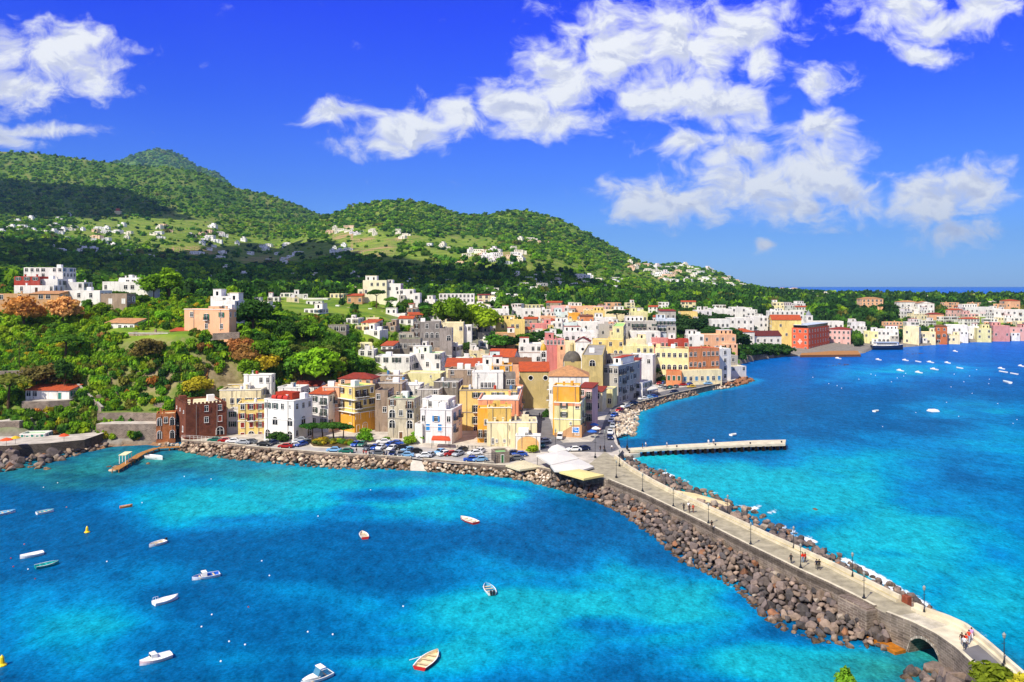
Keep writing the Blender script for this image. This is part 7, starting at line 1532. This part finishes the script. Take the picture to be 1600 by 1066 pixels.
ped = [sea(x, y, QZ) for x, y in ((484, 694), (500, 688), (545, 690), (550, 697), (530, 701), (490, 699))]
b = MB(); b.prism([(v.x, v.y) for v in ped], QZ-.2, QZ+.3, 0, 1); tag(b.obj('planting_bed', [CONC, plain('bed_soil', '#5a4a30', .95, .05, .3, 1)]), 'oval raised planting bed in the car park', 'planting bed')
for k in range(8):
    v = sea(715+k*5.6, 700+k*.25, QZ); b = MB(); b.lathe((0, 0, 0), [(.16, 0), (.15, .7), (.2, .78), (.02, .9)], 8); o = b.obj('bollard', plain('bollard_stone', '#8f8a80', .9, .1, .1)); o.location = v; tag(o, 'small stone bollard in the row across the lane mouth, %s from the left' % ORD[k], 'bollard', 'bollards across the lane')
# ------------------------------------------------------------------ cars
PAINT = {}
def paint(c):
    if c not in PAINT:
        m, n = newmat('car_paint'); tc = n.add('ShaderNodeTexCoord').outputs['Object']; v = n.noise(tc, 3, 3); finish(n, n.mix(1.0, lin(c), n.rng(v, .3, .7, .85, 1.1), 'MULTIPLY'), .28, .5); PAINT[c] = m
    return PAINT[c]
def car_parts(van=False):
    prof = [(-2.1, .32), (-2.14, .72), (-1.95, .86), (-1.15, .95), (-.5, 1.42), (.95, 1.46), (1.75, 1.0), (2.08, .92), (2.12, .32)] if not van else [(-2.2, .32), (-2.24, .85), (-1.75, 1.05), (-1.2, 1.85), (2.1, 1.9), (2.2, 1.2), (2.2, .32)]
    b = MB(); wy = lambda z: .84 if z < 1 else (.84-.2*(z-1)/.45 if not van else .84-.08*(z-1))
    L = [(x, -wy(z), z) for x, z in prof]; Rr = [(x, wy(z), z) for x, z in prof]; n_ = len(prof)
    b.poly(L); b.poly(Rr[::-1])
    for i in range(n_): j = (i+1) % n_; b.poly([L[j], L[i], Rr[i], Rr[j]])
    bm = bmesh.new(); me = b.mesh('body', paint('#ffffff')); bm.from_mesh(me); bmesh.ops.remove_doubles(bm, verts=bm.verts, dist=.001); bmesh.ops.recalc_face_normals(bm, faces=bm.faces); bmesh.ops.bevel(bm, geom=bm.edges[:], offset=.05, segments=1, affect='EDGES'); bm.to_mesh(me); bm.free()
    g = MB()
    if not van:
        for s in (-1, 1):
            q = [(-.98, s*.855, 1.0), (1.5, s*.855, 1.0), (.85, s*.70, 1.38), (-.42, s*.71, 1.36)]; g.poly(q if s < 0 else q[::-1])
        g.poly([(-1.13, -.74, 1.0), (-.56, -.60, 1.42), (-.56, .60, 1.42), (-1.13, .74, 1.0)]); g.poly([(1.70, .72, 1.06), (1.03, .58, 1.46), (1.03, -.58, 1.46), (1.70, -.72, 1.06)])
    else:
        for s in (-1, 1): q = [(-1.2, s*.845, 1.1), (.2, s*.845, 1.1), (.2, s*.80, 1.7), (-.95, s*.80, 1.7)]; g.poly(q if s < 0 else q[::-1])
        g.poly([(-1.72, -.76, 1.12), (-1.26, -.7, 1.8), (-1.26, .7, 1.8), (-1.72, .76, 1.12)])
    gl = g.mesh('window', GLASS)
    w_ = MB(); w_.tube((0, -.1, 0), (0, .1, 0), .32, .32, 12); w_.tube((0, -.115, 0), (0, .115, 0), .17, .17, 8, 1); wh = w_.mesh('wheel', [plain('tyre', '#1a1a1a', .9, .1, .1), plain('rim', '#b8bcc0', .4, .5, .1)])
    h_ = MB(); h_.box(-.05, .05, -.16, .16, -.08, .08); hl = h_.mesh('headlight', plain('lamp_glass', '#e8ecec', .15, .6, .05))
    return me, gl, wh, hl
CARP = {False: car_parts(), True: car_parts(True)}; ccount = {}
CCOL = {'white': '#e9e9e6', 'silver': '#a9aeb2', 'black': '#191b1e', 'blue': '#1f4fa8', 'light blue': '#7fb0d8', 'red': '#a81c1a', 'green': '#1f6a5a', 'grey': '#5c6166', 'yellow': '#d8b23a', 'navy': '#17264f'}
def car(px, py, ang, c, where, van=False, z=QZ):
    v = sea(px, py, z+.012); k = (c, where, van); ccount[k] = ccount.get(k, 0)+1; me, gl, wh, hl = CARP[van]
    t = empty('van' if van else 'parked_car', v, R(ang), '%s %s parked %s, %s %s one from the left' % (c, 'van' if van else 'car', where, ORD[ccount[k]-1], c), 'van' if van else 'car', 'cars parked '+where)
    o = link(bpy.data.objects.new('body', me), t); o.material_slots[0].link = 'OBJECT'; o.material_slots[0].material = paint(CCOL[c])
    link(bpy.data.objects.new('window', gl), t)
    for x in (-1.3, 1.3):
        for y in (-.76, .76): q = link(bpy.data.objects.new('wheel', wh), t); q.location = (x, y, .32)
    for y in (-.55, .55): q = link(bpy.data.objects.new('headlight', hl), t); q.location = (-2.12 if not van else -2.23, y, .66)
QC = [(336, 690, 5, 'green'), (352, 691, 4, 'red'), (364, 692, 8, 'white'), (380, 694, 0, 'silver'), (391, 693, 4, 'grey'), (413, 697, 170, 'black'), (425, 695, 60, 'navy'), (424, 690, 10, 'white'), (446, 700, 4, 'red'), (459, 698, 20, 'white'), (470, 697, 60, 'blue'), (470, 690, 0, 'silver'), (478, 694, 60, 'grey'),
 (522, 706, 0, 'light blue'), (541, 708, 0, 'green'), (556, 697, 75, 'blue'), (566, 697, 80, 'green'), (577, 703, 60, 'grey'), (585, 702, 78, 'blue'), (595, 702, 72, 'white'), (599, 693, 8, 'white'), (621, 695, 172, 'blue'), (609, 698, 60, 'blue'), (613, 703, 72, 'white'), (590, 711, 4, 'grey'), (613, 712, 90, 'navy'), (626, 713, 90, 'grey'), (635, 714, 0, 'light blue'), (628, 702, 20, 'black'), (638, 706, 30, 'light blue'), (648, 708, 25, 'black'),
 (662, 715, 10, 'white'), (671, 714, 70, 'silver'), (688, 709, 55, 'light blue'), (694, 712, 40, 'white'), (704, 712, 25, 'red'), (716, 712, 60, 'silver'), (722, 706, 60, 'black'), (736, 721, 5, 'blue'), (750, 721, 15, 'light blue'), (742, 711, 20, 'white'), (750, 708, 60, 'white'), (801, 711, 5, 'navy'), (806, 719, 5, 'grey'), (812, 713, 10, 'blue')]
for px, py, a, c in QC: car(px, py, a, c, 'on the quay')
for px, py, a, c, vn in ((850, 692, 20, 'silver', False), (875, 686, 82, 'white', True), (897, 705, 8, 'white', False), (911, 704, 30, 'navy', False), (826, 660, 80, 'white', False), (824, 650, 85, 'silver', False), (846, 698, 100, 'green', False)): car(px, py, a, c, 'on the plaza', vn)
for px, py, a, c in ((953, 686, 88, 'navy'), (953, 678, 86, 'white'), (957, 668, 82, 'silver'), (955, 660, 75, 'white'), (960, 651, 62, 'blue'), (968, 643, 55, 'red'), (977, 637, 45, 'white'), (989, 632, 35, 'navy'), (1005, 625, 25, 'white'), (1013, 623, 25, 'light blue'), (1020, 622, 22, 'blue'), (1053, 614, 30, 'navy'), (1040, 608, 60, 'grey'), (1047, 607, 60, 'green'), (1056, 606, 60, 'grey'), (1066, 603, 20, 'red'), (1077, 602, 50, 'blue'), (1080, 606, 20, 'yellow'), (1098, 600, 15, 'silver'), (1106, 601, 12, 'light blue'), (1113, 599, 12, 'navy'), (1120, 599, 12, 'blue'), (1030, 601, 60, 'red'), (1036, 600, 60, 'blue'), (1033, 606, 60, 'silver')): car(px, py, a, c, 'along the far shore road')
# ------------------------------------------------------------------ boats
def boat_hull(L, bm_, fb, lower, upper, covered, inside):
    ts = np.linspace(0, 1, 12); b = MB(); rows = []
    for t in ts:
        x = (t-.5)*L; hb = bm_/2*(1-max(0, (t-.35)/.65)**2.4)*(.82+.18*min(1, t/.3)); hb = max(hb, .03); sh = fb*(.9+.55*max(0, t-.3)**1.5+.08*(1-t))
        rows.append([(x, -hb*.62, -.2), (x, -hb*.9, sh*.45), (x, -hb, sh), (x, -hb*.86, sh), (x, -hb*.72, .12), (x, 0, .1), (x, hb*.72, .12), (x, hb*.86, sh), (x, hb, sh), (x, hb*.9, sh*.45), (x, hb*.62, -.2)] if not covered else
                    [(x, -hb*.62, -.2), (x, -hb*.9, sh*.45), (x, -hb, sh), (x, -hb*.9, sh+.03), (x, -hb*.45, sh+.14), (x, 0, sh+.18), (x, hb*.45, sh+.14), (x, hb*.9, sh+.03), (x, hb, sh), (x, hb*.9, sh*.45), (x, hb*.62, -.2)])
    mi = [0, 1, 2, 3, 3, 3, 3, 2, 1, 0] if not covered else [0, 1, 2, 2, 2, 2, 2, 2, 1, 0]
    for i in range(11):
        for j in range(10): b.poly([rows[i][j], rows[i][j+1], rows[i+1][j+1], rows[i+1][j]][::-1], mi[j])
    r0 = rows[0]; b.poly([r0[0], r0[1], r0[2], r0[8], r0[9], r0[10]], 0) if not covered else b.poly(r0, 0)
    me = b.mesh('hull', [plain('hull_paint', lower, .4, .4, .08), plain('hull_paint', upper, .4, .4, .08), plain('gunwale', '#ece8de', .5, .3, .05), plain('boat_inside', inside, .6, .3, .12)])
    bmm = bmesh.new(); bmm.from_mesh(me); bmesh.ops.remove_doubles(bmm, verts=bmm.verts, dist=.002); bmesh.ops.recalc_face_normals(bmm, faces=bmm.faces); bmm.to_mesh(me); bmm.free(); return me
def boat(st, bw, label, kind='rowing_boat', lower='#f0eee8', upper='#f0eee8', inside='#bcd4dc', covered=False, cabin=None, motor=False, oar=False, group=None, beam=None, L=None, tiller=False):
    a, c = sea(*st, .3), sea(*bw, .3); d = c-a; L = L or max(2.2, d.length); m_ = (a+c)/2; m_.z = 0; t = empty(kind, m_, math.atan2(d.y, d.x), label, kind.replace('_', ' '), group); bm_ = beam or min(2.5, .9+L*.27); fb = .5 if L < 6 else .9
    link(bpy.data.objects.new('hull', boat_hull(L, bm_, fb, lower, upper, covered, inside)), t)
    if not covered:
        for x in (-.28, -.02, .22): b = MB(); b.box(L*x-.14, L*x+.14, -bm_*.42, bm_*.42, fb*.62, fb*.62+.05); b.obj('seat', plain('boat_wood', '#c9b48a' if inside != '#1f9a9a' else '#2aa6a2', .7, .2, .15), t)
    if cabin == 'cuddy':
        b = MB(); b.prism([(-L*.02, -bm_*.3), (L*.16, -bm_*.26), (L*.16, bm_*.26), (-L*.02, bm_*.3)], fb*.8, fb+.65); b.obj('cabin', WHITE, t); b = MB(); b.box(L*.16, L*.165, -bm_*.2, bm_*.2, fb+.25, fb+.55); b.obj('window', GLASS, t)
    if cabin == 'screen':
        b = MB(); b.prism([(-L*.05, -bm_*.34), (L*.42, -bm_*.12), (L*.42, bm_*.12), (-L*.05, bm_*.34)], fb, fb+.16); b.obj('foredeck', WHITE, t)
        b = MB(); b.poly([(L*.02, -bm_*.32, fb+.15), (L*.02, bm_*.32, fb+.15), (-L*.08, bm_*.3, fb+.95), (-L*.08, -bm_*.3, fb+.95)]); b.poly([(-L*.08, bm_*.3, fb+.95), (L*.02, bm_*.32, fb+.15), (-L*.16, bm_*.34, fb+.15)]); b.poly([(L*.02, -bm_*.32, fb+.15), (-L*.08, -bm_*.3, fb+.95), (-L*.16, -bm_*.34, fb+.15)]); b.obj('windscreen', plain('tinted_screen', '#4a7d95', .1, .6, .05), t)
        b = MB(); b.box(-L*.24, -L*.06, -bm_*.34, bm_*.34, fb+.95, fb+1.05); b.obj('hardtop', WHITE, t)
    if motor:
        for y in ((-.25, .25) if motor == 2 else (0,)): b = MB(); b.box(-L/2-.42, -L/2-.05, y-.14, y+.14, fb*.5, fb+.35); b.box(-L/2-.3, -L/2-.12, y-.06, y+.06, -.4, fb*.5); b.obj('outboard_motor', IRON, t)
    if oar: b = MB(); b.tube((-.1, bm_*.4, fb+.1), (-.9, bm_*.4+1.5, .15), .035, .03, 6); b.obj('oar', WHITE, t)
    if tiller:
        b = MB()
        for x in (-L*.46, -L*.36, -L*.26): b.tube((x, -bm_*.3, fb), (x, -bm_*.3, fb+.5), .03, .03, 5); b.tube((x, bm_*.3, fb), (x, bm_*.3, fb+.5), .03, .03, 5)
        for s in (-1, 1): b.tube((-L*.46, s*bm_*.3, fb+.5), (-L*.26, s*bm_*.3, fb+.5), .03, .03, 5)
        b.obj('rail', plain('steel_rail', '#c8ccd0', .3, .6, .05), t)
    return t
boat((-14, 805), (24, 798), 'pale boat with light blue inside cut by the left picture edge', inside='#6fb6d6', upper='#6fb6d6')
boat((57, 802), (84, 797), 'small white boat with teal inside in the upper left of the bay', inside='#5fb4c0')
boat((67, 863), (31, 871), 'white boat under a white cover left of the teal boat', covered=True)
boat((55, 886), (92, 878), 'teal green rowing boat at the left side of the bay', lower='#0f8f8a', upper='#12a09a', inside='#1f9a9a')
boat((258, 845), (233, 853), 'small white rowing boat alone in the upper middle of the left bay', inside='#e8e2d4', motor=1)
boat((343, 896), (300, 904), 'white boat with a small cabin and blue inside', 'motor_boat', inside='#1f5fc0', cabin='cuddy', upper='#cfd8e8')
boat((240, 943), (278, 932), 'white covered boat with a small stern rail', covered=True, tiller=True, upper='#d8dce4')
boat((267, 1022), (218, 1037), 'white and pale pink boat with low cabin at the lower left', 'motor_boat', covered=True, cabin='cuddy', upper='#e8c8c4', lower='#ece8ea')
boat((517, 1050), (470, 1068), 'white motor boat with tinted windscreen cut by the lower picture edge', 'motor_boat', cabin='screen', inside='#5fc0e0', beam=2.0)
boat((572, 843), (564, 829), 'white boat with red stern seen end-on in the middle of the bay', lower='#c8302a', upper='#e8e4de', inside='#e6d8c8', L=4.0, beam=1.8)
boat((744, 817), (720, 808), 'white boat with red hull near the causeway boulders', lower='#c8302a', upper='#d8482f', inside='#e0d8c8')
boat((770, 929), (758, 911), 'white speedboat with two outboard motors seen from behind', 'motor_boat', inside='#4a9fc0', motor=2, L=4.2, beam=1.9)
boat((655, 1044), (684, 1017), 'red and cream rowing boat with an oar at the lower middle', lower='#c0281f', upper='#cf3a28', inside='#e2cfa6', oar=True)
boat((230, 714), (254, 717), 'white dinghy tied beside the wooden jetty', inside='#e8e8e4')
boat((190, 792), (204, 790), 'small orange canoe in the upper left of the bay', lower='#e0702a', upper='#e8843a', inside='#e89a58', L=2.6, beam=.9)
boat((150, 700), (164, 692), 'white boat pulled up on the shingle of the left cove', inside='#d8d8d4', L=4)
boat((1141, 680), (1151, 678), 'small white boat off the end of the concrete pier', inside='#d0dce0', L=3.0)
boat((1364, 643), (1374, 641), 'small pinkish white boat left of the white square raft in the open bay', upper='#e0b8b0', L=3.4)
b = MB(); v = sea(1458, 643); b.box(-1.7, 1.7, -1.5, 1.5, -.3, .4); b.box(-1.4, 1.4, -1.2, 1.2, .4, .8); o = b.obj('raft', WHITE); o.location = v; o.rotation_euler = (0, 0, .15); tag(o, 'white square swimming raft in the open bay', 'raft')
boat((1580, 599), (1566, 596), 'longer white open boat near the right picture edge', L=6.5, inside='#c8d8e0')
FB = [(1372, 562), (1414, 563), (1434, 565), (1453, 566), (1480, 567), (1406, 579), (1459, 577), (1499, 575), (1435, 582), (1564, 576), (1567, 581), (1584, 584), (1595, 572), (1309, 560), (1492, 549)]
for k, (px, py) in enumerate(sorted(FB)):
    boat((px+4, py+.6), (px-4, py-.4), 'small white motor boat moored off the right beach, %s from the left' % ORD[k], 'motor_boat', covered=True, L=rnd.uniform(4.2, 5.6), cabin=rnd.choice([None, 'cuddy']), group='boats moored off the right beach')
# ferry by the cream apartment house
a, c = sea(1362, 546, .3), sea(1411, 546, .3); t = empty('ferry', ((a+c)/2)*1.0, 0, 'dark blue ferry boat with white upper deck moored on the right shore', 'ferry'); L = (c-a).length
t.location.z = 0; link(bpy.data.objects.new('hull', boat_hull(L, 6, 3.4, '#14203a', '#1c2c4a', True, '#ffffff')), t)
b = MB(); b.prism([(-L*.4, -2.3), (L*.28, -2.3), (L*.34, -1.4), (L*.34, 1.4), (L*.28, 2.3), (-L*.4, 2.3)], 3.5, 5.8); b.obj('cabin', WHITE, t); b = MB(); b.box(-L*.38, L*.26, -2.36, -2.3, 4.2, 5.1); b.obj('window', GLASS, t); b = MB(); b.box(-L*.43, L*.32, -2.7, 2.7, 5.8, 6.05); b.obj('upper_deck', plain('pale_metal', '#c9d3d8', .4, .4, .05), t)
# buoys
BU = [(136, 832, 'yellow', 1.0), (3, 1040, 'yellow', 1.1)]
for px, py, c, s in BU:
    b = MB(); b.lathe((0, 0, -.2), [(.5, 0), (.55, .3), (.3, .5), (.22, 1.2), (.03, 1.5)], 10); o = b.obj('buoy', plain('buoy_paint', '#e8c81e', .4, .4, .1)); o.location = sea(px, py); o.scale = (s, s, s); tag(o, 'yellow cone buoy %s' % ('between the upper left boats' if px > 50 else 'cut by the lower left picture edge'), 'buoy')
SB = [(38, 851, '#c85a2a'), (17, 873, '#b02a2a'), (21, 886, '#b8302f'), (55, 905, '#8a2f2f'), (388, 949, '#8a3a2f'), (104, 793, '#c8703a')]+[(x, y, '#f0f0ee') for x, y in ((44, 890), (68, 762), (90, 755), (222, 786), (288, 745), (330, 749), (167, 878), (331, 961), (358, 1003), (383, 1008), (409, 877), (421, 900), (497, 807), (579, 766), (520, 992), (481, 988), (315, 980), (345, 1034), (630, 948), (1270, 590), (1295, 600), (1315, 607), (1361, 585), (1368, 587), (1342, 593), (1402, 591), (1412, 588), (1415, 584), (1491, 585), (1515, 588), (1526, 578), (1546, 593), (1545, 600), (1479, 629), (1519, 615), (1559, 631), (1431, 645), (1498, 651), (1583, 662), (1589, 656), (1379, 667), (1308, 603), (1486, 605), (1506, 597), (1393, 597))]
sm = MB(); sm.lathe((0, 0, -.12), [(.02, 0), (.22, .08), (.27, .25), (.2, .42), (.02, .5)], 8); SBM = {}; nb = {}
for px, py, c in sorted(SB):
    if c not in SBM: SBM[c] = sm.mesh('buoy', plain('buoy_paint', c, .4, .4, .1))
    o = link(bpy.data.objects.new('buoy', SBM[c])); o.location = sea(px, py); s = max(.5, o.location.y/560); o.scale = (s, s, s); k = ('white' if c == '#f0f0ee' else 'reddish', 'left bay' if px < 800 else 'open right bay'); nb[k] = nb.get(k, 0)+1
    tag(o, 'small %s float buoy in the %s, %s from the left' % (*k, ORD[nb[k]-1]), 'buoy', 'float buoys in the '+k[1])
# ------------------------------------------------------------------ people
SKIN = plain('skin', '#c99674', .6, .3, .05); HAIR = plain('dark_hair', '#2a1c14', .7, .2, .2)
def person_mesh(pose):
    """one continuous skinned body, 1.72 m tall, facing -y"""
    sw = {'walk': .24, 'stand': .05, 'stride': .34}[pose]
    P = {}; E = []; 
    def j(n_, co, r, par=None): P[n_] = (co, r); (E.append((par, n_)) if par else None)
    j('pel', (0, 0, .93), .135); j('wst', (0, 0, 1.08), .12, 'pel'); j('chest', (0, .01, 1.30), .145, 'wst'); j('neckb', (0, .01, 1.44), .075, 'chest'); j('neck', (0, -.01, 1.50), .055, 'neckb'); j('head', (0, -.02, 1.58), .088, 'neck'); j('crown', (0, -.01, 1.66), .075, 'head')
    for s, t in ((-1, 'L'), (1, 'R')):
        d = sw*s; j('hip'+t, (s*.10, 0, .88), .10, 'pel'); j('knee'+t, (s*.10, -d*.5-.03, .49), .065, 'hip'+t); j('ank'+t, (s*.10, -d*.9+(.06 if d < 0 else 0), .09), .042, 'knee'+t); j('toe'+t, (s*.11, -d*.9-.15, .035), .035, 'ank'+t)
        j('sho'+t, (s*.19, .01, 1.38), .062, 'chest'); j('elb'+t, (s*.25, d*.35+.03, 1.11), .045, 'sho'+t); j('wri'+t, (s*.25, d*.75-.05, .88), .03, 'elb'+t); j('palm'+t, (s*.25, d*.8-.07, .80), .033, 'wri'+t)
        for f, (dx, ln) in enumerate(((-.03, .075), (-.01, .09), (.012, .085), (.032, .065))): j('fin%d'%f+t, (s*.25+dx, d*.8-.09, .80-ln), .011, 'palm'+t)
        j('thu'+t, (s*.25-s*.045, d*.8-.11, .81), .012, 'palm'+t)
    names = list(P); me = bpy.data.meshes.new('person'); me.from_pydata([P[n_][0] for n_ in names], [(names.index(a), names.index(b)) for a, b in E], [])
    o = bpy.data.objects.new('tmp', me); COL.objects.link(o); md = o.modifiers.new('s', 'SKIN'); sd = o.modifiers.new('u', 'SUBSURF'); sd.levels = 1; sd.render_levels = 1
    for i, n_ in enumerate(names): sv = me.skin_vertices[0].data[i]; sv.radius = (P[n_][1],)*2; sv.use_root = (n_ == 'pel')
    dg = bpy.context.evaluated_depsgraph_get(); ev = bpy.data.meshes.new_from_object(o.evaluated_get(dg)); bpy.data.objects.remove(o)
    ev.materials.clear()
    for _ in range(4): ev.materials.append(SKIN)
    for f in ev.polygons:
        c = f.center; z = c.z; f.use_smooth = True
        f.material_index = 3 if z < .10 else 2 if z < .97 and abs(c.x) < .21 else 0 if z > 1.45 or (abs(c.x) > .2 and z < 1.06) else 1
    hb = MB(); hb.lathe((0, .012, 1.57), [(.098, -.02), (.104, .03), (.094, .085), (.06, .125), (.005, .14)], 12); hair = hb.mesh('hair', HAIR, True)
    fc = MB(); fc.tube((0, -.10, 1.575), (0, -.135, 1.565), .014, .012, 5)
    for s in (-1, 1): fc.box(s*.034-.012, s*.034+.012, -.109, -.10, 1.60, 1.612, 1); fc.box(s*.092-.01, s*.092+.01, -.03, .02, 1.56, 1.61, 0)
    fc.box(-.025, .025, -.106, -.098, 1.535, 1.543, 2); face = fc.mesh('face', [SKIN, HAIR, plain('lips', '#a0584a', .5, .3, .05)]); return ev, hair, face
PM = {k: person_mesh(k) for k in ('walk', 'stand', 'stride')}
def person(px, py, z, pose, rz, top, legs, label, h=1.0):
    ev, hair, face = PM[pose]; v = sea(px, py, z); o = link(bpy.data.objects.new('person', ev)); o.location = v; o.rotation_euler = (0, 0, R(rz)); o.scale = (h, h, h)
    for i, c in ((1, top), (2, legs), (3, '#2a2420')): o.material_slots[i].link = 'OBJECT'; o.material_slots[i].material = plain('cloth', c, .85, .1, .12, 4)
    tag(o, label, 'person'); link(bpy.data.objects.new('hair', hair), o); link(bpy.data.objects.new('face', face), o)
CD = DZ+.01
for a in ((1068.5, 799, CD, 'walk', 150, '#23262c', '#1d2026', 'person in black walking alone ahead of three others on the causeway'), (1077, 801, CD, 'walk', -30, '#3a2a28', '#4a3a34', 'person in dark brown walking beside a person in red on the causeway'), (1083, 801, CD, 'walk', -25, '#b8402a', '#6a3a30', 'person in a red top walking in the group of three'), (1076, 797, CD, 'walk', -30, '#e8e8ea', '#b8bcc4', 'person in white at the back of the group of three'),
 (1236, 881, CD, 'stride', -40, '#1c1e22', '#20242c', 'person in black striding on the causeway left of a lamp'), (1254, 879, CD, 'stand', 20, '#d8301c', '#5f86b0', 'person in a bright red top and jeans by a lamp on the causeway'), (1258, 879, CD, 'stand', 30, '#c0301f', '#3a4050', 'person in darker red right behind the bright red top'), (1276, 890, CD, 'walk', 160, '#1f2233', '#22242c', 'person in navy walking with a companion on the causeway'), (1280, 890, CD, 'walk', 160, '#2a2623', '#2f2a28', 'person in brown-black right of the person in navy'),
 (1503, 1009, CD+.1, 'walk', 140, '#4a2f2a', '#8a8f98', 'person in dark maroon at the left of the group on the bridge'), (1509, 1011, CD+.1, 'walk', 150, '#d83a1e', '#3c5a80', 'person in orange-red with blue jeans in the group on the bridge'), (1514, 1005, CD+.1, 'walk', 140, '#c8402a', '#9aa4b8', 'person in red at the back of the group on the bridge'), (1518, 1001, CD+.1, 'walk', 145, '#b890c0', '#d8d4dc', 'person in pale lilac at the right of the group on the bridge'), (1507, 1015, CD+.1, 'stand', 140, '#d8d8d8', '#40444c', 'person in pale grey in front of the group on the bridge'),
 (557, 709, QZ, 'walk', 40, '#2a2a2e', '#6a6a70', 'person in black crossing the car park beside the blue car'), (568, 712, QZ, 'stand', 0, '#8a2020', '#2a2a30', 'person in dark red at the left of a group in the car park'), (572, 713, QZ, 'walk', -20, '#b03030', '#303038', 'person in red in the middle of the group in the car park'), (577, 714, QZ, 'walk', 30, '#30343c', '#5a5a60', 'person in dark grey at the right of the group in the car park'), (583, 715, QZ, 'walk', 60, '#e0e0e0', '#3a3a44', 'person in white near the sea wall of the car park'), (600, 714, QZ, 'walk', 30, '#26262c', '#4a4a50', 'person in black by the sea wall below the silver cars'), (604, 713, QZ, 'stand', 30, '#50607a', '#2a2a30', 'person in grey-blue by the sea wall of the car park'),
 (1004, 701, 2.01, 'stand', 90, '#23252c', '#2a2a30', 'person in black near the root of the concrete pier'), (1009, 699, 2.01, 'walk', 90, '#e8e8ec', '#7a8090', 'person in white near the root of the concrete pier'), (1042, 699, 2.01, 'walk', 90, '#c8ccd8', '#50566a', 'lone person in pale blue on the concrete pier'), (1107, 695, 2.01, 'stand', 0, '#dfe0e4', '#c8ccd0', 'person in white standing halfway along the concrete pier'), (1115, 694, 2.01, 'stand', 0, '#d0d4dc', '#3a4050', 'person in pale grey right of the one halfway along the pier'),
 (938, 705, QZ, 'stand', 30, '#1f2126', '#26282e', 'person in black at the left of the plaza group'), (944, 705, QZ, 'walk', 30, '#2a2c34', '#1f2228', 'person in charcoal in the plaza group'), (956, 704, QZ, 'walk', -40, '#e4e4e6', '#3a3c44', 'person in white at the right of the plaza group'), (935, 674, QZ, 'walk', 0, '#b83a2a', '#3a3a40', 'person in red walking up the shore road'), (938, 676, QZ, 'walk', 0, '#d88a7a', '#2a2a30', 'person in salmon walking up the shore road'), (843, 652, QZ, 'stand', 0, '#22242a', '#2a2a2e', 'person in black in the shaded church square'), (846, 654, QZ, 'stand', 60, '#3a2f2a', '#2a2a2e', 'person in brown in the shaded church square'),
 (1112, 712+115, CD, 'stand', 0, '#2a2420', '#3a322a', 'person in dark clothes leaning by the bench wall midway along the causeway')): person(*a)
